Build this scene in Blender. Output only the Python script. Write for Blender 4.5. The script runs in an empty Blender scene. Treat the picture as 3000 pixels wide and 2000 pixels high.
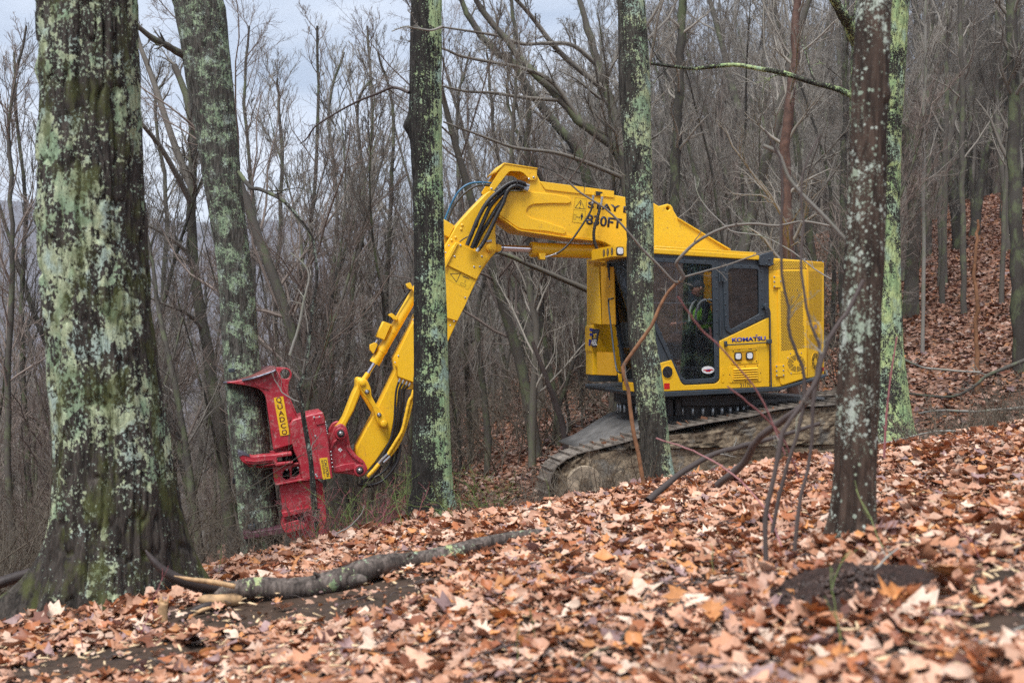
import bpy, bmesh, math, random
import numpy as np
from mathutils import Vector, Matrix

# ---------------------------------------------------------------- camera, sky, sun, exposure
scn = bpy.context.scene
col = scn.collection
EYE = 1.6
FOC = 40.0
FP = 3000 * FOC / 36.0          # focal length in pixels of the 3000 px wide photograph
CX, HY = 1500.0, 977.0          # principal column, horizon row
cd = bpy.data.cameras.new("camera")
cam = bpy.data.objects.new("camera", cd)
col.objects.link(cam)
cam.location = (0, 0, EYE)
cam.rotation_euler = (math.radians(90), 0, 0)
cd.sensor_width = 36
cd.lens = FOC
cd.shift_y = -23.0 / 3000
cd.clip_start = 0.05
cd.clip_end = 9000
cd.dof.use_dof = True
cd.dof.focus_distance = 15.8
cd.dof.aperture_fstop = 1.7
scn.camera = cam

SUN_EL, SUN_AZ = 62, 205
world = bpy.data.worlds.new("World")
scn.world = world
world.use_nodes = True
wn = world.node_tree
for n in list(wn.nodes):
    wn.nodes.remove(n)
wo = wn.nodes.new("ShaderNodeOutputWorld")
bg = wn.nodes.new("ShaderNodeBackground")
bg.inputs["Strength"].default_value = 0.09
sky = wn.nodes.new("ShaderNodeTexSky")
sky.sky_type = 'NISHITA'
sky.sun_disc = False
sky.sun_elevation = math.radians(SUN_EL)
sky.sun_rotation = math.radians(SUN_AZ)
tc = wn.nodes.new("ShaderNodeTexCoord")
mp = wn.nodes.new("ShaderNodeMapping")
mp.inputs["Scale"].default_value = (1.0, 1.0, 3.6)
mp.inputs["Location"].default_value = (0.35, 0.2, 0.1)
nz = wn.nodes.new("ShaderNodeTexNoise")
nz.inputs["Scale"].default_value = 2.6
nz.inputs["Detail"].default_value = 6
nz.inputs["Roughness"].default_value = 0.5
nz.inputs["Distortion"].default_value = 0.3
cr = wn.nodes.new("ShaderNodeValToRGB")
cr.color_ramp.elements[0].position = 0.36
cr.color_ramp.elements[0].color = (4.0, 4.7, 5.9, 1)
cr.color_ramp.elements[1].position = 0.64
cr.color_ramp.elements[1].color = (8.6, 9.0, 9.8, 1)
mx = wn.nodes.new("ShaderNodeMix")
mx.data_type = 'RGBA'
mx.inputs[0].default_value = 0.9
wn.links.new(tc.outputs["Generated"], mp.inputs[0])
wn.links.new(mp.outputs[0], nz.inputs[0])
wn.links.new(nz.outputs[0], cr.inputs[0])
wn.links.new(sky.outputs[0], mx.inputs[6])
wn.links.new(cr.outputs[0], mx.inputs[7])
wn.links.new(mx.outputs[2], bg.inputs[0])
wn.links.new(bg.outputs[0], wo.inputs[0])

sd = bpy.data.lights.new("sun", 'SUN')
sd.energy = 3.2
sd.angle = math.radians(24)
sd.color = (1.0, 0.97, 0.93)
sun = bpy.data.objects.new("sun", sd)
col.objects.link(sun)
_el, _az = math.radians(SUN_EL), math.radians(SUN_AZ)
_sdir = Vector((math.sin(_az) * math.cos(_el), math.cos(_az) * math.cos(_el), math.sin(_el)))
sun.rotation_euler = _sdir.to_track_quat('Z', 'Y').to_euler()

scn.view_settings.view_transform = 'Standard'
scn.view_settings.look = 'None'
scn.view_settings.exposure = 0.70
scn.view_settings.gamma = 1.0
scn.cycles.use_denoising = False
scn.cycles.max_bounces = 6
scn.cycles.diffuse_bounces = 3
scn.cycles.glossy_bounces = 3
scn.cycles.transmission_bounces = 5
scn.cycles.transparent_max_bounces = 8
scn.cycles.volume_bounces = 0

# ---------------------------------------------------------------- helpers
RNG = np.random.default_rng(11)
rnd = random.Random(5)

def tag(o, label=None, cat=None, group=None, kind=None):
    if label: o["label"] = label
    if cat: o["category"] = cat
    if group: o["group"] = group
    if kind: o["kind"] = kind
    return o

def empty(name, loc=(0, 0, 0), rz=0.0):
    o = bpy.data.objects.new(name, None)
    col.objects.link(o)
    o.location = loc
    o.rotation_euler = (0, 0, rz)
    o.empty_display_size = 0.3
    return o

def addobj(name, me, mat=None, parent=None, loc=None):
    o = bpy.data.objects.new(name, me)
    col.objects.link(o)
    if mat is not None:
        me.materials.clear()
        for m in (mat if isinstance(mat, (list, tuple)) else [mat]):
            me.materials.append(m)
    if parent is not None: o.parent = parent
    if loc is not None: o.location = loc
    return o

def np_mesh(name, V, faces, smooth=True, colors=None):
    """faces: list of (n,k) int arrays of one k each"""
    me = bpy.data.meshes.new(name)
    V = np.asarray(V, dtype=np.float32).reshape(-1, 3)
    me.vertices.add(len(V))
    me.vertices.foreach_set("co", V.ravel())
    loops = np.concatenate([f.ravel() for f in faces]).astype(np.int32)
    tot = np.concatenate([np.full(len(f), f.shape[1], dtype=np.int32) for f in faces])
    start = np.concatenate([[0], np.cumsum(tot)[:-1]]).astype(np.int32)
    me.loops.add(len(loops))
    me.loops.foreach_set("vertex_index", loops)
    me.polygons.add(len(tot))
    me.polygons.foreach_set("loop_start", start)
    me.polygons.foreach_set("loop_total", tot)
    me.update(calc_edges=True)
    me.polygons.foreach_set("use_smooth", np.full(len(tot), smooth, dtype=bool))
    if colors is not None:
        ca = me.color_attributes.new("tint", 'FLOAT_COLOR', 'POINT')
        c4 = np.ones((len(V), 4), dtype=np.float32)
        c4[:, :3] = colors
        ca.data.foreach_set("color", c4.ravel())
    return me

def tubes(P, R, k, cap=False, off=0):
    """P (B,n,3) R (B,n) -> verts, quads (and end caps)"""
    P = np.asarray(P, float); R = np.asarray(R, float)
    B, n, _ = P.shape
    T = np.gradient(P, axis=1)
    T /= np.linalg.norm(T, axis=2, keepdims=True) + 1e-9
    ref = np.zeros((B, 1, 3)); ref[:, 0, 0] = 1.0
    al = np.abs(T[:, :, 0]).mean(axis=1) > 0.75
    ref[al, 0] = (0, 0.3, 1.0)
    U = np.cross(T, ref); U /= np.linalg.norm(U, axis=2, keepdims=True) + 1e-9
    W = np.cross(T, U)
    a = np.arange(k) * 2 * math.pi / k
    V = P[:, :, None] + R[:, :, None, None] * (np.cos(a)[None, None, :, None] * U[:, :, None] + np.sin(a)[None, None, :, None] * W[:, :, None])
    idx = np.arange(B * n * k).reshape(B, n, k) + off
    i0 = idx[:, :-1]; i1 = idx[:, 1:]
    F = np.stack([i0, np.roll(i0, -1, 2), np.roll(i1, -1, 2), i1], -1).reshape(-1, 4)
    fs = [F]
    if cap:
        fs.append(idx[:, 0, ::-1].reshape(-1, k)); fs.append(idx[:, -1, :].reshape(-1, k))
    return V.reshape(-1, 3), fs

class Acc:
    """collects geometry of one mesh"""
    def __init__(s): s.V = []; s.F = []; s.n = 0
    def add(s, V, F):
        V = np.asarray(V, float).reshape(-1, 3)
        s.V.append(V)
        for f in F: s.F.append(np.asarray(f) + s.n)
        s.n += len(V)
    def tube(s, P, R, k=8, cap=True):
        P = np.asarray(P, float)
        if np.isscalar(R): R = np.full(len(P), R)
        V, F = tubes(P[None], np.asarray(R, float)[None], k, cap)
        s.add(V, F)
    def tubesB(s, P, R, k):
        V, F = tubes(P, R, k, False); s.add(V, F)
    def mesh(s, name, smooth=True):
        byk = {}
        for f in s.F: byk.setdefault(f.shape[1], []).append(f)
        return np_mesh(name, np.concatenate(s.V), [np.concatenate(v) for v in byk.values()], smooth)
    def build(s, name, mat, parent=None, smooth=True):
        return addobj(name, s.mesh(name, smooth), mat, parent)

def autosmooth(me, deg=35):
    try: me.set_sharp_from_angle(angle=math.radians(deg))
    except Exception: pass

def smoothpath(pts, n):
    """Catmull-Rom through pts, n samples, pts (m,d)"""
    p = np.asarray(pts, float)
    q = np.vstack([2 * p[0] - p[1], p, 2 * p[-1] - p[-2]])
    m = len(p) - 1
    out = []
    for u in np.linspace(0, m - 1e-6, n):
        i = int(u); t = u - i
        a, b, c, d = q[i], q[i + 1], q[i + 2], q[i + 3]
        out.append(0.5 * ((2 * b) + (c - a) * t + (2 * a - 5 * b + 4 * c - d) * t * t + (3 * b - a - 3 * c + d) * t ** 3))
    return np.array(out)

def PX(x, y, d):
    """point at depth d seen at pixel x,y of the 3000 px photograph"""
    return np.array([(x - CX) / FP * d, d, EYE - (y - HY) / FP * d])

def PD(u, v, d):     # the same in 2352 px units
    return PX(u / 0.784, v / 0.784, d)

# value noise in numpy (for shapes)
def vnoise(x, y, seed=0):
    def h(i, j):
        s = np.sin(i * 127.1 + j * 311.7 + seed * 74.7) * 43758.5453
        return s - np.floor(s)
    xi, yi = np.floor(x), np.floor(y)
    fx, fy = x - xi, y - yi
    fx = fx * fx * (3 - 2 * fx); fy = fy * fy * (3 - 2 * fy)
    return (h(xi, yi) * (1 - fx) + h(xi + 1, yi) * fx) * (1 - fy) + (h(xi, yi + 1) * (1 - fx) + h(xi + 1, yi + 1) * fx) * fy - 0.5

# ---------------------------------------------------------------- materials
class NT:
    def __init__(s, name):
        s.m = bpy.data.materials.new(name); s.m.use_nodes = True
        s.t = s.m.node_tree
        s.b = s.t.nodes["Principled BSDF"]
        s.out = s.t.nodes["Material Output"]
    def n(s, typ, **kw):
        nd = s.t.nodes.new("ShaderNode" + typ)
        for k, v in kw.items():
            if k in nd.inputs.keys():
                s.set(nd.inputs[k], v)
            else: setattr(nd, k, v)
        return nd
    def set(s, sock, v):
        if hasattr(v, "is_output") or isinstance(v, bpy.types.NodeSocket): s.t.links.new(v, sock)
        elif isinstance(v, (tuple, list)) and len(v) == 3 and sock.type == 'RGBA': sock.default_value = (*v, 1)
        else: sock.default_value = v
    def coord(s, scale=(1, 1, 1), loc=(0, 0, 0), kind="Object"):
        c = s.n("TexCoord")
        m = s.n("Mapping"); s.t.links.new(c.outputs[kind], m.inputs[0])
        m.inputs["Scale"].default_value = scale
        m.inputs["Location"].default_value = loc
        return m.outputs[0]
    def noise(s, vec, scale, detail=4, rough=0.5, dist=0.0, out=0):
        n = s.n("TexNoise", Scale=scale, Detail=detail, Roughness=rough, Distortion=dist)
        s.t.links.new(vec, n.inputs["Vector"])
        return n.outputs[out]
    def voro(s, vec, scale, out="Distance", rand=1.0, feature='F1'):
        n = s.n("TexVoronoi", Scale=scale, Randomness=rand); n.feature = feature
        s.t.links.new(vec, n.inputs["Vector"])
        return n.outputs[out]
    def ramp(s, fac, stops, interp='LINEAR'):
        r = s.n("ValToRGB"); r.color_ramp.interpolation = interp
        e = r.color_ramp.elements
        while len(e) < len(stops): e.new(0.5)
        for i, (p, c) in enumerate(stops):
            e[i].position = p
            e[i].color = (c, c, c, 1) if not isinstance(c, (tuple, list)) else (*c, 1)
        s.t.links.new(fac, r.inputs[0])
        return r.outputs[0]
    def mix(s, fac, a, b, blend='MIX'):
        m = s.n("Mix"); m.data_type = 'RGBA'; m.blend_type = blend
        s.set(m.inputs[0], fac); s.set(m.inputs[6], a); s.set(m.inputs[7], b)
        return m.outputs[2]
    def math(s, op, a, b=0.0, clamp=False):
        m = s.n("Math"); m.operation = op; m.use_clamp = clamp
        s.set(m.inputs[0], a); s.set(m.inputs[1], b)
        return m.outputs[0]
    def bump(s, h, strength=0.3, dist=0.02):
        b = s.n("Bump", Strength=strength, Distance=dist)
        s.t.links.new(h, b.inputs["Height"])
        s.t.links.new(b.outputs[0], s.b.inputs["Normal"])
    def base(s, c): s.set(s.b.inputs["Base Color"], c)
    def rough(s, r): s.set(s.b.inputs["Roughness"], r)
    def p(s, **kw):
        for k, v in kw.items(): s.set(s.b.inputs[k.replace("_", " ")], v)

def paint(name, c, c2, rough=0.42, dirt=(0.16, 0.11, 0.06), dirt_amt=0.5, coat=0.25, wear=0.0, scale=1.0):
    t = NT(name)
    v = t.coord()
    n1 = t.noise(v, 1.7 * scale, 5, 0.6)
    base = t.mix(t.ramp(n1, [(0.3, 0.0), (0.7, 1.0)]), c, c2)
    sp = t.noise(v, 38 * scale, 5, 0.65)
    sp2 = t.noise(v, 3.1 * scale, 6, 0.7)
    d = t.math('MULTIPLY', t.ramp(sp, [(0.55, 0.0), (0.72, 1.0)]), t.ramp(sp2, [(0.42, 0.0), (0.62, 1.0)]))
    base = t.mix(t.math('MULTIPLY', d, dirt_amt), base, dirt)
    if wear:
        wv = t.noise(v, 9 * scale, 8, 0.75)
        base = t.mix(t.math('MULTIPLY', t.ramp(wv, [(0.52, 0.0), (0.66, 1.0)]), wear), base, (0.45, 0.30, 0.27))
        wv2 = t.noise(v, 5 * scale, 8, 0.8, 0.5)
        base = t.mix(t.math('MULTIPLY', t.ramp(wv2, [(0.56, 0.0), (0.63, 1.0)]), wear), base, (0.10, 0.035, 0.03))
    t.base(base)
    t.rough(t.ramp(sp2, [(0.3, rough - 0.08), (0.7, rough + 0.15)]))
    t.p(Coat_Weight=coat, Coat_Roughness=0.25)
    t.bump(t.noise(v, 14 * scale, 4), 0.05, 0.01)
    return t.m

def plain(name, c, rough=0.5, metal=0.0, var=0.25, scale=20.0, bump=0.1):
    t = NT(name); v = t.coord()
    n = t.noise(v, scale, 5, 0.6)
    dk = tuple(x * (1 - var) for x in c); lt = tuple(min(1, x * (1 + var)) for x in c)
    t.base(t.mix(t.ramp(n, [(0.3, 0.0), (0.7, 1.0)]), dk, lt))
    t.rough(rough); t.p(Metallic=metal)
    if bump: t.bump(n, bump, 0.01)
    return t.m

YEL = paint("yellow_paint", (0.88, 0.49, 0.008), (0.92, 0.55, 0.018), dirt_amt=0.75)
YEL_MATT = paint("yellow_mesh_panel", (0.66, 0.33, 0.008), (0.72, 0.38, 0.01), rough=0.6, coat=0.0)
RED = paint("red_worn_paint", (0.33, 0.008, 0.022), (0.46, 0.03, 0.05), rough=0.45, dirt=(0.50, 0.33, 0.31), dirt_amt=0.95, wear=0.65, scale=1.6)
SLATE = paint("slate_grey_paint", (0.030, 0.042, 0.055), (0.042, 0.056, 0.070), rough=0.4, dirt=(0.2, 0.17, 0.13), dirt_amt=0.35)
BLACK = plain("black_rubber", (0.018, 0.018, 0.02), 0.45)
INK = plain("printed_ink", (0.02, 0.022, 0.045), 0.5, bump=0)
BLUEINK = plain("blue_lettering", (0.025, 0.04, 0.33), 0.5, bump=0)
REDINK = plain("red_marking", (0.55, 0.01, 0.01), 0.5, bump=0)
WHITE = plain("white_marking", (0.75, 0.75, 0.75), 0.5, bump=0)
MAROON = plain("maroon_lettering", (0.10, 0.005, 0.012), 0.5, bump=0)
SIGNY = plain("yellow_sticker", (0.80, 0.50, 0.02), 0.45, bump=0, var=0.1)
STEEL = plain("bright_steel", (0.62, 0.63, 0.65), 0.22, 0.9, 0.1)
CHROME = plain("chromed_rod", (0.75, 0.72, 0.76), 0.1, 1.0, 0.05, bump=0)
BOLT = plain("grey_bolt", (0.42, 0.44, 0.46), 0.35, 0.6)
WORN = plain("worn_steel_edge", (0.16, 0.16, 0.20), 0.35, 0.6, 0.5)
DARK = plain("dark_interior", (0.02, 0.02, 0.022), 0.7)
CABIN = plain("cab_interior_grey", (0.06, 0.06, 0.065), 0.7)
BLUEHOSE = plain("blue_hose", (0.03, 0.14, 0.27), 0.35)
YELHOSE = plain("yellow_hose_sleeve", (0.78, 0.45, 0.02), 0.45)
CLOTHLIME = plain("lime_safety_vest", (0.35, 0.90, 0.06), 0.8)
SILVERTAPE = plain("silver_tape", (0.5, 0.5, 0.5), 0.4)
CLOTHDK = plain("dark_clothing", (0.025, 0.027, 0.035), 0.9)
SKIN = plain("skin", (0.48, 0.24, 0.17), 0.55, var=0.1)
HARDHAT = plain("orange_hard_hat", (0.62, 0.16, 0.02), 0.35)

def lampmat():
    t = NT("lamp_lens"); v = t.coord()
    t.base((0.8, 0.82, 0.85)); t.rough(0.15); t.p(Coat_Weight=0.5)
    t.bump(t.voro(v, 90), 0.4, 0.01)
    return t.m
LENS = lampmat()

def glass(name, tint=(0.5, 0.52, 0.55), trans=0.5, dust=0.1):
    t = NT(name)
    v = t.coord()
    tr = t.n("BsdfTransparent"); t.set(tr.inputs[0], tint)
    gl = t.n("BsdfGlossy"); gl.inputs["Roughness"].default_value = 0.02
    gl.inputs["Color"].default_value = (0.75, 0.88, 1.0, 1)
    fr = t.n("Fresnel"); fr.inputs["IOR"].default_value = 1.55
    m1 = t.n("MixShader")
    t.t.links.new(t.math('ADD', fr.outputs[0], 0.05), m1.inputs[0])
    t.t.links.new(tr.outputs[0], m1.inputs[1]); t.t.links.new(gl.outputs[0], m1.inputs[2])
    df = t.n("BsdfDiffuse"); df.inputs["Color"].default_value = (0.27, 0.30, 0.33, 1)
    sp = t.noise(v, 70, 4, 0.7)
    sp2 = t.noise(v, 4, 4, 0.6)
    f = t.math('ADD', t.math('MULTIPLY', t.ramp(sp, [(0.64, 0.0), (0.72, 1.0)]), 0.5), t.math('MULTIPLY', t.ramp(sp2, [(0.4, 0.2), (0.7, 1.0)]), dust))
    m2 = t.n("MixShader"); t.t.links.new(f, m2.inputs[0])
    t.t.links.new(m1.outputs[0], m2.inputs[1]); t.t.links.new(df.outputs[0], m2.inputs[2])
    t.t.links.new(m2.outputs[0], t.out.inputs["Surface"])
    return t.m
GLASS = glass("tinted_glass", (0.94, 0.95, 0.96), dust=0.025)
GLASSDK = glass("dark_tinted_glass", (0.22, 0.24, 0.27), dust=0.06)

def bark(name, dark=(0.035, 0.030, 0.026), light=(0.13, 0.115, 0.10), lichen=0.5, tones=((0.30, 0.40, 0.22), (0.42, 0.46, 0.22), (0.34, 0.42, 0.36)),
         side=(0, 0, 0), patch=3.0, speck=16.0, moss=0.0, furrow=1.0, spots=0.0, zfade=0.0, bumpd=0.03):
    t = NT(name)
    v = t.coord()
    vs = t.coord((1.0, 1.0, 0.16))
    rid = t.noise(vs, 22 * furrow, 5, 0.6, 0.6)
    rid2 = t.noise(vs, 60 * furrow, 3, 0.6)
    b = t.mix(t.ramp(rid, [(0.34, 0.0), (0.62, 1.0)]), dark, light)  # furrow shade put into the colour, as the bump alone shows little
    b = t.mix(t.ramp(rid2, [(0.35, 0.6), (0.6, 0.0)]), b, tuple(x * 0.45 for x in dark))
    h = t.math('ADD', rid, t.math('MULTIPLY', rid2, 0.35))
    if lichen > 0:
        # side bias
        geo = t.n("NewGeometry")
        dot = t.n("VectorMath"); dot.operation = 'DOT_PRODUCT'
        t.t.links.new(geo.outputs["Normal"], dot.inputs[0]); dot.inputs[1].default_value = side
        bias = t.math('MULTIPLY', dot.outputs["Value"], 0.10)
        big = t.noise(v, patch, 4, 0.6, 0.5)
        cov = t.math('ADD', t.math('MULTIPLY', t.math('SUBTRACT', big, 0.5), 1.25), bias)
        if zfade:
            sx = t.n("SeparateXYZ"); t.t.links.new(v, sx.inputs[0])
            cov = t.math('ADD', cov, t.math('MAXIMUM', t.math('MINIMUM', t.math('MULTIPLY', t.math('SUBTRACT', sx.outputs[2], 1.5), zfade), 0.0), -0.22))
        g1 = t.noise(t.coord((1, 1, 0.95), (3.1, 1.7, 0.4)), speck * 0.42, 5, 0.62, 0.2)
        g2 = t.noise(t.coord((1, 1, 0.85), (7, 2, 5)), speck * 1.7, 4, 0.65)
        g1b = t.math('ADD', t.math('MULTIPLY', g1, 0.72), t.math('MULTIPLY', g2, 0.28))
        th = 0.665 - 0.17 * lichen
        m1 = t.ramp(t.math('ADD', g1b, t.math('MULTIPLY', cov, 0.62)), [(th, 0.0), (th + 0.012, 1.0)])
        th2 = 0.66 - 0.15 * lichen
        m2 = t.ramp(t.math('ADD', g2, t.math('MULTIPLY', cov, 0.50)), [(th2, 0.0), (th2 + 0.02, 1.0)])
        br = t.ramp(rid2, [(0.36, 0.0), (0.44, 1.0)])
        m2 = t.math('MULTIPLY', m2, br)
        m1 = t.math('MULTIPLY', m1, t.ramp(rid2, [(0.30, 0.0), (0.36, 1.0)]))
        if spots:
            vo = t.voro(t.coord((1, 1, .85)), spots, "Distance")
            sz = t.ramp(t.noise(v, 9, 3), [(0.35, 0.10), (0.7, 0.34)])
            wv = t.math('ADD', vo, t.math('MULTIPLY', t.math('SUBTRACT', t.noise(v, 70, 3), 0.5), 0.22))
            m1 = t.math('MAXIMUM', m1, t.math('LESS_THAN', wv, sz))
        hue = t.noise(t.coord((1, 1, 0.8), (1, 9, 3)), patch * 1.8, 3, 0.5)
        lc = t.mix(t.ramp(hue, [(0.38, 0.0), (0.5, 1.0)]), tones[0], tones[1])
        lc = t.mix(t.ramp(hue, [(0.54, 0.0), (0.64, 1.0)]), lc, tones[2])
        lc = t.mix(t.ramp(t.noise(v, 55, 5, 0.75), [(0.34, 0.75), (0.58, 0.0)]), lc, tuple(x * 0.42 for x in tones[0]))
        b = t.mix(m2, b, t.mix(0.35, lc, tones[2]))
        b = t.mix(m1, b, lc)
        h = t.math('ADD', h, t.math('MULTIPLY', t.math('MAXIMUM', m1, m2), 0.12))
    if moss > 0:
        mo = t.noise(t.coord((1, 1, 0.5), (2, 2, 2)), 5, 5, 0.65)
        b = t.mix(t.math('MULTIPLY', t.ramp(mo, [(0.5 - 0.1 * moss, 0.0), (0.62, 1.0)]), 0.75), b, (0.075, 0.085, 0.025))
    t.base(b)
    t.rough(0.85)
    t.p(Specular_IOR_Level=0.25)
    t.bump(h, 0.9, bumpd)
    return t.m

def twigmat(name, c1, c2, green=0.0):
    t = NT(name)
    oi = t.n("ObjectInfo")
    v = t.coord()
    n = t.noise(v, 1.3, 3, 0.6)
    f = t.math('ADD', t.math('MULTIPLY', oi.outputs["Random"], 0.5), t.math('MULTIPLY', n, 0.6))
    b = t.mix(t.ramp(f, [(0.25, 0.0), (0.8, 1.0)]), c1, c2)
    if green:
        g = t.noise(t.coord((1, 1, 0.5)), 3.5, 5, 0.7)
        b = t.mix(t.math('MULTIPLY', t.ramp(g, [(0.5, 0.0), (0.6, 1.0)]), green), b, (0.15, 0.19, 0.09))
    t.base(b); t.rough(0.8); t.p(Specular_IOR_Level=0.3)
    return t.m
TWIG = twigmat("grey_brown_twigs", (0.085, 0.077, 0.067), (0.33, 0.305, 0.268))
BRUSHM = twigmat("dull_brown_brush", (0.045, 0.037, 0.029), (0.15, 0.125, 0.095))
TWIG2 = twigmat("reddish_twigs", (0.11, 0.085, 0.073), (0.27, 0.22, 0.19))
TRUNKBG = twigmat("dark_bark_with_lichen", (0.030, 0.027, 0.024), (0.115, 0.104, 0.090), 0.5)
PALEBR = twigmat("pale_grey_branch", (0.20, 0.19, 0.17), (0.32, 0.31, 0.28), 0.4)
REDTWIG = twigmat("red_bramble_stem", (0.22, 0.06, 0.07), (0.36, 0.17, 0.17))
GREENTWIG = twigmat("green_briar_stem", (0.12, 0.17, 0.05), (0.22, 0.27, 0.10))
DKTWIG = twigmat("dark_wet_twigs", (0.035, 0.028, 0.026), (0.10, 0.08, 0.075))
# ---------------------------------------------------------------- terrain
_T = [-0.50, -0.45, -0.27, -0.163, 0.0, 0.12, 0.35, 0.45]
_YC = [8.8, 9.2, 10.5, 12.1, 11.9, 12.3, 11.9, 12.1]
_T2 = [-0.8, -0.5, -0.3, -0.2, -0.1, 0.03, 0.15, 0.3, 0.45, 0.8]
_Z15 = [-3.4, -2.4, -1.7, -1.42, -1.3, -0.85, -0.68, -0.5, 0.15, 1.2]
_S1 = [-0.26, -0.24, -0.2, -0.15, -0.07, 0.03, 0.12, 0.19, 0.215, 0.25]
_S2 = [-0.24, -0.24, -0.24, -0.22, -0.15, -0.05, 0.0, 0.0, 0.0, 0.0]

def sstep(a, b, x):
    t = np.clip((x - a) / (b - a), 0, 1)
    return t * t * (3 - 2 * t)

def terrain(x, y):
    x = np.asarray(x, float); y = np.asarray(y, float)
    r = np.hypot(x, y)
    ang = np.clip(np.arctan2(x, y), -0.68, 0.68)
    t = np.tan(ang)
    yf = r * np.cos(ang)
    xc = np.clip(x, -7, 7); yc_ = np.clip(y, -8, 15)
    b = np.where(xc > 0, 0.16, 0.165)
    zn = -0.041 * (yc_ - 5.2) + b * xc
    zn = zn + 0.10 * vnoise(x * 0.55, y * 0.55, 2) + 0.06 * vnoise(x * 1.7, y * 1.7, 3)
    zn = zn + 0.07 * np.exp(-((x - 2.0) ** 2 + (y - 6.9) ** 2) / 0.8)
    zn = zn + 0.10 * np.exp(-((x + 2.9) ** 2 + (y - 8.2) ** 2) / 1.2)
    yc = np.interp(t, _T, _YC) + 0.25 * vnoise(x * 0.9, 0 * x, 9)
    z15 = np.interp(t, _T2, _Z15)
    s1 = np.interp(t, _T2, _S1); s2 = np.interp(t, _T2, _S2)
    far = z15 + s1 * np.clip(yf - 15, -4, 40)
    far = far + s2 * np.clip(yf - 55, 0, 140)
    far = far + (0.5 * vnoise(x * 0.12, y * 0.12, 4) * sstep(18, 30, yf)) + 0.12 * vnoise(x * 0.5, y * 0.5, 5)
    w = sstep(0, 2.8, yf - yc)
    z = zn * (1 - w) + far * w
    # distant valley and hills
    hill = -70 + 430 * sstep(1200, 3100, r) * (0.86 + 0.20 * vnoise(t * 7.0, r * 0 + 1, 6)) * (0.86 + 0.14 * sstep(0.1, -0.5, t))
    z = np.where(r > 200, z * (1 - sstep(200, 420, r)) + hill * sstep(200, 420, r), z)
    return z

def ground_mat():
    t = NT("leaf_littered_soil")
    v = t.coord()
    c1 = t.n("TexVoronoi", Scale=9.0); t.t.links.new(v, c1.inputs["Vector"])
    leaf = t.ramp(t.noise(c1.outputs["Color"], 3.0, 2), [(0.25, (0.045, 0.022, 0.015)), (0.42, (0.17, 0.085, 0.055)), (0.55, (0.27, 0.14, 0.09)), (0.72, (0.34, 0.22, 0.16))])
    soil = t.mix(t.noise(v, 30, 6, 0.7), (0.018, 0.013, 0.010), (0.07, 0.05, 0.035))
    m = t.ramp(t.noise(v, 2.2, 5, 0.65), [(0.36, 0.0), (0.5, 1.0)])
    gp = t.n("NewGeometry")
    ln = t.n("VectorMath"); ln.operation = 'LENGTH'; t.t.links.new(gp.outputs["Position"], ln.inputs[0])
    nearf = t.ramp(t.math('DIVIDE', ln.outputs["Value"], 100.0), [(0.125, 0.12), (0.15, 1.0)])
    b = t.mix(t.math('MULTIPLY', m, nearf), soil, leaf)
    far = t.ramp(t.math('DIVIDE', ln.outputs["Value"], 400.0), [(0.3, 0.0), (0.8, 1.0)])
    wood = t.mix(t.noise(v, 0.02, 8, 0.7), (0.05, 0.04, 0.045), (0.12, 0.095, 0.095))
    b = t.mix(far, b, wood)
    t.base(b); t.rough(0.8); t.p(Specular_IOR_Level=0.25)
    t.bump(t.noise(v, 18, 6, 0.7), 0.6, 0.05)
    return t.m
GROUND = ground_mat()

def build_ground():
    rr = np.concatenate([np.linspace(0.3, 20, 130), np.geomspace(20.4, 80, 70), np.geomspace(82, 4200, 60)])
    aa = np.concatenate([np.linspace(-math.pi, -0.66, 34)[:-1], np.linspace(-0.66, 0.66, 190), np.linspace(0.66, math.pi, 34)[1:]])
    A, R_ = np.meshgrid(aa, rr)
    X = R_ * np.sin(A); Y = R_ * np.cos(A)
    Z = terrain(X, Y)
    V = np.stack([X, Y, Z], -1).reshape(-1, 3)
    nr, na = X.shape
    idx = np.arange(nr * na).reshape(nr, na)
    F = np.stack([idx[:-1, :-1], idx[:-1, 1:], idx[1:, 1:], idx[1:, :-1]], -1).reshape(-1, 4)
    c = len(V)
    V = np.vstack([V, [[0, 0, float(terrain(0.0, 0.1))]]])
    tri = np.stack([np.full(na - 1, c), idx[0, 1:], idx[0, :-1]], -1)
    me = np_mesh("ground", V, [F, tri])
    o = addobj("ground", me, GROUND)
    tag(o, kind="structure")
build_ground()

# ---------------------------------------------------------------- leaf litter
def leafmat():
    t = NT("dry_leaves")
    a = t.n("VertexColor"); a.layer_name = "tint"
    v = t.coord()
    n = t.noise(v, 45, 4, 0.6)
    b = t.mix(t.ramp(n, [(0.3, 0.45), (0.65, 0.0)]), a.outputs[0], t.mix(0.6, a.outputs[0], (0.05, 0.022, 0.012)))
    t.base(b); t.rough(0.5); t.p(Specular_IOR_Level=0.4)
    t.bump(n, 0.4, 0.004)
    return t.m
LEAF = leafmat()
PAL = np.array([(0.55, 0.31, 0.20), (0.60, 0.37, 0.25), (0.46, 0.23, 0.13), (0.36, 0.13, 0.05), (0.24, 0.085, 0.04), (0.66, 0.47, 0.35), (0.72, 0.56, 0.43),
                (0.30, 0.20, 0.19), (0.55, 0.25, 0.09), (0.14, 0.06, 0.04), (0.50, 0.30, 0.21)])
PALW = np.array([.17, .15, .16, .11, .06, .08, .05, .06, .08, .03, .05]); PALW = PALW / PALW.sum()
PAL = np.clip(PAL * np.array([1.02, 0.97, 0.97]), 0, .8)

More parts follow.
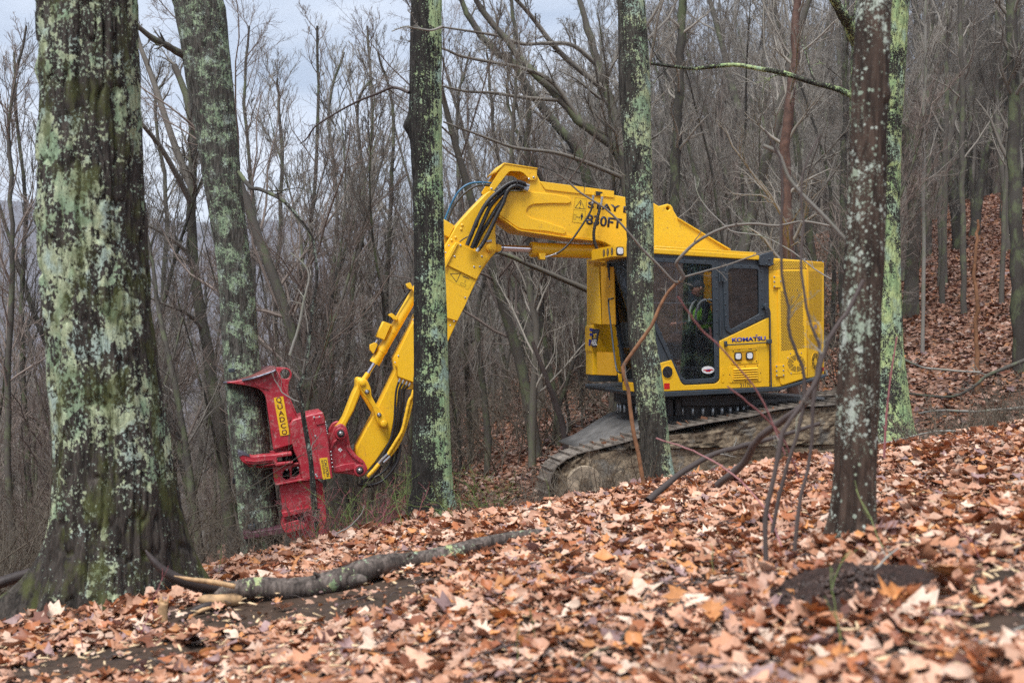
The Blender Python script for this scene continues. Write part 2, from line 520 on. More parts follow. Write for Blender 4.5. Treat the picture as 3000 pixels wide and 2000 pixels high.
def leaf_templates():
    T = []
    def half(pts): return pts
    shapes = [
        [(0.0, 0.0), (0.10, 0.05), (0.22, 0.20), (0.30, 0.12), (0.42, 0.34), (0.52, 0.13), (0.66, 0.32), (0.74, 0.12), (0.88, 0.16), (1.0, 0.0)],     # lobed oak
        [(0.0, 0.0), (0.12, 0.14), (0.30, 0.26), (0.45, 0.30), (0.60, 0.28), (0.75, 0.22), (0.90, 0.10), (1.0, 0.0)],                                     # chestnut oak
        [(0.0, 0.0), (0.05, 0.22), (0.02, 0.42), (0.22, 0.30), (0.38, 0.55), (0.50, 0.30), (0.62, 0.20), (0.78, 0.22), (1.0, 0.0)],                         # maple
        [(0.0, 0.0), (0.15, 0.08), (0.25, 0.26), (0.33, 0.16), (0.50, 0.42), (0.55, 0.16), (0.72, 0.30), (0.80, 0.08), (1.0, 0.0)],
    ]
    for si, sh in enumerate(shapes):
        for var in range(3):
            r = np.random.default_rng(si * 7 + var)
            sp = [(p[0], 0.0) for p in sh[1:-1]]
            top = [(p[0] + r.normal(0, .015), p[1] * r.uniform(.8, 1.2)) for p in sh[1:-1]]
            bot = [(p[0] + r.normal(0, .015), -p[1] * r.uniform(.8, 1.2)) for p in sh[1:-1]]
            n = len(sp)
            P = np.array([(0, 0)] + sp + top + bot + [(1.0, 0)])
            # fold along the rib, curl along the length
            fold = r.uniform(-0.2, 1.1); curl = r.uniform(-1.5, 1.7)
            x = P[:, 0] - 0.5; y = P[:, 1]
            z = np.abs(y) * fold + curl * (x * x) * 0.7 + 0.10 * np.sin(x * 9 + var) * y * 2 + r.normal(0, 0.02, len(P))
            V = np.stack([x, y, z], -1)
            s0, t0, b0, e = 1, 1 + n, 1 + 2 * n, 1 + 3 * n
            Q = []
            for i in range(n - 1):
                Q.append((s0 + i, s0 + i + 1, t0 + i + 1, t0 + i))
                Q.append((b0 + i, b0 + i + 1, s0 + i + 1, s0 + i))
            Tt = [(0, s0, t0), (0, b0, s0), (s0 + n - 1, e, t0 + n - 1), (b0 + n - 1, e, s0 + n - 1)]
            # triangulate quads so that all faces are alike
            for q in Q:
                Tt.append((q[0], q[1], q[2])); Tt.append((q[0], q[2], q[3]))
            T.append((V, np.array(Tt)))
    return T
LT = leaf_templates()

def scatter(name, xs, ys, sizes, tilt, lift, label, pal=PAL, palw=PALW, templates=LT, mat=LEAF, kind='stuff', thin=None):
    N = len(xs)
    zs = terrain(xs, ys) + lift
    Vall = []; Fall = []; Call = []; off = 0
    which = RNG.integers(0, len(templates), N)
    for k, (TV, TF) in enumerate(templates):
        ii = np.where(which == k)[0]
        if not len(ii): continue
        n = len(ii)
        yaw = RNG.uniform(0, 2 * math.pi, n)
        a = RNG.normal(0, 1, n) * tilt; b = RNG.normal(0, 1, n) * tilt
        flip = np.where(RNG.random(n) < 0.5, -1.0, 1.0)
        V = TV[None] * sizes[ii][:, None, None]
        V = V * np.stack([np.ones(n), RNG.uniform(0.8, 1.2, n), flip], -1)[:, None, :]
        ca, sa = np.cos(a)[:, None], np.sin(a)[:, None]
        x, y, z = V[..., 0], V[..., 1], V[..., 2]
        y, z = y * ca - z * sa, y * sa + z * ca
        cb, sb = np.cos(b)[:, None], np.sin(b)[:, None]
        x, z = x * cb + z * sb, -x * sb + z * cb
        cy, sy = np.cos(yaw)[:, None], np.sin(yaw)[:, None]
        x, y = x * cy - y * sy, x * sy + y * cy
        W = np.stack([x + xs[ii][:, None], y + ys[ii][:, None], z + zs[ii][:, None]], -1)
        m = TV.shape[0]
        F = TF[None] + (np.arange(n) * m)[:, None, None] + off
        c = pal[RNG.choice(len(pal), n, p=palw)] * RNG.uniform(0.7, 1.22, (n, 1))
        C = np.repeat(c[:, None, :], m, 1)
        Vall.append(W.reshape(-1, 3)); Fall.append(F.reshape(-1, 3)); Call.append(C.reshape(-1, 3)); off += n * m
    me = np_mesh(name, np.concatenate(Vall), [np.concatenate(Fall)], True, np.clip(np.concatenate(Call), 0, 1))
    o = addobj(name, me, mat)
    tag(o, label, "leaves", kind=kind)
    return o

def fan(n, y0, y1, t0=-0.53, t1=0.53, pw=1.0):
    u = RNG.random(n)
    y = (y0 ** (1 + pw) + u * (y1 ** (1 + pw) - y0 ** (1 + pw))) ** (1 / (1 + pw))
    return y * RNG.uniform(t0, t1, n), y

BARE = [(-1.6, 8.25, 1.1, 0.5), (-1.0, 7.75, 0.55, 0.3), (2.08, 5.65, 0.50, 0.40), (-2.6, 7.2, 0.7, 0.35), (2.45, 4.7, 0.5, 0.3)]
def bare_mask(x, y):
    m = np.zeros(len(x), bool)
    for bx, by, rx, ry in BARE:
        m |= ((x - bx) / rx) ** 2 + ((y - by) / ry) ** 2 < (1 + 0.5 * vnoise(x * 4, y * 4, 8))
    return m
x, y = fan(54000, 3.2, 13.6, -0.88, 0.9)
k = ~(bare_mask(x, y) & (RNG.random(len(x)) < 0.94))
# leaves lie thick in drifts and thin out elsewhere
k &= (RNG.random(len(x)) < 0.85 + 0.5 * vnoise(x * 1.1, y * 1.1, 12))
x, y = x[k], y[k]
scatter("leaf_litter", x, y, RNG.triangular(0.05, 0.12, 0.20, len(x)), 0.30, RNG.uniform(0.0, 0.06, len(x)),
        "thick carpet of curled brown oak leaves covering the near slope")
x, y = fan(120000, 13.4, 54, -0.1, 0.72)
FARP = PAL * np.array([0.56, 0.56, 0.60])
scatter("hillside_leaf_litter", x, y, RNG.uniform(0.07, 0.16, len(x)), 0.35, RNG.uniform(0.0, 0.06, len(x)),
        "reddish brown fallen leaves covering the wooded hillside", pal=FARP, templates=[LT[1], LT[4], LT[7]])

x, y = fan(70000, 3.2, 12.5, -0.85, 0.85)
k = ~(bare_mask(x, y) & (RNG.random(len(x)) < .8)); x, y = x[k], y[k]
scatter("leaf_fragments", x, y, RNG.uniform(0.015, 0.05, len(x)), 0.4, RNG.uniform(0.0, 0.05, len(x)), "small crumbled scraps of brown leaf between the larger leaves", pal=PAL * .8, templates=[LT[1], LT[4], LT[5], LT[7]])
# wood chips: short pale slivers
def chip_templates():
    T = []
    for i in range(4):
        r = np.random.default_rng(50 + i)
        w, h = r.uniform(0.12, 0.3), r.uniform(0.05, 0.1)
        V = np.array([(sx * 0.5 + r.normal(0, .05), sy * w * 0.5, sz * h * 0.5) for sx in (-1, 1) for sy in (-1, 1) for sz in (-1, 1)])
        Q = [(0, 1, 3, 2), (4, 6, 7, 5), (0, 4, 5, 1), (2, 3, 7, 6), (0, 2, 6, 4), (1, 5, 7, 3)]
        F = [t for q in Q for t in ((q[0], q[1], q[2]), (q[0], q[2], q[3]))]
        T.append((V, np.array(F)))
    return T
CHIP = NT("fresh_wood_chip"); CHIP.base(CHIP.mix(CHIP.noise(CHIP.coord(), 60, 4), (0.62, 0.42, 0.22), (0.80, 0.62, 0.40))); CHIP.rough(0.7); CHIP = CHIP.m
x1, y1 = fan(420, 4.2, 9.5, -0.5, 0.5)
x2, y2 = RNG.normal(2.35, 0.5, 170), RNG.normal(5.4, 0.7, 170)
x3, y3 = RNG.normal(-1.9, 0.9, 150), RNG.normal(7.1, 0.7, 150)
x, y = np.concatenate([x1, x2, x3]), np.concatenate([y1, y2, y3])
o = scatter("wood_chips", x, y, RNG.uniform(0.02, 0.075, len(x)), 0.25, np.full(len(x), 0.06), "pale fresh wood chips scattered over the leaves",
        templates=chip_templates(), mat=CHIP)
o["category"] = "wood chips"

# ---------------------------------------------------------------- bare trees
def spawn(P, R, m, n, tr, lr, ang, up, rfac, wig, rng, rmin=0.003, tip=0.25, plen=None):
    B, np_, _ = P.shape
    L = np.linalg.norm(P[:, -1] - P[:, 0], axis=1) if plen is None else plen
    t = rng.uniform(tr[0], tr[1], (B, m))
    f = t * (np_ - 1); i = np.minimum(f.astype(int), np_ - 2); fr = (f - i)[..., None]
    bi = np.arange(B)[:, None]
    S = P[bi, i] * (1 - fr) + P[bi, i + 1] * fr
    T = P[bi, i + 1] - P[bi, i]; T /= np.linalg.norm(T, axis=-1, keepdims=True) + 1e-9
    Rp = R[bi, i] * (1 - fr[..., 0]) + R[bi, i + 1] * fr[..., 0]
    q = rng.normal(0, 1, (B, m, 3)); q -= (q * T).sum(-1, keepdims=True) * T; q /= np.linalg.norm(q, axis=-1, keepdims=True) + 1e-9
    a = rng.uniform(ang[0], ang[1], (B, m, 1))
    D = np.cos(a) * T + np.sin(a) * q
    D[..., 2] += up; D /= np.linalg.norm(D, axis=-1, keepdims=True)
    ln = L[:, None] * rng.uniform(lr[0], lr[1], (B, m)) * (1.15 - 0.75 * t)
    S = S.reshape(-1, 3); D = D.reshape(-1, 3); ln = ln.reshape(-1); Rp = Rp.reshape(-1)
    N = len(S)
    out = np.zeros((N, n, 3)); out[:, 0] = S
    d = D.copy()
    for k in range(1, n):
        d = d + rng.normal(0, wig, (N, 3)); d[:, 2] += up * 0.35
        d /= np.linalg.norm(d, axis=1, keepdims=True)
        out[:, k] = out[:, k - 1] + d * (ln / (n - 1))[:, None]
    r0 = np.maximum(Rp * rfac, rmin)
    taper = np.linspace(1, tip, n)[None]
    rad = np.maximum(r0[:, None] * taper, rmin * 0.8)
    return out, rad

def tree_meshes(idx, H, r0, limbs, spread, up, seed, lean=0.0, first=0.3, fine=1.5, crook=0.05):
    rng = np.random.default_rng(seed)
    n = 16
    P = np.zeros((1, n, 3)); d = np.array([lean, rng.normal(0, 0.02), 1.0])
    for k in range(1, n):
        d = d + rng.normal(0, crook, 3) * np.array([1, 1, 0.3]); d /= np.linalg.norm(d)
        P[0, k] = P[0, k - 1] + d * H / (n - 1)
    R = (r0 * (1 - np.linspace(0, 1, n) ** 1.2 * 0.9))[None]
    R[0, 0] *= 1.35
    P[0, 0, 2] = -0.6
    tr = Acc(); tr.tubesB(P, R, 9)
    cr = Acc()
    L1, R1 = spawn(P, R, limbs, 9, (first, 0.98), (0.22 * spread, 0.42 * spread), (0.55, 1.15), up, 0.34, 0.13, rng, 0.010)
    cr.tubesB(L1, R1, 5)
    L2, R2 = spawn(L1, R1, 8, 6, (0.12, 0.97), (0.28, 0.62), (0.4, 1.0), up * 0.7, 0.5, 0.17, rng, 0.0048)
    cr.tubesB(L2, R2, 4)
    L3, R3 = spawn(L2, R2, 6, 5, (0.1, 1.0), (0.3, 0.7), (0.4, 1.0), up * 0.7, 0.55, 0.2, rng, 0.0032)
    cr.tubesB(L3, R3, 3)
    L4, R4 = spawn(L3, R3, int(4 * fine), 4, (0.1, 1.0), (0.35, 0.8), (0.4, 1.1), up * 0.6, 0.7, 0.22, rng, 0.0023)
    cr.tubesB(L4, R4, 3)
    # thin shoots along the stem
    L5, R5 = spawn(P, R, 14, 6, (0.05, first + 0.3), (0.05, 0.12), (0.8, 1.4), 0.05, 0.1, 0.2, rng, 0.005)
    L6, R6 = spawn(L5, R5, 6, 4, (0.2, 1.0), (0.3, 0.8), (0.4, 1.1), 0.1, 0.6, 0.2, rng, 0.0035)
    cr.tubesB(L5, R5, 3); cr.tubesB(L6, R6, 3)
    return tr.mesh("trunk"), cr.mesh("crown")

PROTO = []
_spec = [  # H, r0, limbs, spread, up, lean, first
    (15, .15, 20, 0.75, 0.35, 0.02, .30), (13, .12, 20, 0.8, 0.30, -0.05, .25), (17, .20, 18, 0.9, 0.25, 0.03, .38), (14, .16, 22, 1.0, 0.15, -0.15, .22),
    (11, .09, 20, 0.7, 0.40, 0.08, .22), (16, .17, 18, 0.85, 0.30, -0.10, .42), (12, .13, 22, 1.15, 0.10, -0.22, .2), (18, .23, 18, 0.8, 0.25, 0.0, .5)]
for i, (H, r0, lb, sp, up, ln, fi) in enumerate(_spec):
    a, b = tree_meshes(i, H, r0, lb, sp, up, 100 + i, ln, fi)
    a.materials.append(TRUNKBG); b.materials.append((TWIG, TWIG, TWIG, TWIG2, TWIG2, TWIG, TWIG, TWIG)[i])
    PROTO.append((a, b))
_sap = []
for i in range(3):
    a, b = tree_meshes(i, 6.5 + i, .035 + .008 * i, 16, 0.7, 0.35, 300 + i, 0.03 * (i - 1), .12, 0.8, 0.07)
    a.materials.append(TRUNKBG); b.materials.append((TWIG2, TWIG, TWIG)[i])
    _sap.append((a, b))

GAPS = [(-60, 105, "left of the big lichened oak"), (105, 330, "behind the big lichened oak"), (330, 500, "between the big oak and the gripped tree"), (500, 640, "behind the gripped tree"), (640, 790, "just right of the gripped tree"), (790, 945, "just left of the middle tree"),
        (945, 1080, "behind the middle tree and the stick"), (1080, 1250, "behind the boom tip and lift cylinder"), (1250, 1430, "left of the lichened tree by the cab"), (1430, 1600, "behind the cab and boom foot"), (1600, 1780, "behind the cab roof"),
        (1780, 1930, "behind the engine hood"), (1930, 2100, "behind the two right hand trees"), (2100, 2230, "on the hillside right of the lichen tree"), (2230, 2460, "on the hillside at the right edge")]
def where(x, y):
    u = 1176 + x / y * FP * 0.784
    for a, b, t in GAPS:
        if a <= u < b: return t
    return GAPS[0][2] if u < 500 else GAPS[-1][2]
LOOK = ["upright bare tree", "bushy bare tree", "tall high crowned bare tree", "spreading bare tree", "slender reddish twigged tree", "straight bare tree", "left leaning bare tree", "thick bare tree"]
def put_tree(proto, x, y, s, rz, label, group, name="bare_tree", cat="tree"):
    r = empty(name, (x, y, float(terrain(x, y))), rz)
    r.scale = (s, s, s)
    tag(r, label, cat, group)
    for nm, me in (("trunk", proto[0]), ("crown", proto[1])):
        o = bpy.data.objects.new(nm, me); col.objects.link(o); o.parent = r
    return r

def forest():
    pts = []
    def ok(x, y, dmin):
        for (a, b) in pts:
            if (a - x) ** 2 + (b - y) ** 2 < dmin * dmin: return False
        return True
    count = 0
    tries = 0
    while count < 296 and tries < 30000:
        tries += 1
        y = (18.5 ** 1.7 + rnd.random() * (92 ** 1.7 - 18.5 ** 1.7)) ** (1 / 1.7)
        t = rnd.uniform(-0.62, 0.60)
        
        if t > 0.3 and y < 26: continue
        if -0.32 < t < -0.02 and y > 33 and rnd.random() < .4: continue
        x = t * y
        if not ok(x, y, 1.3 + y * 0.016): continue
        pts.append((x, y)); count += 1
        if t > 0.30:
            p = rnd.choice([0, 0, 2, 5, 1, 2]); s = rnd.uniform(0.65, 0.9)
        elif t > -0.02:
            if y > 40 and rnd.random() < .35: count -= 1; continue
            p = rnd.choice([0, 1, 3, 5, 6, 3, 6, 2]); s = rnd.uniform(0.6, 0.9)
        else:
            p = rnd.choice([0, 1, 3, 4, 4, 6, 1]); s = rnd.uniform(0.56, 0.8) * (1.22 if y > 45 else 1.0)
        far_ = 'fairly near' if y < 30 else 'midway back' if y < 50 else 'far back'
        wh = where(x, y); lab = LOOK[p] + ' ' + far_ + ', ' + wh; grp = LOOK[p] + 's ' + far_ + ' ' + wh
        put_tree(PROTO[p], x, y, s, rnd.uniform(-0.9, 0.9) if p in (3, 6) else rnd.uniform(0, 6.28), lab, grp)
    n = 0
    while n < 150:
        y = rnd.uniform(16.2, 42); t = rnd.uniform(-0.6, 0.56); x = t * y
        if -0.06 < t < 0.34 and y < 21.5: continue
        if -0.3 < t < -0.05 and y < 17.5: continue
        if t > 0.33 and rnd.random() < 0.8: continue
        if t < -0.42 and y < 20: continue
        n += 1
        wh = where(x, y); far_ = 'close behind' if y < 24 else 'in the middle distance' if y < 34 else 'farther off'
        k_ = ("thin reddish sapling", "thin grey sapling", "slightly leaning grey sapling")[n % 3]
        lab = k_ + ' ' + far_ + ', ' + wh; grp = k_ + 's ' + far_ + ' ' + wh
        put_tree(_sap[n % 3], x, y, rnd.uniform(0.7, 1.25), rnd.uniform(0, 6.28), lab, grp, "sapling", "sapling")
forest()

# far-off wood beyond the individual trees
def distant_wood():
    rng = np.random.default_rng(77)
    N = 5200
    y = rng.uniform(90 ** 1.3, 420 ** 1.3, N) ** (1 / 1.3); t = rng.uniform(-0.62, 0.6, N)
    x = t * y; z = terrain(x, y)
    H = rng.uniform(9, 16, N)
    n = 5
    P = np.zeros((N, n, 3)); P[:, 0] = np.stack([x, y, z - 0.5], -1)
    for k in range(1, n):
        P[:, k] = P[:, k - 1] + np.stack([rng.normal(0, .25, N), rng.normal(0, .25, N), H / (n - 1)], -1)
    R = (rng.uniform(.09, .2, N)[:, None]) * np.linspace(1, .15, n)[None]
    a = Acc(); a.tubesB(P, R, 3)
    L1, R1 = spawn(P, R, 9, 3, (0.3, 1.0), (.2, .4), (.4, .9), .4, .5, .12, rng, .04)
    a.tubesB(L1, R1, 3)
    L2, R2 = spawn(L1, R1, 4, 2, (0.2, 1.0), (.3, .7), (.3, .9), .3, .7, .12, rng, .03)
    a.tubesB(L2, R2, 3)
    N = 1300
    y = rng.uniform(56, 120, N); x = y * rng.uniform(.0, .62, N); z = terrain(x, y); H = rng.uniform(10, 17, N)
    P = np.zeros((N, n, 3)); P[:, 0] = np.stack([x, y, z - 0.5], -1)
    for k in range(1, n):
        P[:, k] = P[:, k - 1] + np.stack([rng.normal(0, .25, N), rng.normal(0, .25, N), H / (n - 1)], -1)
    R = (rng.uniform(.06, .14, N)[:, None]) * np.linspace(1, .15, n)[None]
    a.tubesB(P, R, 4)
    L1, R1 = spawn(P, R, 12, 4, (0.2, 1.0), (.2, .4), (.5, 1.1), .25, .4, .14, rng, .018); a.tubesB(L1, R1, 3)
    L2, R2 = spawn(L1, R1, 6, 3, (0.2, 1.0), (.3, .7), (.4, 1.1), .2, .6, .16, rng, .011); a.tubesB(L2, R2, 3)
    L3, R3 = spawn(L2, R2, 3, 3, (0.2, 1.0), (.4, .8), (.4, 1.1), .15, .7, .18, rng, .008); a.tubesB(L3, R3, 3)
    o = a.build("distant_woods", TWIG)
    tag(o, "far bare woods reaching down the valley beyond the near trees", "woods", kind="stuff")
distant_wood()

# tangled undergrowth of briars and dead stems
def brush(name, label, pts, mat, hmin, hmax, seed, r=0.004, up=0.25, cat="undergrowth"):
    rng = np.random.default_rng(seed)
    N = len(pts)
    x, y = pts[:, 0], pts[:, 1]
    z = terrain(x, y)
    H = rng.uniform(hmin, hmax, N); n = 7
    P = np.zeros((N, n, 3)); P[:, 0] = np.stack([x, y, z], -1)
    d = np.stack([rng.normal(0, .45, N), rng.normal(0, .35, N), np.ones(N)], -1)
    for k in range(1, n):
        d += rng.normal(0, .22, (N, 3)); d[:, 2] -= 0.06
        d /= np.linalg.norm(d, axis=1, keepdims=True)
        P[:, k] = P[:, k - 1] + d * (H / (n - 1))[:, None]
    R = np.full((N, n), r) * np.linspace(1.3, .5, n)[None]
    a = Acc(); a.tubesB(P, R, 4)
    L1, R1 = spawn(P, R, 5, 5, (0.15, 1.0), (.25, .6), (.4, 1.2), .08, .7, .22, rng, r * .55)
    a.tubesB(L1, R1, 3)
    L2, R2 = spawn(L1, R1, 3, 3, (0.2, 1.0), (.25, .6), (.4, 1.2), .05, .8, .2, rng, r * .45)
    a.tubesB(L2, R2, 3)
    o = a.build(name, mat)
    tag(o, label, cat, kind="stuff")

def band(n, t0, t1, a0, a1, seed):
    rng = np.random.default_rng(seed)
    t = rng.uniform(t0, t1, n)
    y = np.interp(t, _T, _YC) + rng.uniform(a0, a1, n)
    return np.stack([t * y, y], -1)
brush("briar_thicket", "tangle of grey brown briar stems along the edge of the leafy slope", band(230, -0.30, 0.10, 0.2, 3.0, 1), BRUSHM, .25, .8, 21)
brush("red_bramble_thicket", "reddish bramble stems tangled round the foot of the red felling head", band(34, -0.19, -0.08, -0.2, 1.6, 2), REDTWIG, .3, .9, 22)
brush("track_brush", "pale dry stems growing in front of the muddy track", band(42, 0.015, 0.13, 0.0, 1.0, 7), BRUSHM, .25, .7, 28)
brush("green_briar_thicket", "thin green briar stems around the foot of the middle tree", band(60, -0.17, 0.0, -0.1, 1.6, 3), GREENTWIG, .3, .9, 23)
brush("right_brush_thicket", "grey brush tangle on the slope behind the right trees", band(420, 0.33, 0.52, 0.3, 4.0, 4), BRUSHM, .3, .9, 24)
brush("valley_brush", "dense undergrowth on the slope left of the big tree", np.vstack([band(330, -0.53, -0.31, 0.8, 7.0, 5), band(60, -0.31, -0.10, 4.6, 8.0, 6)]), BRUSHM, .6, 2.2, 25, r=.006)
_fy = RNG.uniform(20, 48, 1300); _ffb = np.stack([_fy * RNG.uniform(-.15, .31, 1300), _fy], -1)
brush("forest_floor_brush", "dead stems and brush on the forest floor behind the machine", _ffb, BRUSHM, .6, 2.4, 26, r=.009)
# ---------------------------------------------------------------- the machine: local frame s = forward (photo left), w = away from the camera, z = up
PSI = math.radians(14)
O2 = np.array([(1838 - 1500) / FP * 15.8, 15.8])
FD = np.array([-math.cos(PSI), -math.sin(PSI)]); WD = np.array([-math.sin(PSI), math.cos(PSI)])

def ML(p, w):
    """photo pixel on the machine's vertical plane at lateral offset w -> (s, z)"""
    a = (p[0] - CX) / FP
    d = (O2 @ WD + w) / (WD[1] + a * WD[0])
    pt = np.array([a * d, d]) - O2
    return np.array([pt @ FD, EYE - (p[1] - HY) / FP * d])
def M3(p, w):
    s, z = ML(p, w); return np.array([s, -w, z])
def MW(p, s):
    """pixel on the cross plane at forward offset s -> (w, z)"""
    a = (p[0] - CX) / FP
    # O + s F + w W : x = a d
    # (Ox+sFx+wWx) = a (Oy+sFy+wWy)
    w = (a * (O2[1] + s * FD[1]) - O2[0] - s * FD[0]) / (WD[0] - a * WD[1])
    d = O2[1] + s * FD[1] + w * WD[1]
    return w, EYE - (p[1] - HY) / FP * d

def zm(x0, y0, k):
    def f(*pts): return [(x0 + p[0] / k, y0 + p[1] / k) for p in pts]
    return f
zA = zm(1200, 440, 3.36); zB = zm(1700, 540, 2.45); zC = zm(640, 800, 1.913); zD = zm(1500, 1080, 2.138)
zG = zm(1560, 520, 5.6); zH = zm(640, 1040, 4.704); zI = zm(680, 1280, 3.92); zJ = zm(1700, 740, 3.2675); zK = zm(2080, 720, 3.5625); zL = zm(1200, 440, 4.9)
zS = zm(0, 0, 1.0)

MACH = empty("tracked_feller_buncher", (float(O2[0]), float(O2[1]), 0), math.pi + PSI)
tag(MACH, "yellow tracked logging machine with dark grey cab, long boom and red felling head", "logging machine")

def plate(name, rings, w0, w1, mat, parent, bevel=0.006, wd=None, smooth=False, res=2):
    """flat shape with holes: rings of photo pixels read at lateral offset w0 (or wd), solid between w0 and w1"""
    cu = bpy.data.curves.new(name, 'CURVE'); cu.dimensions = '2D'; cu.fill_mode = 'BOTH'
    for rg in rings:
        q = [ML(p, w0 if wd is None else wd) for p in rg]
        sp = cu.splines.new('POLY'); sp.points.add(len(q) - 1)
        for i, c in enumerate(q): sp.points[i].co = (c[0], c[1], 0, 1)
        sp.use_cyclic_u = True
    th = abs(w1 - w0) / 2
    b = min(bevel, th * 0.8)
    cu.extrude = th - b; cu.bevel_depth = b; cu.bevel_resolution = res; cu.offset = -b
    ob = bpy.data.objects.new(name, cu)
    me = bpy.data.meshes.new_from_object(ob)
    bpy.data.objects.remove(ob)
    n = len(me.vertices); co = np.empty(n * 3, np.float32); me.vertices.foreach_get("co", co); co = co.reshape(-1, 3)
    wc = (w0 + w1) / 2
    co = np.stack([co[:, 0], -wc - co[:, 2], co[:, 1]], -1)
    me.vertices.foreach_set("co", co.ravel()); me.update()
    me.name = name
    return addobj(name, me, mat, parent)

def poly3(name, loops, mat, parent):
    """solid from bottom loop and top loop of equal length (n,3)"""
    a, b = np.asarray(loops[0], float), np.asarray(loops[1], float)
    n = len(a)
    bm = bmesh.new()
    va = [bm.verts.new(v) for v in a]; vb = [bm.verts.new(v) for v in b]
    bm.faces.new(va[::-1]); bm.faces.new(vb)
    for i in range(n): bm.faces.new((va[i], va[(i + 1) % n], vb[(i + 1) % n], vb[i]))
    bmesh.ops.recalc_face_normals(bm, faces=bm.faces)
    bmesh.ops.bevel(bm, geom=[e for e in bm.edges], offset=0.008, segments=2, affect='EDGES')
    me = bpy.data.meshes.new(name); bm.to_mesh(me); bm.free()
    return addobj(name, me, mat, parent)

def boxl(name, s0, s1, w0, w1, z0, z1, mat, parent):
    a = [(s0, -w0, z0), (s1, -w0, z0), (s1, -w1, z0), (s0, -w1, z0)]
    return poly3(name, (a, [(p[0], p[1], z1) for p in a]), mat, parent)

def roundpoly(pts, r, n=5):
    """round the corners of a pixel polygon"""
    out = []
    m = len(pts)
    for i in range(m):
        p = np.array(pts[i], float); a = np.array(pts[i - 1], float); b = np.array(pts[(i + 1) % m], float)
        rr = r[i] if isinstance(r, (list, tuple)) else r
        if rr <= 0: out.append(tuple(p)); continue
        da, db = a - p, b - p
        la, lb = np.linalg.norm(da), np.linalg.norm(db)
        k = min(rr, la * 0.45, lb * 0.45)
        pa, pb = p + da / la * k, p + db / lb * k
        for t in np.linspace(0, 1, n):
            out.append(tuple((1 - t) ** 2 * pa + 2 * t * (1 - t) * p + t * t * pb))
    return out

def ell(c, rx, ry=None, n=24, rot=0.0):
    ry = rx if ry is None else ry
    cr_, sr_ = math.cos(rot), math.sin(rot)
    return [(c[0] + rx * math.cos(t) * cr_ - ry * math.sin(t) * sr_, c[1] + rx * math.cos(t) * sr_ + ry * math.sin(t) * cr_) for t in np.arange(n) * 2 * math.pi / n]

def mtube(name, pix, w, rpx, mat, parent, k=12, n=None, smooth_n=None, wv=None):
    """round bar or hose through photo pixels at lateral offset(s) w; radius in photo pixels"""
    ws = w if isinstance(w, (list, tuple)) else [w] * len(pix)
    P = np.array([M3(p, ww) for p, ww in zip(pix, ws)])
    if smooth_n: P = smoothpath(P, smooth_n)
    R = rpx * 15.6 / FP
    if isinstance(R, np.ndarray) is False: R = np.full(len(P), R)
    if wv:   # spiral guard: radius ripples along the hose
        L = np.concatenate([[0], np.cumsum(np.linalg.norm(np.diff(P, axis=0), axis=1))])
        R = R * (1 + 0.10 * (np.mod(L / wv, 1.0) > 0.3))
    a = Acc(); a.tube(P, R, k)
    me = a.mesh(name); autosmooth(me, 40)
    return addobj(name, me, mat, parent)

def bolts(name, pix, w, rpx, mat, parent, h=0.014, k=8):
    a = Acc()
    for p in pix:
        c = M3(p, w); r = rpx * 15.6 / FP
        a.tube([c, c + np.array([0, h * 0.7, 0]), c + np.array([0, h, 0])], [r, r, r * 0.6], k)
    me = a.mesh(name, True); autosmooth(me, 30)
    return addobj(name, me, mat, parent)

def disc(name, p, w0, w1, rpx, mat, parent, k=28):
    c = M3(p, w0); r = rpx * 15.6 / FP
    e = np.array([0, -(w1 - w0), 0])
    a = Acc(); b = min(0.006, abs(w1 - w0) * 0.3)
    u = e / (np.linalg.norm(e) + 1e-9)
    a.tube([c, c + u * b, c + e - u * b, c + e], [r - b, r, r, r - b], k)
    me = a.mesh(name); autosmooth(me, 30)
    return addobj(name, me, mat, parent)

def text(name, s, p0, p1, hpx, w, mat, parent, vertical=False, bold=0.0, thick=0.002, font_gap=1.0):
    """lettering: baseline from pixel p0 to p1, cap height hpx pixels"""
    cu = bpy.data.curves.new(name, 'FONT'); cu.body = s; cu.size = 1.0; cu.extrude = 0.0; cu.offset = bold; cu.space_character = font_gap
    ob = bpy.data.objects.new(name, cu); me = bpy.data.meshes.new_from_object(ob); bpy.data.objects.remove(ob)
    n = len(me.vertices); co = np.empty(n * 3, np.float32); me.vertices.foreach_get("co", co); co = co.reshape(-1, 3)
    x0, x1, y0, y1 = co[:, 0].min(), co[:, 0].max(), co[:, 1].min(), co[:, 1].max()
    A = M3(p0, w); B = M3(p1, w)
    X = B - A; Wd = np.linalg.norm(X); X /= Wd
    Y = np.cross(np.array([0, 1.0, 0]), X)
    h = hpx * 15.6 / FP
    y0 = max(y0, -0.02)
    q = A + ((co[:, 0:1] - x0) / (x1 - x0) * Wd) * X + ((co[:, 1:2] - y0) / (y1 - y0) * h) * Y + np.array([0, 0.0, 0])
    me.vertices.foreach_set("co", q.astype(np.float32).ravel())
    bm = bmesh.new(); bm.from_mesh(me)
    g = bmesh.ops.extrude_face_region(bm, geom=bm.faces[:])
    bmesh.ops.translate(bm, verts=[v for v in g['geom'] if isinstance(v, bmesh.types.BMVert)], vec=(0, thick, 0))
    bm.to_mesh(me); bm.free(); me.update(); me.name = name
    return addobj(name, me, mat, parent)

